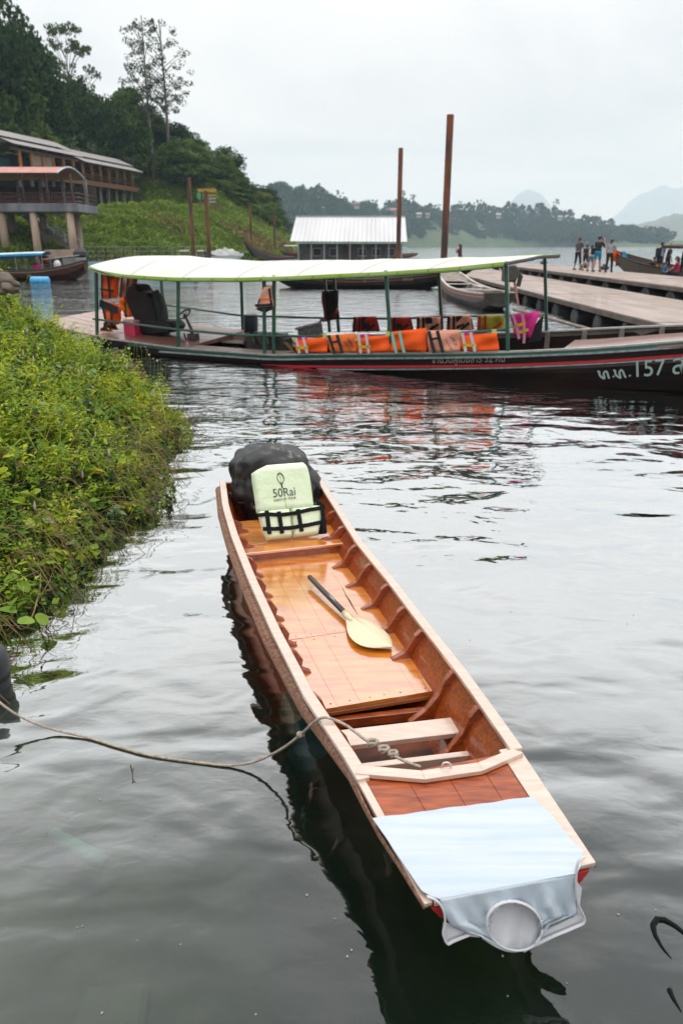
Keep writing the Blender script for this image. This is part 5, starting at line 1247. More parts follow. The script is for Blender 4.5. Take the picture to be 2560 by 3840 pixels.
BL = [leaf_mat('bank_yellow', (0.42, 0.46, 0.035), (0.52, 0.53, 0.05), (0.62, 0.57, 0.07), 1.5, 0.35), leaf_mat('bank_lime', (0.26, 0.36, 0.035), (0.34, 0.44, 0.05), (0.42, 0.49, 0.07), 1.5, 0.35),
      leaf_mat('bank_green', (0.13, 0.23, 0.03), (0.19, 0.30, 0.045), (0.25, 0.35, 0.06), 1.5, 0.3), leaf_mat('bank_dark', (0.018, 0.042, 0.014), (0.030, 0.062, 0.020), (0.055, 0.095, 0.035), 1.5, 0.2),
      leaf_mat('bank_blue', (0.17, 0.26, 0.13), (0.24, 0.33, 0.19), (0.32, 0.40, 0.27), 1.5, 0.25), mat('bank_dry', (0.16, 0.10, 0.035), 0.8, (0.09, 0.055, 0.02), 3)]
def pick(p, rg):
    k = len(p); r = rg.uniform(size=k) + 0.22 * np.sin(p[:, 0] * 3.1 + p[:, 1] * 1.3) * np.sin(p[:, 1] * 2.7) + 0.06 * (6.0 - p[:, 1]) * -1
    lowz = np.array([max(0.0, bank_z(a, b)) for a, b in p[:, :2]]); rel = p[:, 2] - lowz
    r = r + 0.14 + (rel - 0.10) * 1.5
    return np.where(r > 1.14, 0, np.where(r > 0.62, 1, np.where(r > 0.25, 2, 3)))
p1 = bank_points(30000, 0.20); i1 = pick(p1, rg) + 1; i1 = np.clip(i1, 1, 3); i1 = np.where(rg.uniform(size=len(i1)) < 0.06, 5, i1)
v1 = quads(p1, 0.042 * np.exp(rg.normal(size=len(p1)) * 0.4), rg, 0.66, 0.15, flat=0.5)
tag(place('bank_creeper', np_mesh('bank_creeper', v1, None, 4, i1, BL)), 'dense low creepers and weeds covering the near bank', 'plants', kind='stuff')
def leaves_at(pos, out, size, asp, rg):
    n = len(pos); d = out + rg.normal(size=(n, 3)) * 0.45; d[:, 2] -= 0.12; d /= np.linalg.norm(d, axis=1)[:, None]
    up_ = np.array([0, 0, 1.0]) + rg.normal(size=(n, 3)) * 0.42; s = np.cross(d, up_); s /= np.linalg.norm(s, axis=1)[:, None]; nn = np.cross(s, d)
    sz = size[:, None]; a = pos; b = pos + d * sz * 0.42 + s * sz * asp * 0.5 + nn * sz * 0.07; c = pos + d * sz - nn * sz * 0.10; e_ = pos + d * sz * 0.42 - s * sz * asp * 0.5 + nn * sz * 0.07
    m1 = pos + d * sz * 0.5 + nn * sz * 0.01
    return np.stack([a, b, c, m1, a, m1, c, e_], 1).reshape(-1, 3)
LVv, LVi, stm = [], [], MB()
cen_ = bank_points(1500, 0.02, over=0.12)
for k in range(len(cen_)):
    x, y, z = cen_[k]; d_in = max(0.0, edge_x(y) - x); typ = 0.5 + 0.5 * math.sin(x * 1.9 + 0.7 * y) * math.sin(y * 1.4 - 0.6 * x) + rg.normal() * 0.35
    if typ < 0.35: nst, h, ls, asp, nl, ci = 6, rg.uniform(0.14, 0.34), 0.040, 0.62, 9, (1, 2, 2, 3)
    elif typ < 0.75: nst, h, ls, asp, nl, ci = 7, rg.uniform(0.20, 0.46), 0.055, 0.42, 9, (0, 1, 1, 2)
    elif typ < 1.05: nst, h, ls, asp, nl, ci = 5, rg.uniform(0.14, 0.34), 0.085, 0.80, 5, (1, 2, 4, 3)
    else: nst, h, ls, asp, nl, ci = 6, rg.uniform(0.30, 0.62), 0.062, 0.26, 11, (0, 0, 1, 1)
    h *= min(1.0, 0.45 + 0.7 * d_in); cc = ci[rg.integers(4)]
    for q in range(nst):
        an = rg.uniform(0, 6.283); ln = rg.uniform(0.2, 0.75); tip = np.array([x + math.cos(an) * h * ln, y + math.sin(an) * h * ln, z + h * rg.uniform(0.75, 1.1)]); b0 = np.array([x + math.cos(an) * 0.03, y + math.sin(an) * 0.03, z])
        t_ = np.linspace(0.25, 1.0, nl) + rg.normal(size=nl) * 0.03; bend = np.array([0, 0, 0.12 * h])
        pos = b0 + (tip - b0) * t_[:, None] + bend * np.sin(np.pi * np.clip(t_, 0, 1))[:, None]; al = np.arange(nl) * 2.4 + an
        out = np.stack([np.cos(al), np.sin(al), np.full(nl, 0.25)], 1)
        LVv.append(leaves_at(pos, out, ls * np.exp(rg.normal(size=nl) * 0.28) * (1.15 - 0.4 * t_), asp, rg)); LVi.append(np.where(rg.uniform(size=nl) < 0.10, min(cc + 1, 4), np.where(rg.uniform(size=nl) < 0.03, 5, cc)))
        if k % 2 == 0 and q < 3: stm.tube([tuple(b0), tuple((b0 + tip) / 2 + bend), tuple(tip)], 0.0022, 3, cap=False)
tag(place('bank_weeds', np_mesh('bank_weeds', np.concatenate(LVv), None, 4, np.repeat(np.concatenate(LVi), 2), BL)), 'leafy upright weeds in many greens growing over the near bank', 'weeds', kind='stuff')
tag(stm.done('weed_stems', BL[2], fix=False), 'thin green stems of the weeds on the near bank', 'stems', kind='stuff')
p2 = bank_points(3600, 0.25); v2_ = blades(p2, 0.20 * np.exp(rg.normal(size=len(p2)) * 0.45), rg, 0.0042, 0.75); i2 = pick(p2, rg)
i2 = np.where(rg.uniform(size=len(i2)) < 0.15, 5, i2)
tag(place('bank_grass', np_mesh('bank_grass', v2_, None, 4, np.repeat(i2, 2), BL)), 'long thin grass blades among the creepers on the near bank', 'grass', kind='stuff')
# trailing stems over the water's edge
mb = MB(); rs = random.Random(4)
for i in range(240):
    y = rs.uniform(2.4, 9.0); x = edge_x(y) - rs.uniform(0.0, 0.45); z = max(0, bank_z(x, y)) + rs.uniform(0.05, 0.25); L_ = rs.uniform(0.2, 0.6); a = rs.uniform(-1.0, 1.0)
    p = Vector((x, y, z)); q = p + Vector((math.cos(a) * L_ * 0.6, math.sin(a) * L_ * 0.6 - 0.08, rs.uniform(-0.02, 0.10))); e = q + Vector((math.cos(a) * L_ * 0.4, math.sin(a) * L_ * 0.3, -z * 0.8 - 0.03))
    mb.tube(catmull([p, q, e], 3), 0.0028, 4, cap=False)
tag(mb.done('trailing_stems', mat('straw_stem', (0.22, 0.17, 0.05), 0.7, (0.13, 0.075, 0.03), 5), fix=False), 'straw coloured stems trailing from the bank into the water', 'stems', kind='stuff')
mb = MB()
for i in range(300):
    y = rs.uniform(2.6, 10.2); x = edge_x(y) + rs.uniform(-0.05, 0.42) * rs.random() ** 0.6; a = rs.uniform(0, 6.28); L_ = rs.uniform(0.06, 0.22)
    p = Vector((x, y, -0.03)); mb.tube([p, p + Vector((math.cos(a) * L_ * 0.4, math.sin(a) * L_ * 0.4, L_ * 0.5)), p + Vector((math.cos(a) * L_, math.sin(a) * L_, L_ * rs.uniform(0.1, 0.8)))], 0.0026, 4, cap=False)
tag(mb.done('water_weeds', mat('brown_weed', (0.07, 0.045, 0.018), 0.8, (0.10, 0.085, 0.025), 5), fix=False), 'brown water weeds poking up along the edge of the bank', 'weeds', kind='stuff')
# big individual leaves: lobed vine plants
def lobed_leaf(seed):
    r_ = random.Random(seed); pts = [(0, -0.42)]
    out = [(0.0, -0.36), (0.22, -0.46), (0.44, -0.26), (0.30, -0.12), (0.54, 0.06), (0.27, 0.14), (0.24, 0.34), (0.0, 0.60)]
    ring = [(x * r_.uniform(0.85, 1.1), y) for x, y in out] + [(-x * r_.uniform(0.85, 1.1), y) for x, y in out[-2:0:-1]]
    v = [(0, 0, 0.03)] + [(x, y, -0.10 * abs(x) - 0.12 * max(0, y) + 0.02 * r_.uniform(-1, 1)) for x, y in ring]; n = len(ring)
    return me_of('leaf', v, [(0, 1 + i, 1 + (i + 1) % n) for i in range(n)])
def round_leaf(seed):
    r_ = random.Random(seed); ring = [(0.40 * math.sin(t) * (1 + 0.1 * r_.uniform(-1, 1)), -0.5 * math.cos(t)) for t in [2 * math.pi * k / 14 for k in range(14)]]
    v = [(0, 0, 0.0)] + [(x, y, 0.22 * abs(x) - 0.15 * y * y) for x, y in ring]; n = 14
    return me_of('leaf', v, [(0, 1 + i, 1 + (i + 1) % n) for i in range(n)])
LV = {}
for mk, mi_ in (('lime', BL[1]), ('blue', BL[4]), ('green', BL[2]), ('yellow', BL[0])):
    for sh, fn in (('lobed', lobed_leaf), ('round', round_leaf)):
        me = fn(len(mk) * 3 + len(sh)); me.materials.append(mi_); LV[mk, sh] = me
def bank_hit(px, py, lift):
    lo, hi = 1.0, 13.0; d = ray(px, py)
    for k in range(240):
        t = 1.5 + k * 0.055; p = EYE + d * t
        if p.z < max(0.0, bank_z(p.x, p.y)) + lift: return p
    return EYE + d * 9
VINES = [('lobed', 'blue', [(330, 1535), (375, 1530), (410, 1520), (345, 1595), (300, 1555)], 0.10, 'blue-green vine with star-lobed leaves in the middle of the bank'),
         ('lobed', 'green', [(225, 1680), (20, 1390), (60, 1480), (15, 1535), (45, 1560)], 0.15, 'dark vine with large lobed leaves at the left edge of the bank'),
         ('round', 'lime', [(110, 1960), (75, 1875), (150, 1900), (205, 2090), (175, 1990), (240, 1930), (130, 1850)], 0.10, 'lime vine with round leaves low on the bank above the stems'),
         ('lobed', 'blue', [(105, 1980), (165, 1950), (270, 2030), (210, 2010), (290, 1915)], 0.10, 'pale lobed vine low on the bank by the waterline'),
         ('round', 'blue', [(250, 1390), (300, 1400), (345, 1390), (385, 1395), (365, 1425), (430, 1430)], 0.09, 'grey-green round leaved plant at the crest of the bank'),
         ('round', 'yellow', [(40, 1390), (70, 1450), (5, 1770), (20, 1800), (350, 1760), (365, 1775), (455, 1755)], 0.10, 'yellowing broad leaved vine scattered over the bank'),
         ('round', 'lime', [(500, 1545), (450, 1525), (545, 1670), (420, 1430), (330, 1380), (490, 1480)], 0.09, 'lime round leaved vine near the point of the bank'),
         ('round', 'green', [(200, 2110), (40, 2170), (90, 2200), (30, 2060), (150, 2120), (100, 2330), (30, 2290)], 0.09, 'dark green vine hanging over the water at the lower bank')]
rs = random.Random(12)
for sh, mk, pl, size, lab in VINES:
    ps = [bank_hit(px, py, 0.22) for px, py in pl]; base = sum(ps, Vector()) / len(ps); base.z = max(0.0, bank_z(base.x, base.y))
    t = thing('vine_plant', lab, 'vine', tuple(base), group='broad leaved vines on the near bank')
    for p in ps:
        for j in range(2):
            o = bpy.data.objects.new('leaf', LV[mk, sh]); COL.objects.link(o); o.parent = t
            o.location = p - base + Vector((rs.uniform(-0.09, 0.09), rs.uniform(-0.09, 0.09), rs.uniform(-0.03, 0.03))) * (j > 0); o.scale = (size * rs.uniform(0.8, 1.3),) * 3
            o.rotation_euler = (R(rs.uniform(10, 50)), R(rs.uniform(-20, 20)), rs.uniform(-2.2, 2.2) + math.pi)
    MB().tube(catmull([base] + [p - Vector((0, 0, 0.04)) for p in ps], 3), 0.004, 5).done('stem', MATS['straw_stem'], t)
# flowers
fl_w = mat('petal_white', (0.75, 0.73, 0.70), 0.7); fl_y = mat('petal_yellow', (0.70, 0.32, 0.02), 0.7); fl_p = mat('petal_pink', (0.52, 0.36, 0.40), 0.8, (0.62, 0.55, 0.52), 20); fl_v = mat('petal_violet', (0.42, 0.36, 0.62), 0.8)
rs = random.Random(31)
def daisy(px, py, k):
    p = bank_hit(px, min(1400, py + 40), 0.25); tip = PY(px, py, p.y)
    t = thing('daisy', 'small white daisy with yellow centre on the tip of the bank', 'flower', (p.x, p.y, p.z - 0.15), group='white daisies at the tip of the bank')
    MB().tube(catmull([(p.x, p.y, p.z - 0.15), lerp(p, tip, 0.5) + Vector((0.02, 0, 0)), tip], 3), 0.002, 4).done('stem', BL[1], t)
    mb = MB(); M = Matrix.Translation(tip) @ Euler((rs.uniform(-0.9, 0.9), rs.uniform(-0.9, 0.9), 0)).to_matrix().to_4x4()
    for q in range(6):
        a = q * math.pi / 3; mb.add([(0.003 * math.cos(a), 0.003 * math.sin(a), 0), (0.014 * math.cos(a - 0.35), 0.014 * math.sin(a - 0.35), 0.002), (0.02 * math.cos(a), 0.02 * math.sin(a), 0), (0.014 * math.cos(a + 0.35), 0.014 * math.sin(a + 0.35), 0.002)], [(0, 1, 2, 3)], M)
    mb.done('petals', fl_w, t); MB().sphere((0, 0, 0.003), (0.007, 0.007, 0.005), 7, 5, M).done('flower_centre', fl_y, t)
for k, (px, py) in enumerate([(440, 1305), (452, 1316), (470, 1300), (500, 1278), (510, 1288), (528, 1300), (545, 1300), (552, 1312), (575, 1345), (590, 1352), (600, 1350), (618, 1368), (540, 1400), (548, 1408), (485, 1308), (425, 1322), (463, 1330), (520, 1335), (560, 1330), (605, 1382)]): daisy(px, py, k)
mbp, mbv = MB(), MB()
for i in range(120):
    y = rs.uniform(2.6, 10.0); x = edge_x(y) - rs.uniform(0.05, 3.4)
    if x / y < -0.55: continue
    z = max(0, bank_z(x, y)) + rs.uniform(0.2, 0.42)
    if i % 3: mbp.tube([(x, y, z - 0.03), (x, y, z), (x + 0.004, y, z + 0.035)], [0.005, 0.010, 0.003], 6)
    else: mbv.sphere((x, y, z), 0.012, 6, 4)
tag(mbp.done('flower_spikes', fl_p, fix=False), 'tiny pale pink flower spikes dotted over the near bank', 'flowers', kind='stuff')
tag(mbv.done('violet_flowers', fl_v, fix=False), 'tiny pale violet flowers dotted over the near bank', 'flowers', kind='stuff')
# ------------------------------------------------------------------ rusty piles
rust = mat('rusty_steel', (0.19, 0.060, 0.022), 0.75, (0.045, 0.026, 0.020), 1.6, stretch=(1.6, 1.6, 0.3), detail=9, lo=0.42, hi=0.6, bump=0.012, bscale=6)
def pile(px, py_mid, py_top, Y, r, label, marks=()):
    b = PY(px, py_mid, Y); zt = PY(px, py_top, Y).z
    t = thing('mooring_pile', label, 'pile', (b.x, b.y, 0), group='rusty steel mooring piles')
    MB().lathe([(r, -2.6), (r, zt - 0.02), (r * 0.97, zt)], 18, Matrix.Translation((b.x, b.y, 0))).done('pipe', rust, t, smooth=False)
    MB().lathe([(r * 0.8, zt - 0.01), (r * 0.8, zt + 0.004)], 18, Matrix.Translation((b.x, b.y, 0))).done('end_plate', mat('pile_top', (0.05, 0.035, 0.03), 0.8), t)
    for z, h in marks: MB().lathe([(r * 1.06, z), (r * 1.06, z + h)], 18, Matrix.Translation((b.x, b.y, 0))).done('weld_collar', rust, t)
pile(1676, 690, 430, 40, 0.175, 'tallest rusty pile, rising right of centre behind the canopy', ((4.6, 0.05), (6.1, 0.04)))
pile(1497, 760, 555, 60, 0.175, 'rusty pile in front of the floating house', ((4.2, 0.12),))
pile(718, 820, 665, 82, 0.19, 'tall rusty pile left of its twin before the grassy slope', ((9, 0.06),))
pile(779, 840, 715, 84, 0.19, 'rusty pile right of its taller twin before the grassy slope')
pile(941, 850, 760, 112, 0.17, 'slim rusty pile near the raised longtail prow')
pile(1030, 880, 805, 130, 0.16, 'slimmest rusty pile beside the floating house')

# ------------------------------------------------------------------ jetties
jet_m = mat('jetty_boards', (0.36, 0.285, 0.245), 0.6, (0.25, 0.185, 0.155), 0.9, stretch=(3, 0.5, 1), detail=7, bump=0.01, bscale=4, coat=0.15)
jet_e = mat('jetty_edge', (0.16, 0.13, 0.11), 0.8, (0.09, 0.07, 0.06), 2)
drum_m = mat('float_black', (0.016, 0.016, 0.017), 0.6, (0.05, 0.05, 0.05), 3)
def jetty(label, x0, x1, y0, y1, z, nrow, ncol):
    t = thing('floating_jetty', label, 'jetty', (x0, y0, 0))
    L_ = (y1 - y0) / ncol; W_ = (x1 - x0) / nrow
    for j in range(ncol):
        for i in range(nrow):
            MB().box((x0 + (i + 0.5) * W_, y0 + (j + 0.5) * L_, z - 0.02 + 0.004 * ((i * 3 + j * 5) % 3)), (W_ - 0.008, L_ - 0.02, 0.04)).done('deck_board', jet_m, t)
    for x in (x0 + 0.03, x1 - 0.03): MB().box((x, (y0 + y1) / 2, z - 0.10), (0.08, y1 - y0, 0.12)).done('edge_beam', jet_e, t)
    k = int((y1 - y0) / 2.2)
    for j in range(k):
        y = y0 + (j + 0.5) * (y1 - y0) / k
        MB().beam((x0, y, z - 0.11), (x1, y, z - 0.11), 0.12, 0.11).done('cross_beam', jet_e, t)
        h = z + 0.25
        M = Matrix.Translation((x0 + 0.55, y, z - 0.17 - h * 0.45)) @ Matrix.Rotation(R(90), 4, 'Y')
        MB().lathe([(h * 0.40, -0.48), (h * 0.45, -0.44), (h * 0.45, 0.44), (h * 0.40, 0.48)], 16, M).done('float_drum', drum_m, t, smooth=False)
    return t
jetty('near wooden jetty floating on black drums along the right', 7.3, 11.1, 14.0, 56, 0.50, 5, 12)
jetty('higher far jetty on which the tourists stand', 11.55, 15.2, 19.0, 60, 0.85, 4, 12)
for px in (2070, 2150, 2180):
    p = P(px, 1000 + (px - 2070) * 0.06, 0.86); p.x = 15.0; p.y = 44 + (2180 - px) * 0.12
    t = thing('bollard', {2070: 'black rubber bollard farthest along the far jetty edge', 2150: 'black rubber bollard, middle one on the far jetty edge', 2180: 'black rubber bollard nearest the tourists'}[px], 'bollard', (p.x, p.y, 0.85), group='bollards on the far jetty')
    MB().box((0, 0, 0.11), (0.42, 0.55, 0.22), Matrix.Translation((p.x, p.y, 0.852))).done('bollard_block', drum_m, t, bevel=0.05)
    MB().lathe([(0.08, 0.2), (0.08, 0.27), (0.12, 0.28), (0.12, 0.31)], 10, Matrix.Translation((p.x, p.y, 0.852))).done('bollard_head', drum_m, t)
t = thing('mooring_pole', 'long pale wooden pole slanting between the longtail and the jetty', 'pole', tuple(P(2100, 1215, 0.1)))
MB().tube([P(1925, 1160, 0.30), P(2080, 1200, 0.2), P(2225, 1240, 0.1)], [0.05, 0.05, 0.045], 7).done('pole_shaft', mat('driftwood', (0.30, 0.25, 0.21), 0.9, (0.18, 0.15, 0.13), 4), t)

# ------------------------------------------------------------------ generic longtail / canoe
def boat(label, stern, bow, beam, zm, zbow, zst, hull_m, rim_m, in_m, thwarts=4, group=None, deck=0.0, bow_pow=3.0, stripe=None, name='longtail_boat', stern_w=0.75, flare=0.2):
    stern, bow = Vector(stern), Vector(bow); d = (bow - stern); d.z = 0; L_ = d.length; d.normalize(); r = Vector((d.y, -d.x, 0))
    t = thing(name, label, 'boat', (stern.x, stern.y, 0), group=group)
    pt = lambda s, o, z: Vector((stern.x, stern.y, 0)) + d * (s * L_) + r * o + Vector((0, 0, z))
    zt = lambda s: zm + (zbow - zm) * max(0, (s - 0.35) / 0.65) ** bow_pow + (zst - zm) * max(0, (0.4 - s) / 0.4) ** 2
    hb = lambda s: beam / 2 * interp([0, 0.15, 0.45, 0.75, 0.92, 1.0], [stern_w, 0.92, 1.0, 0.80, 0.40, 0.06], s)
    so, si, rims = [], [], ([], [])
    for i in range(25):
        s = i / 24; b = hb(s); z = zt(s); kb = -0.15 + max(0, (s - 0.62) / 0.38) ** 1.8 * (z + 0.05) + max(0, (0.15 - s) / 0.15) ** 2 * (z * 0.5)
        so.append([pt(s, -b, z), pt(s, -b * (1 - flare * 0.4), lerp(kb, z, 0.5)), pt(s, -b * (1 - flare) * 0.72, lerp(kb, z, 0.12)), pt(s, 0, kb), pt(s, b * (1 - flare) * 0.72, lerp(kb, z, 0.12)), pt(s, b * (1 - flare * 0.4), lerp(kb, z, 0.5)), pt(s, b, z)])
        fl_ = max(kb + 0.06, z - 0.42)
        si.append([pt(s, -b * 0.95, z), pt(s, -b * 0.80, lerp(fl_, z, 0.4)), pt(s, -b * 0.62, fl_), pt(s, b * 0.62, fl_), pt(s, b * 0.80, lerp(fl_, z, 0.4)), pt(s, b * 0.95, z)])
        for k, sg in ((0, -1), (1, 1)):
            rims[k].append([pt(s, sg * (b + 0.03), z + 0.02), pt(s, sg * (b + 0.03), z - 0.04), pt(s, sg * b * 0.93, z - 0.04), pt(s, sg * b * 0.93, z + 0.02)])
    mb = MB().loft(so); mb.add(so[0], [tuple(range(7))]); mb.done('hull', hull_m, t)
    mb = MB().loft(si); mb.add(si[0], [tuple(range(6))]); mb.done('inside', in_m, t)
    for k in (0, 1): MB().loft(rims[k], closed=True, cap=True).done('gunwale', rim_m, t)
    if stripe:
        for sg in (-1, 1):
            F = []
            for i in range(25):
                s = i / 24; b = hb(s); z = zt(s); o = sg * (b * (1 - flare * 0.14) + 0.008)
                F.append([pt(s, o, z - 0.10), pt(s, o, z - 0.17), pt(s, o - sg * 0.02, z - 0.17), pt(s, o - sg * 0.02, z - 0.10)])
            MB().loft(F, closed=True, cap=True).done('side_stripe', stripe, t)
    for i in range(thwarts):
        s = 0.16 + 0.62 * i / max(1, thwarts - 1); b = hb(s) * 0.9; z = zt(s) - 0.12
        MB().box((0, 0, 0), (0.28, 2 * b, 0.03), frame(pt(s, 0, z), d)).done('thwart', rim_m, t)
    if deck:
        F = [[pt(s, -hb(s) * 0.92, zt(s) - 0.05), pt(s, hb(s) * 0.92, zt(s) - 0.05), pt(s, hb(s) * 0.9, zt(s) - 0.08), pt(s, -hb(s) * 0.9, zt(s) - 0.08)] for s in [1 - deck + deck * 0.97 * k / 8 for k in range(9)]]
        MB().loft(F, closed=True, cap=True).done('fore_deck', in_m, t)
    return t, pt, zt, hb, d, r
def awning(t, pt, s0, s1, hw, z0, crown, m, zpost, nposts=4, edge=None, post_m=None, sag=0.0, pr=0.02):
    F, U = [], []
    for i in range(15):
        s = lerp(s0, s1, i / 14); row = [pt(s, lerp(-hw, hw, k / 8), z0(s) + crown * (1 - (k / 4 - 1) ** 2) - sag * abs(math.sin(i * 0.9))) for k in range(9)]
        F.append(row); U.append([p - Vector((0, 0, 0.03)) for p in row])
    mb = MB().loft(F); mb.loft(U, flip=True); mb.done('awning', m, t, smooth=True)
    if edge:
        for k in (0, 8):
            V = [[q[k] + Vector((0, 0, 0.01)), q[k] - Vector((0, 0, 0.12)), q[k] - Vector((0, 0, 0.12)) + (q[8 - k] - q[k]).normalized() * 0.02, q[k] + (q[8 - k] - q[k]).normalized() * 0.03] for q in F]
            MB().loft(V, closed=True, cap=True).done('awning_edge', edge, t)
    for i in range(nposts):
        s = lerp(s0 + 0.01, s1 - 0.01, i / (nposts - 1))
        for o in (-hw * 0.92, hw * 0.92): MB().tube([pt(s, o, zpost), pt(s, o, z0(s))], pr, 6).done('post', post_m or green_p, t)
brown_h = mat('brown_hull', (0.06, 0.020, 0.012), 0.6, spec=0.2, col2=(0.03, 0.014, 0.010), scale=2, stretch=(1, 1, 5)); black_h = mat('black_hull', (0.010, 0.008, 0.008), 0.6, (0.02, 0.015, 0.012), 2, spec=0.2)
pale_in = mat('grey_wood_inside', (0.26, 0.22, 0.19), 0.8, (0.15, 0.12, 0.10), 4); white_rim = mat('white_rim', (0.62, 0.58, 0.54), 0.6, (0.45, 0.42, 0.39), 4); dark_in = mat('dark_inside', (0.05, 0.035, 0.028), 0.8)
dull_green = mat('dull_green_trim', (0.06, 0.085, 0.055), 0.6, (0.035, 0.05, 0.035), 5)
# small open longtail by the jetty
bt, pt, zt, hb, dd, rr_ = boat('small open grey longtail with white gunwales moored against the near jetty', P(1868, 1168), P(1652, 1088), 1.55, 0.52, 1.42, 0.62, mat('grey_green_hull', (0.10, 0.095, 0.08), 0.7, (0.05, 0.045, 0.04), 3, detail=6), white_rim, pale_in, thwarts=5, deck=0.34, bow_pow=2.2, stripe=mat('salmon_stripe', (0.40, 0.12, 0.08), 0.6))
for k in range(9):
    s = 0.08 + 0.075 * k
    for sg in (-1, 1): MB().beam(pt(s, sg * hb(s) * 0.90, zt(s) - 0.03), pt(s, sg * hb(s) * 0.68, zt(s) - 0.38), 0.06, 0.04).done('rib', pale_in, bt)
MB().box((0, 0, 0), (0.75, 1.1, 0.36), frame(pt(0.16, -0.05, zt(0.16) - 0.12), dd)).done('engine_box', pale_in, bt, bevel=0.01)
eg = thing('longtail_engine', 'black engine on the stern of the small open longtail', 'engine', tuple(pt(0.0, 0.1, 0.9)))
M = frame(pt(-0.01, 0.25, 1.15), dd)
MB().box((0, 0, 0.10), (0.55, 0.42, 0.5), M).done('engine_block', iron, eg, bevel=0.05)
MB().box((0.0, 0, 0.42), (0.5, 0.36, 0.18), M).done('air_cleaner', MATS['pale_grey_plastic'], eg, bevel=0.05)
MB().lathe([(0.24, -0.05), (0.27, 0), (0.24, 0.05)], 18, M @ Matrix.Translation((-0.32, 0, 0.15)) @ Matrix.Rotation(R(90), 4, 'Y')).done('flywheel', iron, eg)
for k in range(5): MB().tube([M @ Vector((0.1 - 0.1 * k, -0.22, 0.2)), M @ Vector((0.1 - 0.12 * k, -0.36, 0.05)), M @ Vector((0.05 - 0.1 * k, -0.30, -0.3))], 0.02, 6).done('hose', iron, eg)
MB().tube([M @ Vector((0.25, 0, 0.0)), M @ Vector((1.3, 0.05, 0.25))], [0.03, 0.02], 6).done('tiller', alu, eg)
MB().tube([M @ Vector((-0.2, -0.1, 0.05)), M @ Vector((-0.15, -0.35, -0.9))], [0.05, 0.035], 8).done('tail_shaft', mat('salmon_pipe', (0.50, 0.24, 0.20), 0.6), eg)
MB().tube([M @ Vector((-0.3, 0.1, -0.2)), M @ Vector((-0.9, 0.2, -0.35)), M @ Vector((-1.1, 0.3, -0.55))], [0.06, 0.05, 0.04], 8).done('exhaust', mat('tan_pipe', (0.34, 0.22, 0.10), 0.6), eg)
pdl = thing('wooden_paddle', 'pale wooden paddle lying on the small open longtail', 'paddle', tuple(pt(0.6, 0.1, zt(0.6))))
MB().tube([pt(0.66, 0.05, zt(0.66) + 0.02), pt(0.46, 0.38, zt(0.5) + 0.02)], 0.025, 6).done('shaft', white_rim, pdl)
MB().prism([pt(0.46, 0.30, zt(0.5) + 0.02), pt(0.46, 0.46, zt(0.5) + 0.02), pt(0.40, 0.52, zt(0.5)), pt(0.38, 0.38, zt(0.5))], (0, 0, 0.02)).done('blade', white_rim, pdl)
# black longtail lying across behind
bt, pt, zt, hb, dd, rr_ = boat('long black longtail with green trim moored across behind the white canopy', P(1050, 1078), P(1790, 1080), 1.7, 0.48, 1.25, 0.85, black_h, dull_green, pale_in, thwarts=6, bow_pow=2.2, stripe=mat('maroon_stripe', (0.13, 0.035, 0.02), 0.6))
a, b = pt(0.80, hb(0.8) + 0.02, 0.30), pt(0.90, hb(0.9) * 0.9 + 0.06, 0.34)
for body, s0, s1, z, ks in (('OS M', 0.79, 0.88, 0.34, 1.0), ('จำนวน', 0.62, 0.67, 0.40, 1.0), ('ผู้โดยสาร', 0.42, 0.53, 0.42, 1.0)):
    a, b = pt(s0, hb(s0) * 0.96 + 0.02, z), pt(s1, hb(s1) * 0.96 + 0.02, z + 0.02); x = (b - a).normalized(); n_ = Vector((x.y, -x.x, 0)).normalized(); y = n_.cross(x); M = Matrix((x, y, n_)).transposed().to_4x4(); M.translation = a
    o = text_mesh('lettering', body, 1.0, lt_white if body == 'OS M' else lt_dim, Matrix(), bt, 0.01); q = [v.co.x for v in o.data.vertices]
    if q: k = (b - a).length / (max(q) - min(q)); o.data.transform(M @ Matrix.Diagonal((k, k, 1, 1)))
# boats by the floating house
blue_aw = mat('blue_awning', (0.10, 0.27, 0.42), 0.6, (0.16, 0.34, 0.48), 1); white_aw = mat('white_awning', (0.70, 0.74, 0.72), 0.6, (0.60, 0.64, 0.62), 1)
bt, pt, zt, hb, dd, rr_ = boat('longtail under a long white and blue awning before the floating house', P(1555, 966), P(1050, 975), 1.8, 0.55, 1.3, 0.8, mat('red_brown_hull', (0.12, 0.025, 0.018), 0.5), dull_green, dark_in, thwarts=5)
awning(bt, pt, 0.10, 0.50, 0.95, lambda s: 1.65, 0.12, blue_aw, 0.5, 5, post_m=mat('red_post', (0.30, 0.04, 0.03), 0.5))
awning(bt, pt, 0.48, 0.86, 0.95, lambda s: 1.55 - 0.4 * max(0, s - 0.6), 0.30, white_aw, 0.5, 3, edge=blue_aw, post_m=MATS['red_post'])
bt, pt, zt, hb, dd, rr_ = boat('longtail with narrow white awning left of the floating house', P(1330, 962), P(985, 972), 1.6, 0.5, 1.4, 0.7, black_h, dull_green, dark_in, thwarts=4)
awning(bt, pt, 0.30, 0.82, 0.75, lambda s: 2.05, 0.08, white_aw, 0.5, 4, edge=mat('olive_edge', (0.20, 0.26, 0.08), 0.6))
bt, pt, zt, hb, dd, rr_ = boat('dark longtail with a high raised black prow beside the slope', P(1120, 968), P(915, 981), 1.5, 0.5, 3.0, 0.6, black_h, brown_h, pale_in, thwarts=4, bow_pow=2.6, stripe=MATS['red_stripe_paint'])
MB().box((0, 0, 0), (0.9, 0.35, 0.12), frame(pt(1.0, 0, 3.05), dd)).done('prow_cap', black_h, bt, bevel=0.02)
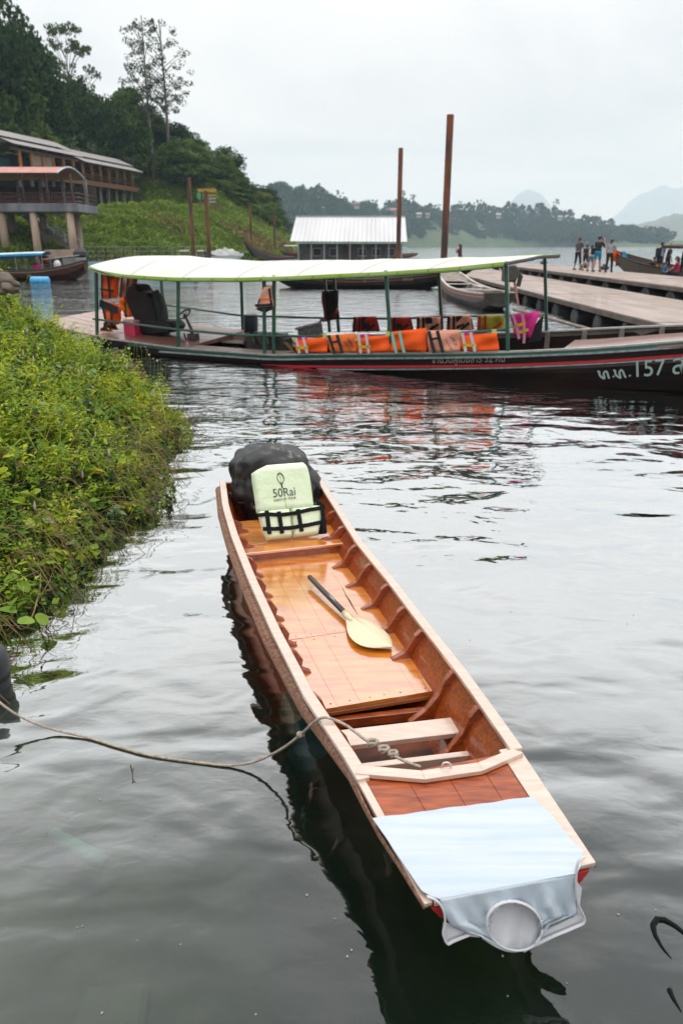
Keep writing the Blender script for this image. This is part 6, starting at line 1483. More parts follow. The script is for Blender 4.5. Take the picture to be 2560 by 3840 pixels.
bt, pt, zt, hb, dd, rr_ = boat('low dark canoe half hidden behind the raised prow', P(1130, 966), P(980, 976), 1.3, 0.4, 1.4, 0.5, black_h, brown_h, pale_in, thwarts=3)
# covered white speed boat
bt, pt, zt, hb, dd, rr_ = boat('small white motor boat under a rumpled white cover near the twin piles', P(780, 984), P(915, 980), 2.0, 0.8, 1.1, 0.8, mat('white_gelcoat', (0.62, 0.66, 0.68), 0.4), blue_aw, white_aw, thwarts=2, name='motor_boat', bow_pow=2)
F = []
for i in range(13):
    s = 0.1 + 0.75 * i / 12; h = 0.25 + 0.75 * math.sin(math.pi * (i / 12)) ** 0.6 + 0.15 * math.sin(i * 2.3)
    F.append([pt(s, lerp(-1.0, 1.0, k / 8) * 1.0, 0.75 + h * (1 - abs(k / 4 - 1) ** 1.6) + 0.06 * math.sin(k * 2 + i)) for k in range(9)])
MB().loft(F).done('boat_cover', mat('grey_tarp', (0.42, 0.43, 0.42), 0.8, (0.30, 0.31, 0.30), 1), bt)
MB().box((0, 0, 0), (0.5, 0.5, 1.0), frame(pt(-0.03, 0, 0.9), dd)).done('outboard_motor', MATS['black_pipe'], bt, bevel=0.1)
# left boat with blue awning
bt, pt, zt, hb, dd, rr_ = boat('brown longtail with pale blue awning moored at the far left below the terrace', P(330, 1048), P(-260, 1050), 2.1, 0.62, 1.3, 1.25, brown_h, mat('dark_rim', (0.05, 0.05, 0.045), 0.6), dark_in, thwarts=3, stripe=mat('faded_stripe', (0.20, 0.13, 0.10), 0.6), stern_w=0.6)
awning(bt, pt, 0.24, 0.92, 1.0, lambda s: 1.62 + 0.06 * math.sin(s * 7), 0.10, mat('pale_blue_awning', (0.50, 0.66, 0.68), 0.6, (0.40, 0.56, 0.60), 1), 0.6, 5, edge=mat('bright_blue', (0.04, 0.28, 0.55), 0.5), post_m=MATS['dull_aluminium'])
for sg in (-1, 1): MB().tube([pt(0.02, sg * 0.7, 1.55), pt(0.25, sg * 0.8, 1.3)], 0.03, 6).done('stern_rail', alu, bt)
MB().prism([pt(0.24, 1.04, 1.60), pt(0.70, 1.04, 1.60), pt(0.70, 1.04, 1.25), pt(0.42, 1.04, 1.32)], rr_ * 0.02).done('side_curtain', MATS['bright_blue'], bt)
om = thing('outboard_motor', 'black outboard motor on the stern of the far left longtail', 'outboard motor', tuple(pt(-0.01, 0, 1.2)))
M = frame(pt(0.03, 0, 1.35), dd)
MB().box((0, 0, 0.30), (0.85, 0.6, 0.55), M).done('engine_cowl', MATS['black_pipe'], om, bevel=0.16); MB().box((0, 0, -0.05), (0.6, 0.4, 0.25), M).done('mount', alu, om, bevel=0.03); MB().box((-0.1, 0, -0.55), (0.25, 0.16, 0.9), M).done('leg', MATS['black_pipe'], om)
for i, (s, o, z, col, lab) in enumerate(((0.20, 0.6, 0.9, 'white', 'white sack on the far left longtail stern'), (0.33, 0.5, 0.75, 'magenta', 'pink bag under the far left longtail awning'), (0.62, 0.2, 0.85, 'black', 'dark heap of gear in the far left longtail'), (0.05, 0.5, 1.3, 'white', 'pale bag beside the far left outboard motor'))):
    p = pt(s, o, z); t = thing('gear_bag', lab, 'bag', tuple(p)); MB().sphere(tuple(p), (0.45 if col == 'black' else 0.26, 0.3, 0.24 if col != 'white' else 0.34), 10, 7).done('bag_body', FAB[col], t, smooth=True)
    MB().tube([p + Vector((-0.12, -0.1, 0.2)), p + Vector((0, -0.12, 0.34)), p + Vector((0.12, -0.1, 0.2))], 0.02, 6).done('bag_strap', FAB['black'], t)
for i, (s, lab) in enumerate(((0.29, 'brown vest hanging under the far left awning'), )):
    p = pt(s, 0.85, 1.5); t = thing('life_vest', lab, 'life vest', tuple(p)); c = [p + dd * -0.3 + Vector((0, 0, -0.55)), p + dd * 0.25 + Vector((0, 0, -0.5)), p + dd * 0.3, p + dd * -0.3]
    quad_pillow(c, rr_, 0.08, 0.03, sd=3).done('vest_panel', FAB['darkred'], t, smooth=True); quad_strap(c, rr_, 0.3, 0, 0.3, 1, 0.06, 0.09).done('strap', FAB['black'], t)
bd = thing('blue_drum', 'light blue plastic drum floating beside the far left longtail', 'drum', tuple(P(145, 1058)))
M = Matrix.Translation(P(145, 1062) + Vector((0, 0.3, 0.14))) @ Matrix.Rotation(R(90), 4, 'Y') @ Matrix.Diagonal((0.66, 0.66, 0.95, 1))
MB().lathe([(0.30, -0.58), (0.36, -0.55), (0.36, -0.2), (0.345, -0.18), (0.36, -0.16), (0.36, 0.16), (0.345, 0.18), (0.36, 0.2), (0.36, 0.55), (0.30, 0.58)], 20, M).done('drum_shell', mat('blue_plastic', (0.06, 0.36, 0.68), 0.4, (0.10, 0.42, 0.72), 4), bd, smooth=True)
MB().lathe([(0.06, 0.0), (0.06, 0.05)], 10, M @ Matrix.Translation((0.15, 0, 0.575))).done('bung', MATS['blue_plastic'], bd)
# right longtail with people
bt, pt, zt, hb, dd, rr_ = boat('longtail with raised prow and brown thatched roof full of tourists at the far jetty', (20.2, 30.5, 0), (16.75, 48.5, 0), 1.9, 0.88, 1.95, 1.0, mat('olive_hull', (0.06, 0.06, 0.04), 0.6, (0.09, 0.05, 0.03), 2), brown_h, dark_in, thwarts=5, bow_pow=2.2, stripe=dull_green)
thatch = mat('brown_thatch', (0.060, 0.028, 0.022), 0.9, (0.03, 0.018, 0.015), 6, bump=0.05, bscale=5)
awning(bt, pt, -0.02, 0.62, 1.0, lambda s: 2.16, 0.06, thatch, 0.8, 4, edge=thatch, post_m=mat('red_pole', (0.34, 0.06, 0.05), 0.5), sag=0.03)
for i, (col, dx, h) in enumerate((('orange', -0.16, 0.55), ('red', -0.02, 0.8), ('cyan', 0.18, 0.6), ('yellow', -0.25, 0.4))):
    p = pt(0.93, 0, zt(0.93) + 0.05) + Vector((dx * 1.6 - 0.2, -0.25, 0)); t = thing('prow_sash', f'{["orange", "red", "bright blue", "yellow"][i]} cloth sash tied to the prow beside the tourists', 'sash', tuple(p), group='sashes on the prow')
    c = [p + Vector((-0.05 + dx * 0.5, 0, -h)), p + Vector((0.30 + dx * 0.8, 0, -h * 0.9)), p + Vector((0.12, 0, 0.06)), p + Vector((-0.06, 0, 0.0))]
    quad_pillow(c, Vector((0, -1, 0)), 0.02, 0.02, sd=i).done('sash_cloth', FAB[col], t, smooth=True)
    MB().sphere(tuple(p + Vector((0.03, 0, 0.04))), 0.06, 8, 6).done('sash_knot', FAB[col], t)

# ------------------------------------------------------------------ floating house
fh = thing('floating_house', 'floating house with a wide plain white metal roof', 'house', tuple(P(1300, 972)))
YE, YR = 78.0, 82.0
e0, e1, r0_, r1_ = PY(1087, 905, YE), PY(1526, 907, YE), PY(1110, 812, YR), PY(1518, 812, YR)
roof_w = mat('white_roof_sheet', (0.60, 0.605, 0.62), 0.5, (0.54, 0.545, 0.56), 0.6, stretch=(1, 0.3, 0.3))
ns = 26
for i in range(ns):
    a, b, c, d = lerp(e0, e1, i / ns), lerp(e0, e1, (i + 1) / ns), lerp(r0_, r1_, (i + 1) / ns), lerp(r0_, r1_, i / ns)
    up_ = Vector((0, -0.5, 0.85)) * 0.05
    F = [[lerp(a, b, u) + up_ * h for u, h in ((0, 0), (0.15, 1), (0.3, 0), (0.65, 0), (0.8, 1), (0.95, 0), (0.998, 0))], [lerp(d, c, u) + up_ * h for u, h in ((0, 0), (0.15, 1), (0.3, 0), (0.65, 0), (0.8, 1), (0.95, 0), (0.998, 0))]]
    o = MB().loft(F).done('roof_sheet', roof_w, fh)
rb0, rb1 = r0_ + Vector((0, 4, -2.4)), r1_ + Vector((0, 4, -2.4))
MB().add([r0_, r1_, rb1, rb0], [(0, 1, 2, 3)]).done('rear_roof', roof_w, fh)
MB().beam(r0_ + Vector((0, 0, 0.03)), r1_ + Vector((0, 0, 0.03)), 0.3, 0.06).done('ridge_cap', roof_w, fh)
zf0 = 0.45; xw0, xw1 = e0.x + 0.8, e1.x - 0.5
gw = mat('grey_boards', (0.10, 0.11, 0.105), 0.8, (0.06, 0.065, 0.06), 2); wallw = mat('weathered_white', (0.30, 0.30, 0.30), 0.7)
MB().box(((xw0 + xw1) / 2, YE + 1.6, 1.35), (xw1 - xw0, 0.12, 1.9)).done('wall', gw, fh)
MB().box(((xw0 + xw1) / 2, YE + 5.2, 1.35), (xw1 - xw0, 0.12, 1.9)).done('wall', gw, fh)
for x in (xw0, xw1): MB().box((x, YE + 3.4, 1.35), (0.12, 3.6, 1.9)).done('wall', gw, fh)
MB().box(((xw0 + xw1) / 2, YE + 3.0, 0.25), (xw1 - xw0 + 1.4, 7.2, 0.3)).done('deck', jet_e, fh)
for i in range(9):
    x = lerp(xw0, xw1, i / 8); MB().box((x, YE + 0.4, 1.3), (0.12, 0.12, 1.95)).done('post', wallw, fh)
for i, x in enumerate((0.18, 0.34, 0.62, 0.76, 0.9)):
    xx = lerp(xw0, xw1, x); w_ = MB().box((xx, YE + 1.52, 1.5), (0.9, 0.06, 0.8)).done('window', wallw, fh); MB().box((xx, YE + 1.48, 1.5), (0.74, 0.04, 0.64)).done('pane', mat('dark_glass', (0.01, 0.012, 0.014), 0.1), w_)
MB().box((lerp(xw0, xw1, 0.48), YE + 1.52, 1.3), (0.9, 0.05, 1.7)).done('door', mat('door_brown', (0.06, 0.04, 0.03), 0.7), fh)

# ------------------------------------------------------------------ restaurant above the slope
rs_t = thing('restaurant', 'long open-sided restaurant with grey roof and orange posts on the hill', 'building', tuple(PY(300, 790, 120)))
ZFL = 11.6
PA, PB = P(60, 640, ZFL), P(505, 702, ZFL)
PA = PY(60, 640, 108); PB = PY(505, 702, 140); PA.z = PB.z = ZFL
rd_ = (PB - PA).normalized(); rn = Vector((-rd_.y, rd_.x, 0)); rn = -rn if rn.x > 0 else rn          # rn points inland
RL = (PB - PA).length
rq = lambda s, o, z: PA + rd_ * (s * RL) + rn * o + Vector((0, 0, z))
org = mat('orange_post', (0.42, 0.17, 0.035), 0.55, (0.33, 0.12, 0.03), 3); conc = mat('concrete', (0.24, 0.22, 0.20), 0.85, (0.15, 0.14, 0.13), 1.2, bump=0.02); roof_g = mat('grey_roof', (0.33, 0.31, 0.31), 0.6, (0.26, 0.245, 0.25), 1.2)
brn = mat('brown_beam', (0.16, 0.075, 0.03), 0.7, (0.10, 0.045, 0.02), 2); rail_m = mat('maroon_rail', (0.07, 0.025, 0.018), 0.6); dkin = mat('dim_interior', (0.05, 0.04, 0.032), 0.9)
for i in range(13):
    s = 0.04 + 0.94 * i / 12; MB().beam(rq(s, 0, -0.2), rq(s, 0, 2.75), 0.32, 0.32, up=(0, 1, 0)).done('post', org, rs_t)
    MB().beam(rq(s, 0.4, -5.6), rq(s, 0.4, -0.4), 0.32, 0.32, up=(0, 1, 0)).done('column', conc, rs_t)
MB().beam(rq(-0.02, 3.2, -0.35), rq(1.02, 3.2, -0.35), 7.0, 0.35).done('floor_slab', brn, rs_t)
MB().beam(rq(-0.02, -0.35, -0.30), rq(1.02, -0.35, -0.30), 0.25, 0.7).done('fascia', org if False else brn, rs_t)
MB().beam(rq(-0.02, -0.1, 2.65), rq(1.02, -0.1, 2.65), 0.2, 0.3).done('eave_beam', brn, rs_t)
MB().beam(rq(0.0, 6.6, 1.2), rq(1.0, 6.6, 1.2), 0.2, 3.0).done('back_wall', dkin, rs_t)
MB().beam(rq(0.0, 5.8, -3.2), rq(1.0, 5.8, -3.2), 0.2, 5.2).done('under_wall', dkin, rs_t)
for sgi, (s0, s1, dz) in enumerate(((-0.05, 0.46, 0.55), (0.47, 1.04, 0.0))):
    rf = MB(); z0 = 2.75 + dz
    for k, (o0, o1, za, zb) in enumerate(((-1.3, 0.7, z0 - 0.25, z0 + 0.55), (0.45, 3.4, z0 + 0.75, z0 + 1.95))):
        for j in range(9):
            sa, sb = lerp(s0, s1, j / 9), lerp(s0, s1, (j + 1) / 9) - 0.001
            MB().prism([rq(sa, o0, za), rq(sb, o0, za), rq(sb, o1, zb), rq(sa, o1, zb)], (0, 0, 0.06)).done('roof_panel', roof_g, rs_t)
    MB().prism([rq(s0, 3.4, z0 + 1.95), rq(s1, 3.4, z0 + 1.95), rq(s1, 8.0, z0), rq(s0, 8.0, z0)], (0, 0, 0.06)).done('rear_roof', roof_g, rs_t)
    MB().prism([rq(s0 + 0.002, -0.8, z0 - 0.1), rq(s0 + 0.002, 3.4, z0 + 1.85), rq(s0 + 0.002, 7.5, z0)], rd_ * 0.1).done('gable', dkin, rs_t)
for k in range(2): MB().tube([rq(0.14, -0.42, 0.5 + 0.45 * k), rq(1.0, -0.42, 0.5 + 0.45 * k)], 0.05, 6).done('rail', rail_m, rs_t)
for i in range(60):
    s = lerp(0.14, 1.0, i / 59); MB().beam(rq(s, -0.42, 0.0), rq(s, -0.42, 0.95), 0.07, 0.05, up=(0, 1, 0)).done('baluster', rail_m, rs_t)
cur = mat('pale_curtain', (0.40, 0.33, 0.28), 0.8, (0.28, 0.22, 0.18), 3, stretch=(1, 1, 0.1))
for s0, s1 in ((0.12, 0.19), (0.20, 0.27)):
    F = [[rq(lerp(s0, s1, i / 24), 0.15 + 0.10 * math.sin(i * 1.6), z) for i in range(25)] for z in (0.3, 2.6)]; MB().loft(F).done('curtain', cur, rs_t)
MB().beam(rq(0.0, 3.0, 0.8), rq(0.10, 3.0, 0.8), 0.1, 2.0).done('teal_panel', mat('teal_board', (0.02, 0.09, 0.08), 0.7), rs_t)
for s in (0.02, 0.07): MB().beam(rq(s, 1.5, 2.3), rq(s + 0.04, 1.5, 2.3), 0.15, 0.08).done('ceiling_light', mat('tube_lamp', (0.6, 0.7, 0.65), 0.4), rs_t)
for s in (0.62, 0.70): MB().box((0, 0, 0), (1.8, 1.2, 0.06), frame(rq(s, 2.2, 1.7), rd_)).done('red_parasol', mat('dull_red_cloth', (0.35, 0.06, 0.05), 0.8), rs_t)

# ------------------------------------------------------------------ terrace on columns
tr_t = thing('terrace', 'concrete terrace on tall columns with a curved pink roof at the left edge', 'building', tuple(PY(200, 935, 82)))
XR, XL, YF, YB = PY(290, 790, 80).x, -50.0, 80.0, 87.0; ZS = 5.35
conc_t = mat('terrace_concrete', (0.22, 0.225, 0.235), 0.85, (0.10, 0.105, 0.115), 0.9, stretch=(1, 1, 0.3), detail=7); col_m = mat('tan_column', (0.42, 0.32, 0.24), 0.85, (0.26, 0.19, 0.14), 0.8, stretch=(1, 1, 0.4), detail=6)
MB().box(((XR + XL) / 2, (YF + YB) / 2, ZS + 0.40), (XR - XL, YB - YF, 0.8)).done('slab', conc_t, tr_t, bevel=0.04)
for px in (5, 40, 125, 160, 262, 287):
    y = YF + 0.5 if px in (5, 125, 262) else YB - 1.2
    p = PY(px, 800, y); zb = max(-0.5, hill_z(p.x, p.y) - 0.6)
    MB().tube([(p.x, p.y, min(zb, 1.6)), (p.x, p.y, ZS + 0.01)], [0.42, 0.36], 14).done('column', col_m, tr_t, smooth=True)
fa, fb = PY(176, 945, YF + 0.4), PY(298, 945, YF + 0.4)
MB().box(((fa.x + fb.x) / 2, YF + 0.6, 1.35), (fb.x - fa.x, 1.6, 0.75)).done('footing', col_m, tr_t, bevel=0.03); MB().box((fb.x - 1.0, YF + 0.6, 0.3), (1.4, 1.4, 1.6)).done('footing_pier', conc, tr_t, bevel=0.05)
ZT_ = ZS + 0.8
for i in range(9):
    x = XR - 0.4 - i * 2.45; MB().beam((x, YF + 0.3, ZT_), (x, YF + 0.3, ZT_ + 2.75), 0.14, 0.14, up=(0, 1, 0)).done('roof_post', rail_m, tr_t); MB().beam((x - 0.6, YB - 0.4, ZT_), (x - 0.6, YB - 0.4, ZT_ + 2.75), 0.3, 0.3, up=(0, 1, 0)).done('rear_post', conc, tr_t)
for k in range(3): MB().tube([(XL, YF + 0.15, ZT_ + 0.2 + 0.4 * k), (XR - 0.1, YF + 0.15, ZT_ + 0.2 + 0.4 * k), (XR - 0.1, YB - 0.3, ZT_ + 0.2 + 0.4 * k)], 0.035, 5).done('rail', rail_m, tr_t)
for i in range(70): MB().beam((XR - 0.2 - i * 0.28, YF + 0.15, ZT_), (XR - 0.2 - i * 0.28, YF + 0.15, ZT_ + 1.0), 0.05, 0.04, up=(0, 1, 0)).done('baluster', rail_m, tr_t)
pk = mat('pink_roof', (0.50, 0.235, 0.20), 0.6, (0.42, 0.19, 0.16), 1.2)
xr = PY(262, 640, YF + 3).x
for i in range(16):
    xa, xb = lerp(XL, xr, i / 16), lerp(XL, xr, (i + 1) / 16) - 0.02
    A_ = [(y, ZT_ + 2.75 + 0.85 * math.sin(math.pi * k / 10)) for k, y in enumerate(np.linspace(YF - 0.9, YB + 0.6, 11))]
    mb = MB().loft([[(xa, y, z) for y, z in A_], [(xb, y, z) for y, z in A_]]); mb.loft([[(xa, y, z - 0.06) for y, z in A_], [(xb, y, z - 0.06) for y, z in A_]], flip=True); mb.done('roof_sheet', pk, tr_t)
MB().tube([(xr + 0.02, y, z - 0.03) for y, z in A_], 0.09, 8).done('roof_arch', mat('pale_arch', (0.42, 0.47, 0.50), 0.5), tr_t)
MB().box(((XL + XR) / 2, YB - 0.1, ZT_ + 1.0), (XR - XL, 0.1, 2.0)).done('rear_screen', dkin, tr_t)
for i in range(3): MB().box((XR - 1.2, YF + 2.5, ZT_ + 0.3 + 0.4 * i), (1.6, 0.5, 0.08)).done('shelf', conc, tr_t)
# outside stair with handrails down to the water
st = thing('stairway', 'concrete stair with pale handrails climbing from the water to the terrace', 'stairs', tuple(PY(230, 930, 84)))
a, b = PY(90, 800, 88), PY(300, 945, 83)
MB().beam(a, b, 1.4, 0.25).done('stair_slab', conc, st)
for k in range(14): MB().box(tuple(lerp(a, b, (k + 0.5) / 14) + Vector((0, 0, 0.18))), (0.4, 1.4, 0.16)).done('step', conc, st)
for o in (-0.7, 0.7): MB().tube([a + Vector((0, o, 1.1)), b + Vector((0, o, 1.1))], 0.06, 6).done('handrail', mat('pale_rail', (0.45, 0.5, 0.5), 0.4), st)
for k in range(6):
    for o in (-0.7, 0.7): p = lerp(a, b, k / 5); MB().tube([p + Vector((0, o, 0)), p + Vector((0, o, 1.1))], 0.045, 5).done('rail_post', MATS['pale_rail'], st)
# gangway with railing at the foot of the slope
gw_t = thing('gangway', 'low floating gangway with criss-cross railing at the foot of the slope', 'gangway', tuple(P(470, 985)))
a, b = PY(335, 972, 84), PY(780, 972, 92); a.z = b.z = 0.5
MB().beam(a, b, 1.6, 0.2).done('gangway_deck', jet_e, gw_t); MB().beam(a - Vector((0, 0.9, 0.2)), b - Vector((0, 0.9, 0.2)), 0.3, 0.4).done('float', mat('pale_blue_float', (0.25, 0.42, 0.50), 0.6), gw_t)
for k in range(15):
    p = lerp(a, b, k / 14); MB().beam(p - Vector((0, 0.7, 0)), p + Vector((0.15, -0.7, 1.5)), 0.06, 0.06).done('rail_post', MATS['black_pipe'], gw_t)
    if k < 9:
        for j in range(3): q = lerp(a, b, (k + j / 3) / 14); MB().beam(q - Vector((0, 0.7, 0)), q + Vector((0.9, -0.7, 1.5)), 0.03, 0.03).done('lattice_bar', MATS['black_pipe'], gw_t)
for h in (0.55, 1.05, 1.5): MB().beam(a + Vector((0, -0.7, h)), b + Vector((0, -0.7, h)), 0.05, 0.05).done('handrail', MATS['dull_aluminium'], gw_t)
for i, px in enumerate((692, 752)):
    p = PY(px, 945, 88); t = thing('white_bench', ['white topped table on the gangway left of the twin piles', 'white chair on the gangway between the twin piles'][i], 'table', (p.x, p.y, 0.6)); MB().box((p.x, p.y, 1.55), (1.0 - 0.4 * i, 0.6, 0.16)).done('top', white_aw, t, bevel=0.03)
    for dx in (-0.36 + 0.12 * i, 0.36 - 0.12 * i): MB().box((p.x + dx, p.y, 1.05), (0.08, 0.5, 0.9)).done('leg', brn, t)
# signs on the path
sg = thing('yellow_sign', 'yellow signboard on the path at the top of the slope', 'sign', tuple(PY(775, 745, 132)))
p = PY(776, 714, 132); MB().box((p.x, p.y, p.z), (3.1, 0.12, 0.5)).done('sign_board', mat('sign_yellow', (0.50, 0.30, 0.02), 0.6, (0.25, 0.14, 0.02), 3), sg)
for k in range(3): MB().box((p.x + 0.3 + 0.25 * k, p.y + 0.02, p.z - 0.75 - 0.5 * k), (2.2 - 0.5 * k, 0.1, 0.26)).done('sign_slat', [MATS['sign_yellow'], wallw, wallw][k], sg)
for dx in (-1.3, 1.3): MB().beam((p.x + dx, p.y + 0.1, p.z - 3.4), (p.x + dx, p.y + 0.1, p.z + 0.2), 0.12, 0.12, up=(0, 1, 0)).done('sign_post', brn, sg)
s2 = thing('green_sign', 'small green shield-shaped sign left of the yellow signboard', 'sign', tuple(PY(746, 750, 131)))
p = PY(746, 735, 131); MB().prism([p + Vector((x, 0, z)) for x, z in ((-0.35, 0.4), (0, 0.55), (0.35, 0.4), (0.32, -0.2), (0, -0.6), (-0.32, -0.2))], (0, 0.08, 0)).done('sign_board', mat('sign_green', (0.03, 0.28, 0.16), 0.5), s2); MB().beam(p + Vector((0, 0.12, -2.4)), p + Vector((0, 0.12, 0)), 0.08, 0.08, up=(0, 1, 0)).done('sign_post', brn, s2)
# houses on the far shore
hw_m = mat('house_white', (0.34, 0.34, 0.33), 0.8); hr_m = mat('house_red', (0.30, 0.10, 0.08), 0.7); hd_m = mat('house_maroon', (0.24, 0.07, 0.06), 0.7)
for px, py, wpx, rm_, lab in ((1472, 792, 34, hr_m, 'small white house with red roof on the far shore beside a pile'), (1337, 768, 30, hd_m, 'small house with dark red roof high on the far shore left of centre'), (1570, 806, 26, hw_m, 'tiny white house on the far shore between the two right piles'), (1602, 806, 22, hr_m, 'tiny red roofed house just left of the tallest pile'), (1868, 808, 24, hw_m, 'tiny white house among far shore trees right of the tallest pile'), (2098, 816, 22, hw_m, 'tiny white house on the far shore above the tourists'), (1050, 792, 24, hw_m, 'small white building in the far trees left of the floating house')):
    y = far_y0(px) + 60; p = PY(px, py, y); w_ = 0.62 * wpx / FPX * y; t = thing('far_house', lab, 'house', (p.x, p.y, p.z - w_ * 0.4), group='houses on the far shore')
    MB().box((p.x, p.y, p.z - w_ * 0.25), (w_, w_ * 0.7, w_ * 0.9)).done('wall', hw_m, t)
    MB().prism([(p.x - w_ * 0.6, p.y - w_ * 0.5, p.z + w_ * 0.15), (p.x - w_ * 0.6, p.y + w_ * 0.5, p.z + w_ * 0.15), (p.x - w_ * 0.6, p.y, p.z + w_ * 0.5)], (w_ * 1.2, 0, 0)).done('roof', rm_, t)
    for dx in (-0.25, 0.2): MB().box((p.x + dx * w_, p.y - w_ * 0.36, p.z - w_ * 0.1), (w_ * 0.2, 0.1, w_ * 0.25)).done('window', MATS['dark_glass'], t)
# rocks at the crest of the bank
rk_m = mat('river_rock', (0.20, 0.165, 0.13), 0.85, (0.09, 0.075, 0.06), 4, bump=0.02, bscale=8)
for i, (px, py, sz) in enumerate(((4, 1045, 0.17), (38, 1080, 0.12), (60, 1066, 0.075), (58, 1086, 0.06), (15, 1090, 0.10))):
    p = bank_hit(px, py, 0.30); mb = MB(); rr2 = random.Random(i + 50)
    mb.sphere((0, 0, 0), 1, 12, 8); mb.v = [tuple(Vector(v) * (1 + 0.18 * math.sin(v[0] * 4 + i) * math.cos(v[1] * 3 + v[2] * 5))) for v in mb.v]
    M = Matrix.Translation(p) @ Euler((0.2, 0.3, i)).to_matrix().to_4x4() @ Matrix.Diagonal((sz, sz * 0.75, sz * 0.5, 1)); mb.v = [tuple(M @ Vector(v)) for v in mb.v]
    tag(mb.done('rock', rk_m, smooth=True), ['largest brown rock at the upper left crest of the bank', 'dark rounded rock below the largest one on the bank crest', 'tan rounded rock nearest the water on the bank crest', 'small pale rock at the foot of the tan one', 'half buried rock among weeds at the bank crest'][i], 'rock', 'rocks at the crest of the bank')
tr2 = thing('mooring_float', 'dark grey rounded float half hidden at the lower left bank edge', 'float', tuple(P(14, 2520, 0)))
M = Matrix.Translation(P(-22, 2570, 0.0)) @ Euler((0.12, 0.15, 0)).to_matrix().to_4x4()
MB().lathe([(0.02, -0.10), (0.075, -0.07), (0.085, 0.02), (0.085, 0.17), (0.07, 0.23), (0.02, 0.26)], 18, M).done('float_shell', mat('float_grey', (0.055, 0.06, 0.065), 0.6, (0.03, 0.032, 0.035), 5), tr2, smooth=True)
MB().lathe([(0.088, 0.07), (0.088, 0.10)], 18, M).done('float_band', mat('band_dark', (0.02, 0.02, 0.02), 0.8), tr2)
# things under and on the near water
sp = thing('sunken_pipe', 'pale blue-green pipe lying under the shallow water', 'pipe', tuple(P(300, 3190, -0.15)))
MB().tube([P(200, 3130, -0.18), P(300, 3185, -0.18), P(395, 3235, -0.20)], 0.032, 12).done('pipe_body', mat('pale_teal_pvc', (0.45, 0.60, 0.58), 0.5), sp, smooth=True)
MB().tube([P(178 + 14 * math.cos(a), 3150 + 30 * math.sin(a), -0.18) for a in [k * 0.4 for k in range(12)]], 0.006, 6).done('wire_loop', MATS['straw_stem'], sp)
ss = MB().box((0, 0, 0), (0.62, 0.42, 0.12), Matrix.Translation(P(190, 3960, -0.42)) @ Matrix.Rotation(R(6), 4, 'Z')).done('sunken_slab', mat('submerged_concrete', (0.30, 0.27, 0.18), 0.9, (0.20, 0.18, 0.12), 3), bevel=0.02); tag(ss, 'pale concrete slab under the water in the lower left corner', 'slab')
fd = MB(); rs = random.Random(77)
for i in range(46):
    p = P(rs.uniform(100, 2500), rs.uniform(2250, 3820), 0.003); 
    if p.z: fd.add([p + Vector((math.cos(a) * 0.0012 * (1 + i % 3), math.sin(a) * 0.0017 * (1 + i % 3), 0)) for a in [k * 1.05 + i for k in range(6)]], [tuple(range(6))])
tag(fd.done('floating_specks', mat('speck_tan', (0.40, 0.34, 0.24), 0.8, (0.24, 0.22, 0.12), 2)), 'tiny leaf flecks drifting on the water', 'leaf litter', kind='stuff')
tw = thing('floating_twig', 'thin dark twig sticking out of the water left of the rope', 'twig', tuple(P(495, 2910, 0)))
MB().tube([P(500, 2935, 0.0), P(497, 2900, 0.02), P(490, 2868, 0.05)], 0.003, 5).done('twig_stem', bark_d, tw); MB().tube([P(497, 2895, 0.025), P(503, 2880, 0.04)], 0.002, 5).done('twig_branch', bark_d, tw)

cd = thing('reflection_curl', 'dark curling reflection modelled as strands on the water at the lower right edge', 'rope', tuple(P(2470, 3480, 0)))  # solid dark strands stand in for the reflection of something out of view
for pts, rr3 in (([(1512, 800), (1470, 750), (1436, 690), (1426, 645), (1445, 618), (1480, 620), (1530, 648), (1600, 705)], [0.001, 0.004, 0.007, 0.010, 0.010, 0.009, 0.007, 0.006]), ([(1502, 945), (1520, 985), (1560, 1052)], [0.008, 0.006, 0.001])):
    q = [P(1300 + x * 0.8036, 2950 + y * 0.8036, 0.002) for x, y in pts]; MB().tube(q, rr3, 6).done('reflection_strand', mat('dark_reflection', (0.006, 0.008, 0.006), 0.6, spec=0.1), cd)
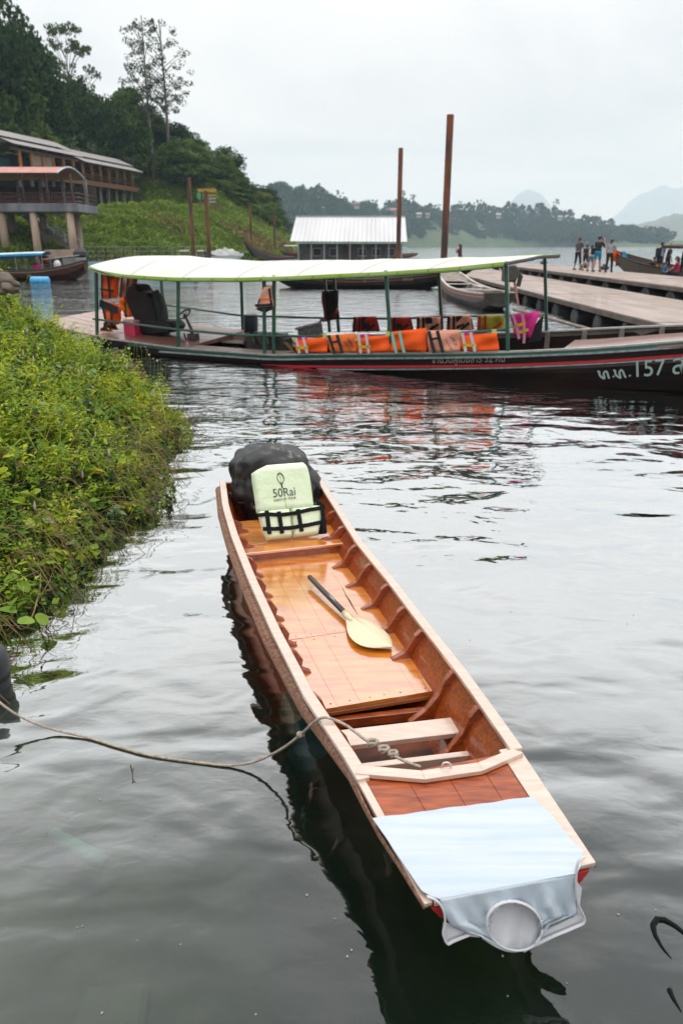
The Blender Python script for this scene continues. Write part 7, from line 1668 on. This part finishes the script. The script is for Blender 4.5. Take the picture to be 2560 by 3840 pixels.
# ------------------------------------------------------------------ people
SK = mat('skin', (0.42, 0.24, 0.16), 0.6, (0.36, 0.19, 0.12), 8); HR = mat('black_hair', (0.012, 0.010, 0.009), 0.5); HB = mat('brown_hair', (0.06, 0.022, 0.014), 0.5)
CL = {k: mat('cloth_' + k, c, 0.85, tuple(x * 0.7 for x in c), 9) for k, c in dict(grey=(0.07, 0.07, 0.075), black=(0.012, 0.012, 0.013), blue=(0.01, 0.22, 0.36), light=(0.30, 0.31, 0.33), white=(0.62, 0.56, 0.58), denim=(0.12, 0.18, 0.24), maroon=(0.10, 0.025, 0.025), sky=(0.25, 0.42, 0.55), red=(0.40, 0.02, 0.07), navy=(0.02, 0.025, 0.045), cyan=(0.03, 0.22, 0.50), shoe=(0.03, 0.03, 0.03), pink=(0.55, 0.2, 0.38)).items()}
def person(label, foot, H, face, cl, pose='stand', arms='down', hair='short', extras=(), group='tourists on the jetty'):
    """one continuous body grown from tapered limbs, each face takes the colour of its limb"""
    k = H / 1.72; top, legs, sleeve, leglen = cl; f = Vector((math.sin(face), math.cos(face), 0)); r = Vector((f.y, -f.x, 0)); o = Vector(foot)
    caps = []
    def W(x, y, z): return o + (r * x + f * y + Vector((0, 0, z))) * k
    def cap(a, b, ra, rb, m): caps.append((W(*a), W(*b), ra * k, rb * k, m))
    hip, sh = 0.92, 1.42; lean = 0.06; hd_y = 0.05
    if pose == 'crouch': hip, sh, lean, hd_y = 0.28, 0.72, 0.28, 0.42
    if pose == 'sit': hip, sh, lean, hd_y = 0.22, 0.74, 0.05, 0.08
    hair_m = {'brown': HB}.get(hair, HR)
    # legs
    for sgn in (-1, 1):
        x = 0.10 * sgn
        if pose == 'stand': kn, an = (x * 1.1, 0.04 + 0.06 * sgn, 0.50), (x * 1.25, 0.02 + 0.10 * sgn, 0.09)
        elif pose == 'crouch': kn, an = (x * 1.9, 0.36, 0.40), (x * 1.4, 0.10, 0.08)
        else: kn, an = (x * 1.4, 0.42, 0.34), (x * 1.4, 0.48, 0.07)
        lm = {'long': (legs, legs), 'short': (legs, SK), 'knee': (legs, SK)}[leglen]
        hp_ = (x, 0, hip); mid_ = tuple(lerp(a, b, 0.62) for a, b in zip(hp_, kn)); 
        if leglen == 'short': cap(hp_, mid_, 0.105, 0.088, legs); cap(mid_, kn, 0.066, 0.056, SK)
        else: cap(hp_, kn, 0.098, 0.066, legs)
        cf = tuple(lerp(a, b, 0.35) for a, b in zip(kn, an))
        if leglen == 'knee': cap(kn, cf, 0.066, 0.062, legs); cap(cf, an, 0.054, 0.036, SK)
        else: cap(kn, cf, 0.060 if lm[1] is SK else 0.070, 0.058 if lm[1] is SK else 0.066, lm[1]); cap(cf, an, 0.056 if lm[1] is SK else 0.066, 0.036 if lm[1] is SK else 0.058, lm[1])
        cap((an[0], an[1] - 0.04, 0.045), (an[0], an[1] + 0.15, 0.035), 0.043, 0.036, CL['shoe'])
    # trunk
    cap((-0.06, 0, hip + 0.02), (0.06, 0, hip + 0.02), 0.125, 0.125, legs)
    cap((0, lean * 0.35, lerp(hip, sh, 0.25)), (0, lean * 0.8, lerp(hip, sh, 0.72)), 0.135, 0.145, top)
    cap((-0.07, lean * 0.35, lerp(hip, sh, 0.22)), (0.07, lean * 0.35, lerp(hip, sh, 0.22)), 0.105, 0.105, top)
    cap((-0.13, lean, sh - 0.03), (0.13, lean, sh - 0.03), 0.075, 0.075, top)
    cap((0, lean, sh), (0, lerp(lean, hd_y, 0.7), sh + 0.11), 0.055, 0.052, SK)
    hz_ = sh + 0.19
    cap((0, hd_y + 0.01, hz_ - 0.03), (0, hd_y + 0.025, hz_ + 0.005), 0.076, 0.088, SK)
    cap((0, hd_y + 0.10, hz_ - 0.01), (0, hd_y + 0.118, hz_ - 0.025), 0.013, 0.017, SK)          # nose
    for sgn in (-1, 1):
        cap((sgn * 0.088, hd_y, hz_), (sgn * 0.090, hd_y, hz_ - 0.03), 0.014, 0.012, SK)           # ears
        cap((sgn * 0.033, hd_y + 0.102, hz_ + 0.012), (sgn * 0.035, hd_y + 0.103, hz_ + 0.012), 0.010, 0.010, HR)
    cap((-0.02, hd_y + 0.098, hz_ - 0.062), (0.02, hd_y + 0.098, hz_ - 0.062), 0.008, 0.008, CL['maroon'])
    cap((0, hd_y - 0.02, hz_ + 0.03), (0, hd_y + 0.01, hz_ + 0.05), 0.096, 0.090, hair_m)
    if hair in ('pony', 'brown'): cap((0, hd_y - 0.10, hz_ + 0.04), (0, hd_y - 0.14, hz_ - 0.14), 0.040, 0.022, hair_m)
    if hair == 'long': cap((0, hd_y - 0.06, hz_ + 0.0), (0, hd_y - 0.09, hz_ - 0.22), 0.080, 0.055, hair_m)
    # arms with hands
    for sgn in (-1, 1):
        s_ = (0.185 * sgn, lean, sh - 0.035); mode = arms if isinstance(arms, str) else arms[0 if sgn < 0 else 1]
        if mode == 'down': el, wr = (0.235 * sgn, lean - 0.02, sh - 0.32), (0.235 * sgn, lean + 0.07, sh - 0.56)
        elif mode == 'phone': el, wr = (0.27 * sgn, lean + 0.12, sh - 0.24), (0.13 * sgn, hd_y + 0.22, sh + 0.10)
        elif mode == 'fold': el, wr = (0.25 * sgn, lean + 0.03, sh - 0.28), (0.05 * sgn, lean + 0.20, sh - 0.26)
        elif mode == 'up': el, wr = (0.34 * sgn, lean + 0.10, sh + 0.06), (0.42 * sgn, lean + 0.22, sh + 0.26)
        else: el, wr = (0.26 * sgn, lean + 0.16, sh - 0.26), (0.20 * sgn, lean + 0.38, sh - 0.40)
        mid_ = tuple(lerp(a, b, 0.62) for a, b in zip(s_, el))
        cap(s_, mid_, 0.066, 0.058, top); cap(mid_, el, 0.047 if sleeve == 'short' else 0.055, 0.042 if sleeve == 'short' else 0.05, SK if sleeve == 'short' else top)
        cap(el, wr, 0.041, 0.028, SK if sleeve == 'short' else top)
        d = (Vector(wr) - Vector(el)).normalized(); q = Vector(wr); pm = q + d * 0.085
        cap(tuple(q), tuple(pm), 0.030, 0.036, SK)
        sd_ = d.cross(Vector((0, 0, 1))); sd_ = sd_.normalized() if sd_.length > 0.1 else Vector((0, 1, 0))
        for j, ln in enumerate((0.065, 0.075, 0.07, 0.055)):
            a = pm + sd_ * (0.030 - 0.020 * j); m_ = a + d * ln * 0.6; e_ = m_ + d * ln * 0.35 + Vector((0, 0.02, -0.01))
            cap(tuple(a), tuple(m_), 0.0105, 0.010, SK); cap(tuple(m_), tuple(e_), 0.010, 0.009, SK)
        a = q + d * 0.03 + sd_ * 0.03; cap(tuple(a), tuple(a + d * 0.05 + sd_ * 0.028), 0.0125, 0.010, SK)
    # skin the limbs
    mb = MB()
    for a, b, ra, rb_, m_ in caps:
        ax = (b - a); L_ = max(ax.length, 1e-4); n_ = 10; pts, rr = [], []
        for i in range(4): t_ = math.pi / 2 * i / 4; pts.append(a - ax / L_ * ra * math.cos(t_)); rr.append(max(ra * math.sin(t_), 0.0008))
        pts.append(a); rr.append(ra); pts.append(b); rr.append(rb_)
        for i in range(1, 5): t_ = math.pi / 2 * i / 4; pts.append(b + ax / L_ * rb_ * math.sin(t_)); rr.append(max(rb_ * math.cos(t_), 0.0008))
        mb.tube(pts, rr, n_)
    me = me_of('tmp', mb.v, mb.f); bm = bmesh.new(); bm.from_mesh(me); bmesh.ops.recalc_face_normals(bm, faces=bm.faces[:]); bm.to_mesh(me); bm.free()
    tmp = bpy.data.objects.new('tmp', me); COL.objects.link(tmp)
    rmod = tmp.modifiers.new('r', 'REMESH'); rmod.mode = 'VOXEL'; rmod.voxel_size = 0.0125 * k
    smod = tmp.modifiers.new('s', 'SMOOTH'); smod.iterations = 2; smod.factor = 0.5
    dg = bpy.context.evaluated_depsgraph_get(); dg.update(); out = bpy.data.meshes.new_from_object(tmp.evaluated_get(dg)); bpy.data.objects.remove(tmp)
    mats = list(dict.fromkeys(c[4] for c in caps)); out.materials.clear()
    for m_ in mats: out.materials.append(m_)
    n = len(out.polygons); cen = np.empty(n * 3); out.polygons.foreach_get('center', cen); cen = cen.reshape(-1, 3); best = np.full(n, 1e9); bi = np.zeros(n, dtype=np.int32)
    for a, b, ra, rb_, m_ in caps:
        A_ = np.array(a); D = np.array(b) - A_; t_ = np.clip(((cen - A_) @ D) / max(D @ D, 1e-9), 0, 1); dist = np.linalg.norm(cen - (A_ + t_[:, None] * D), axis=1) - (ra + (rb_ - ra) * t_)
        w_ = dist < best; best[w_] = dist[w_]; bi[w_] = mats.index(m_)
    out.polygons.foreach_set('material_index', bi); out.shade_smooth(); out.name = 'body'
    t = thing('person', label, 'person', tuple(foot), group=group); place('body', out, t)
    for e in extras:
        if e == 'cap':
            M = Matrix.Translation(W(0, hd_y, hz_ + 0.05)) @ Matrix.Rotation(-face, 4, 'Z'); mb = MB().sphere((0, 0, 0), (0.105 * k, 0.11 * k, 0.07 * k), 12, 8, M); mb.box((0, 0.13 * k, -0.005), (0.15 * k, 0.13 * k, 0.014), M); mb.done('cap', CL['black'], t)
        if e == 'backpack':
            M = Matrix.Translation(W(0, lean - 0.21, sh - 0.22)) @ Matrix.Rotation(-face, 4, 'Z'); bp_ = MB().box((0, 0, 0), (0.32 * k, 0.20 * k, 0.46 * k), M).done('backpack', CL['black'], t, bevel=0.05 * k)
            for x in (-0.1, 0.1): MB().tube([W(x, lean - 0.12, sh - 0.02), W(x, lean + 0.02, sh + 0.055), W(x, lean + 0.14, sh - 0.10), W(x, lean + 0.08, sh - 0.34)], 0.022 * k, 6).done('backpack_strap', CL['black'], t)
        if e == 'bag':
            M = Matrix.Translation(W(-0.24, lean - 0.10, sh - 0.42)) @ Matrix.Rotation(-face, 4, 'Z'); MB().box((0, 0, 0), (0.18 * k, 0.30 * k, 0.34 * k), M).done('shoulder_bag', CL['black'], t, bevel=0.05 * k); MB().tube([W(-0.22, lean - 0.05, sh - 0.28), W(-0.1, lean, sh + 0.05), W(0.1, lean + 0.1, sh - 0.2)], 0.014 * k, 6).done('bag_strap', CL['black'], t)
        if e == 'phone':
            MB().box((0, 0, 0), (0.15 * k, 0.012 * k, 0.075 * k), Matrix.Translation(W(0.02, hd_y + 0.34, sh + 0.17)) @ Matrix.Rotation(-face, 4, 'Z')).done('phone', CL['black'], t)
        if e == 'waist':
            MB().tube([W(0.15 * math.cos(a), 0.13 * math.sin(a), hip + 0.06) for a in [2 * math.pi * q / 12 for q in range(13)]], 0.03 * k, 6).done('tied_shirt', CL['pink'], t)
    return t
Z2 = 0.872
def on2(px, py, z=Z2): return P(px, py, z)
def ph(foot, px, pyt): return max(1.0, PY(px, pyt, foot.y).z - foot.z)
def stand(label, px, py, pyt, face, cl, z=Z2, **k):
    f = P(px, py, z); f.z = z; person(label, f, ph(f, px, pyt) , R(face), cl, **k)
C = CL
stand('woman in grey T-shirt and black cropped trousers standing at the left of the jetty group', 2160, 1012, 890, 60, (C['grey'], C['black'], 'short', 'knee'), hair='brown', arms=('down', 'fold'), extras=('waist',))
stand('girl in a black dress standing just right of the woman in grey', 2190, 1014, 916, 40, (C['black'], C['black'], 'short', 'short'), hair='pony')
stand('girl in white and pink top with denim shorts beside the man in blue shorts', 2208, 1017, 918, 55, (C['white'], C['denim'], 'short', 'short'), hair='pony')
stand('man in black T-shirt, bright blue shorts and cap holding up a phone', 2232, 1019, 886, 50, (C['black'], C['blue'], 'short', 'short'), arms=('phone', 'phone'), extras=('cap', 'bag', 'phone'))
stand('person in light grey T-shirt and long black trousers at the right of the group', 2278, 1022, 896, 40, (C['light'], C['black'], 'short', 'long'), hair='pony', arms=('down', 'fold'))
f = P(1700, 995, 0.522); f = Vector((7.75, 50.5, 0.525)); person('woman in maroon top and black trousers standing right of the tallest pile', f, 1.72, R(-60), (C['maroon'], C['black'], 'short', 'long'), hair='long', arms=('phone', 'down'))
zb_ = 0.55
def inboat(label, px, Y, z, H, face, cl, **k):
    q = PY(px, 1000, Y); person(label, Vector((q.x, Y, z)), H, R(face), cl, group='tourists in the right longtail', **k)
inboat('person in pale blue shirt and dark shorts with black backpack standing in the right longtail', 2468, 42.6, 0.62, 1.72, 75, (C['sky'], C['navy'], 'short', 'short'), arms=('down', 'up'), extras=('backpack',))
inboat('person in black bending over in the right longtail near its prow', 2422, 43.6, 0.60, 1.65, 100, (C['black'], C['black'], 'long', 'long'), pose='crouch', arms='reach')
inboat('child in a blue shirt in the right longtail under the backpacker', 2490, 40.6, 0.62, 1.25, 110, (C['cyan'], C['navy'], 'short', 'long'), pose='sit', arms='reach')
inboat('person in red top sitting at the right edge in the longtail', 2540, 38.6, 0.62, 1.7, -60, (C['red'], C['navy'], 'short', 'long'), pose='sit', hair='long', arms='reach')
inboat('person in black standing at the right frame edge in the longtail', 2556, 40.4, 0.60, 1.66, 100, (C['black'], C['black'], 'long', 'long'), arms=('down', 'up'))
inboat('person in dark clothes standing behind the backpacker in the right longtail', 2498, 43.6, 0.60, 1.62, 90, (C['navy'], C['black'], 'short', 'long'), arms='down')
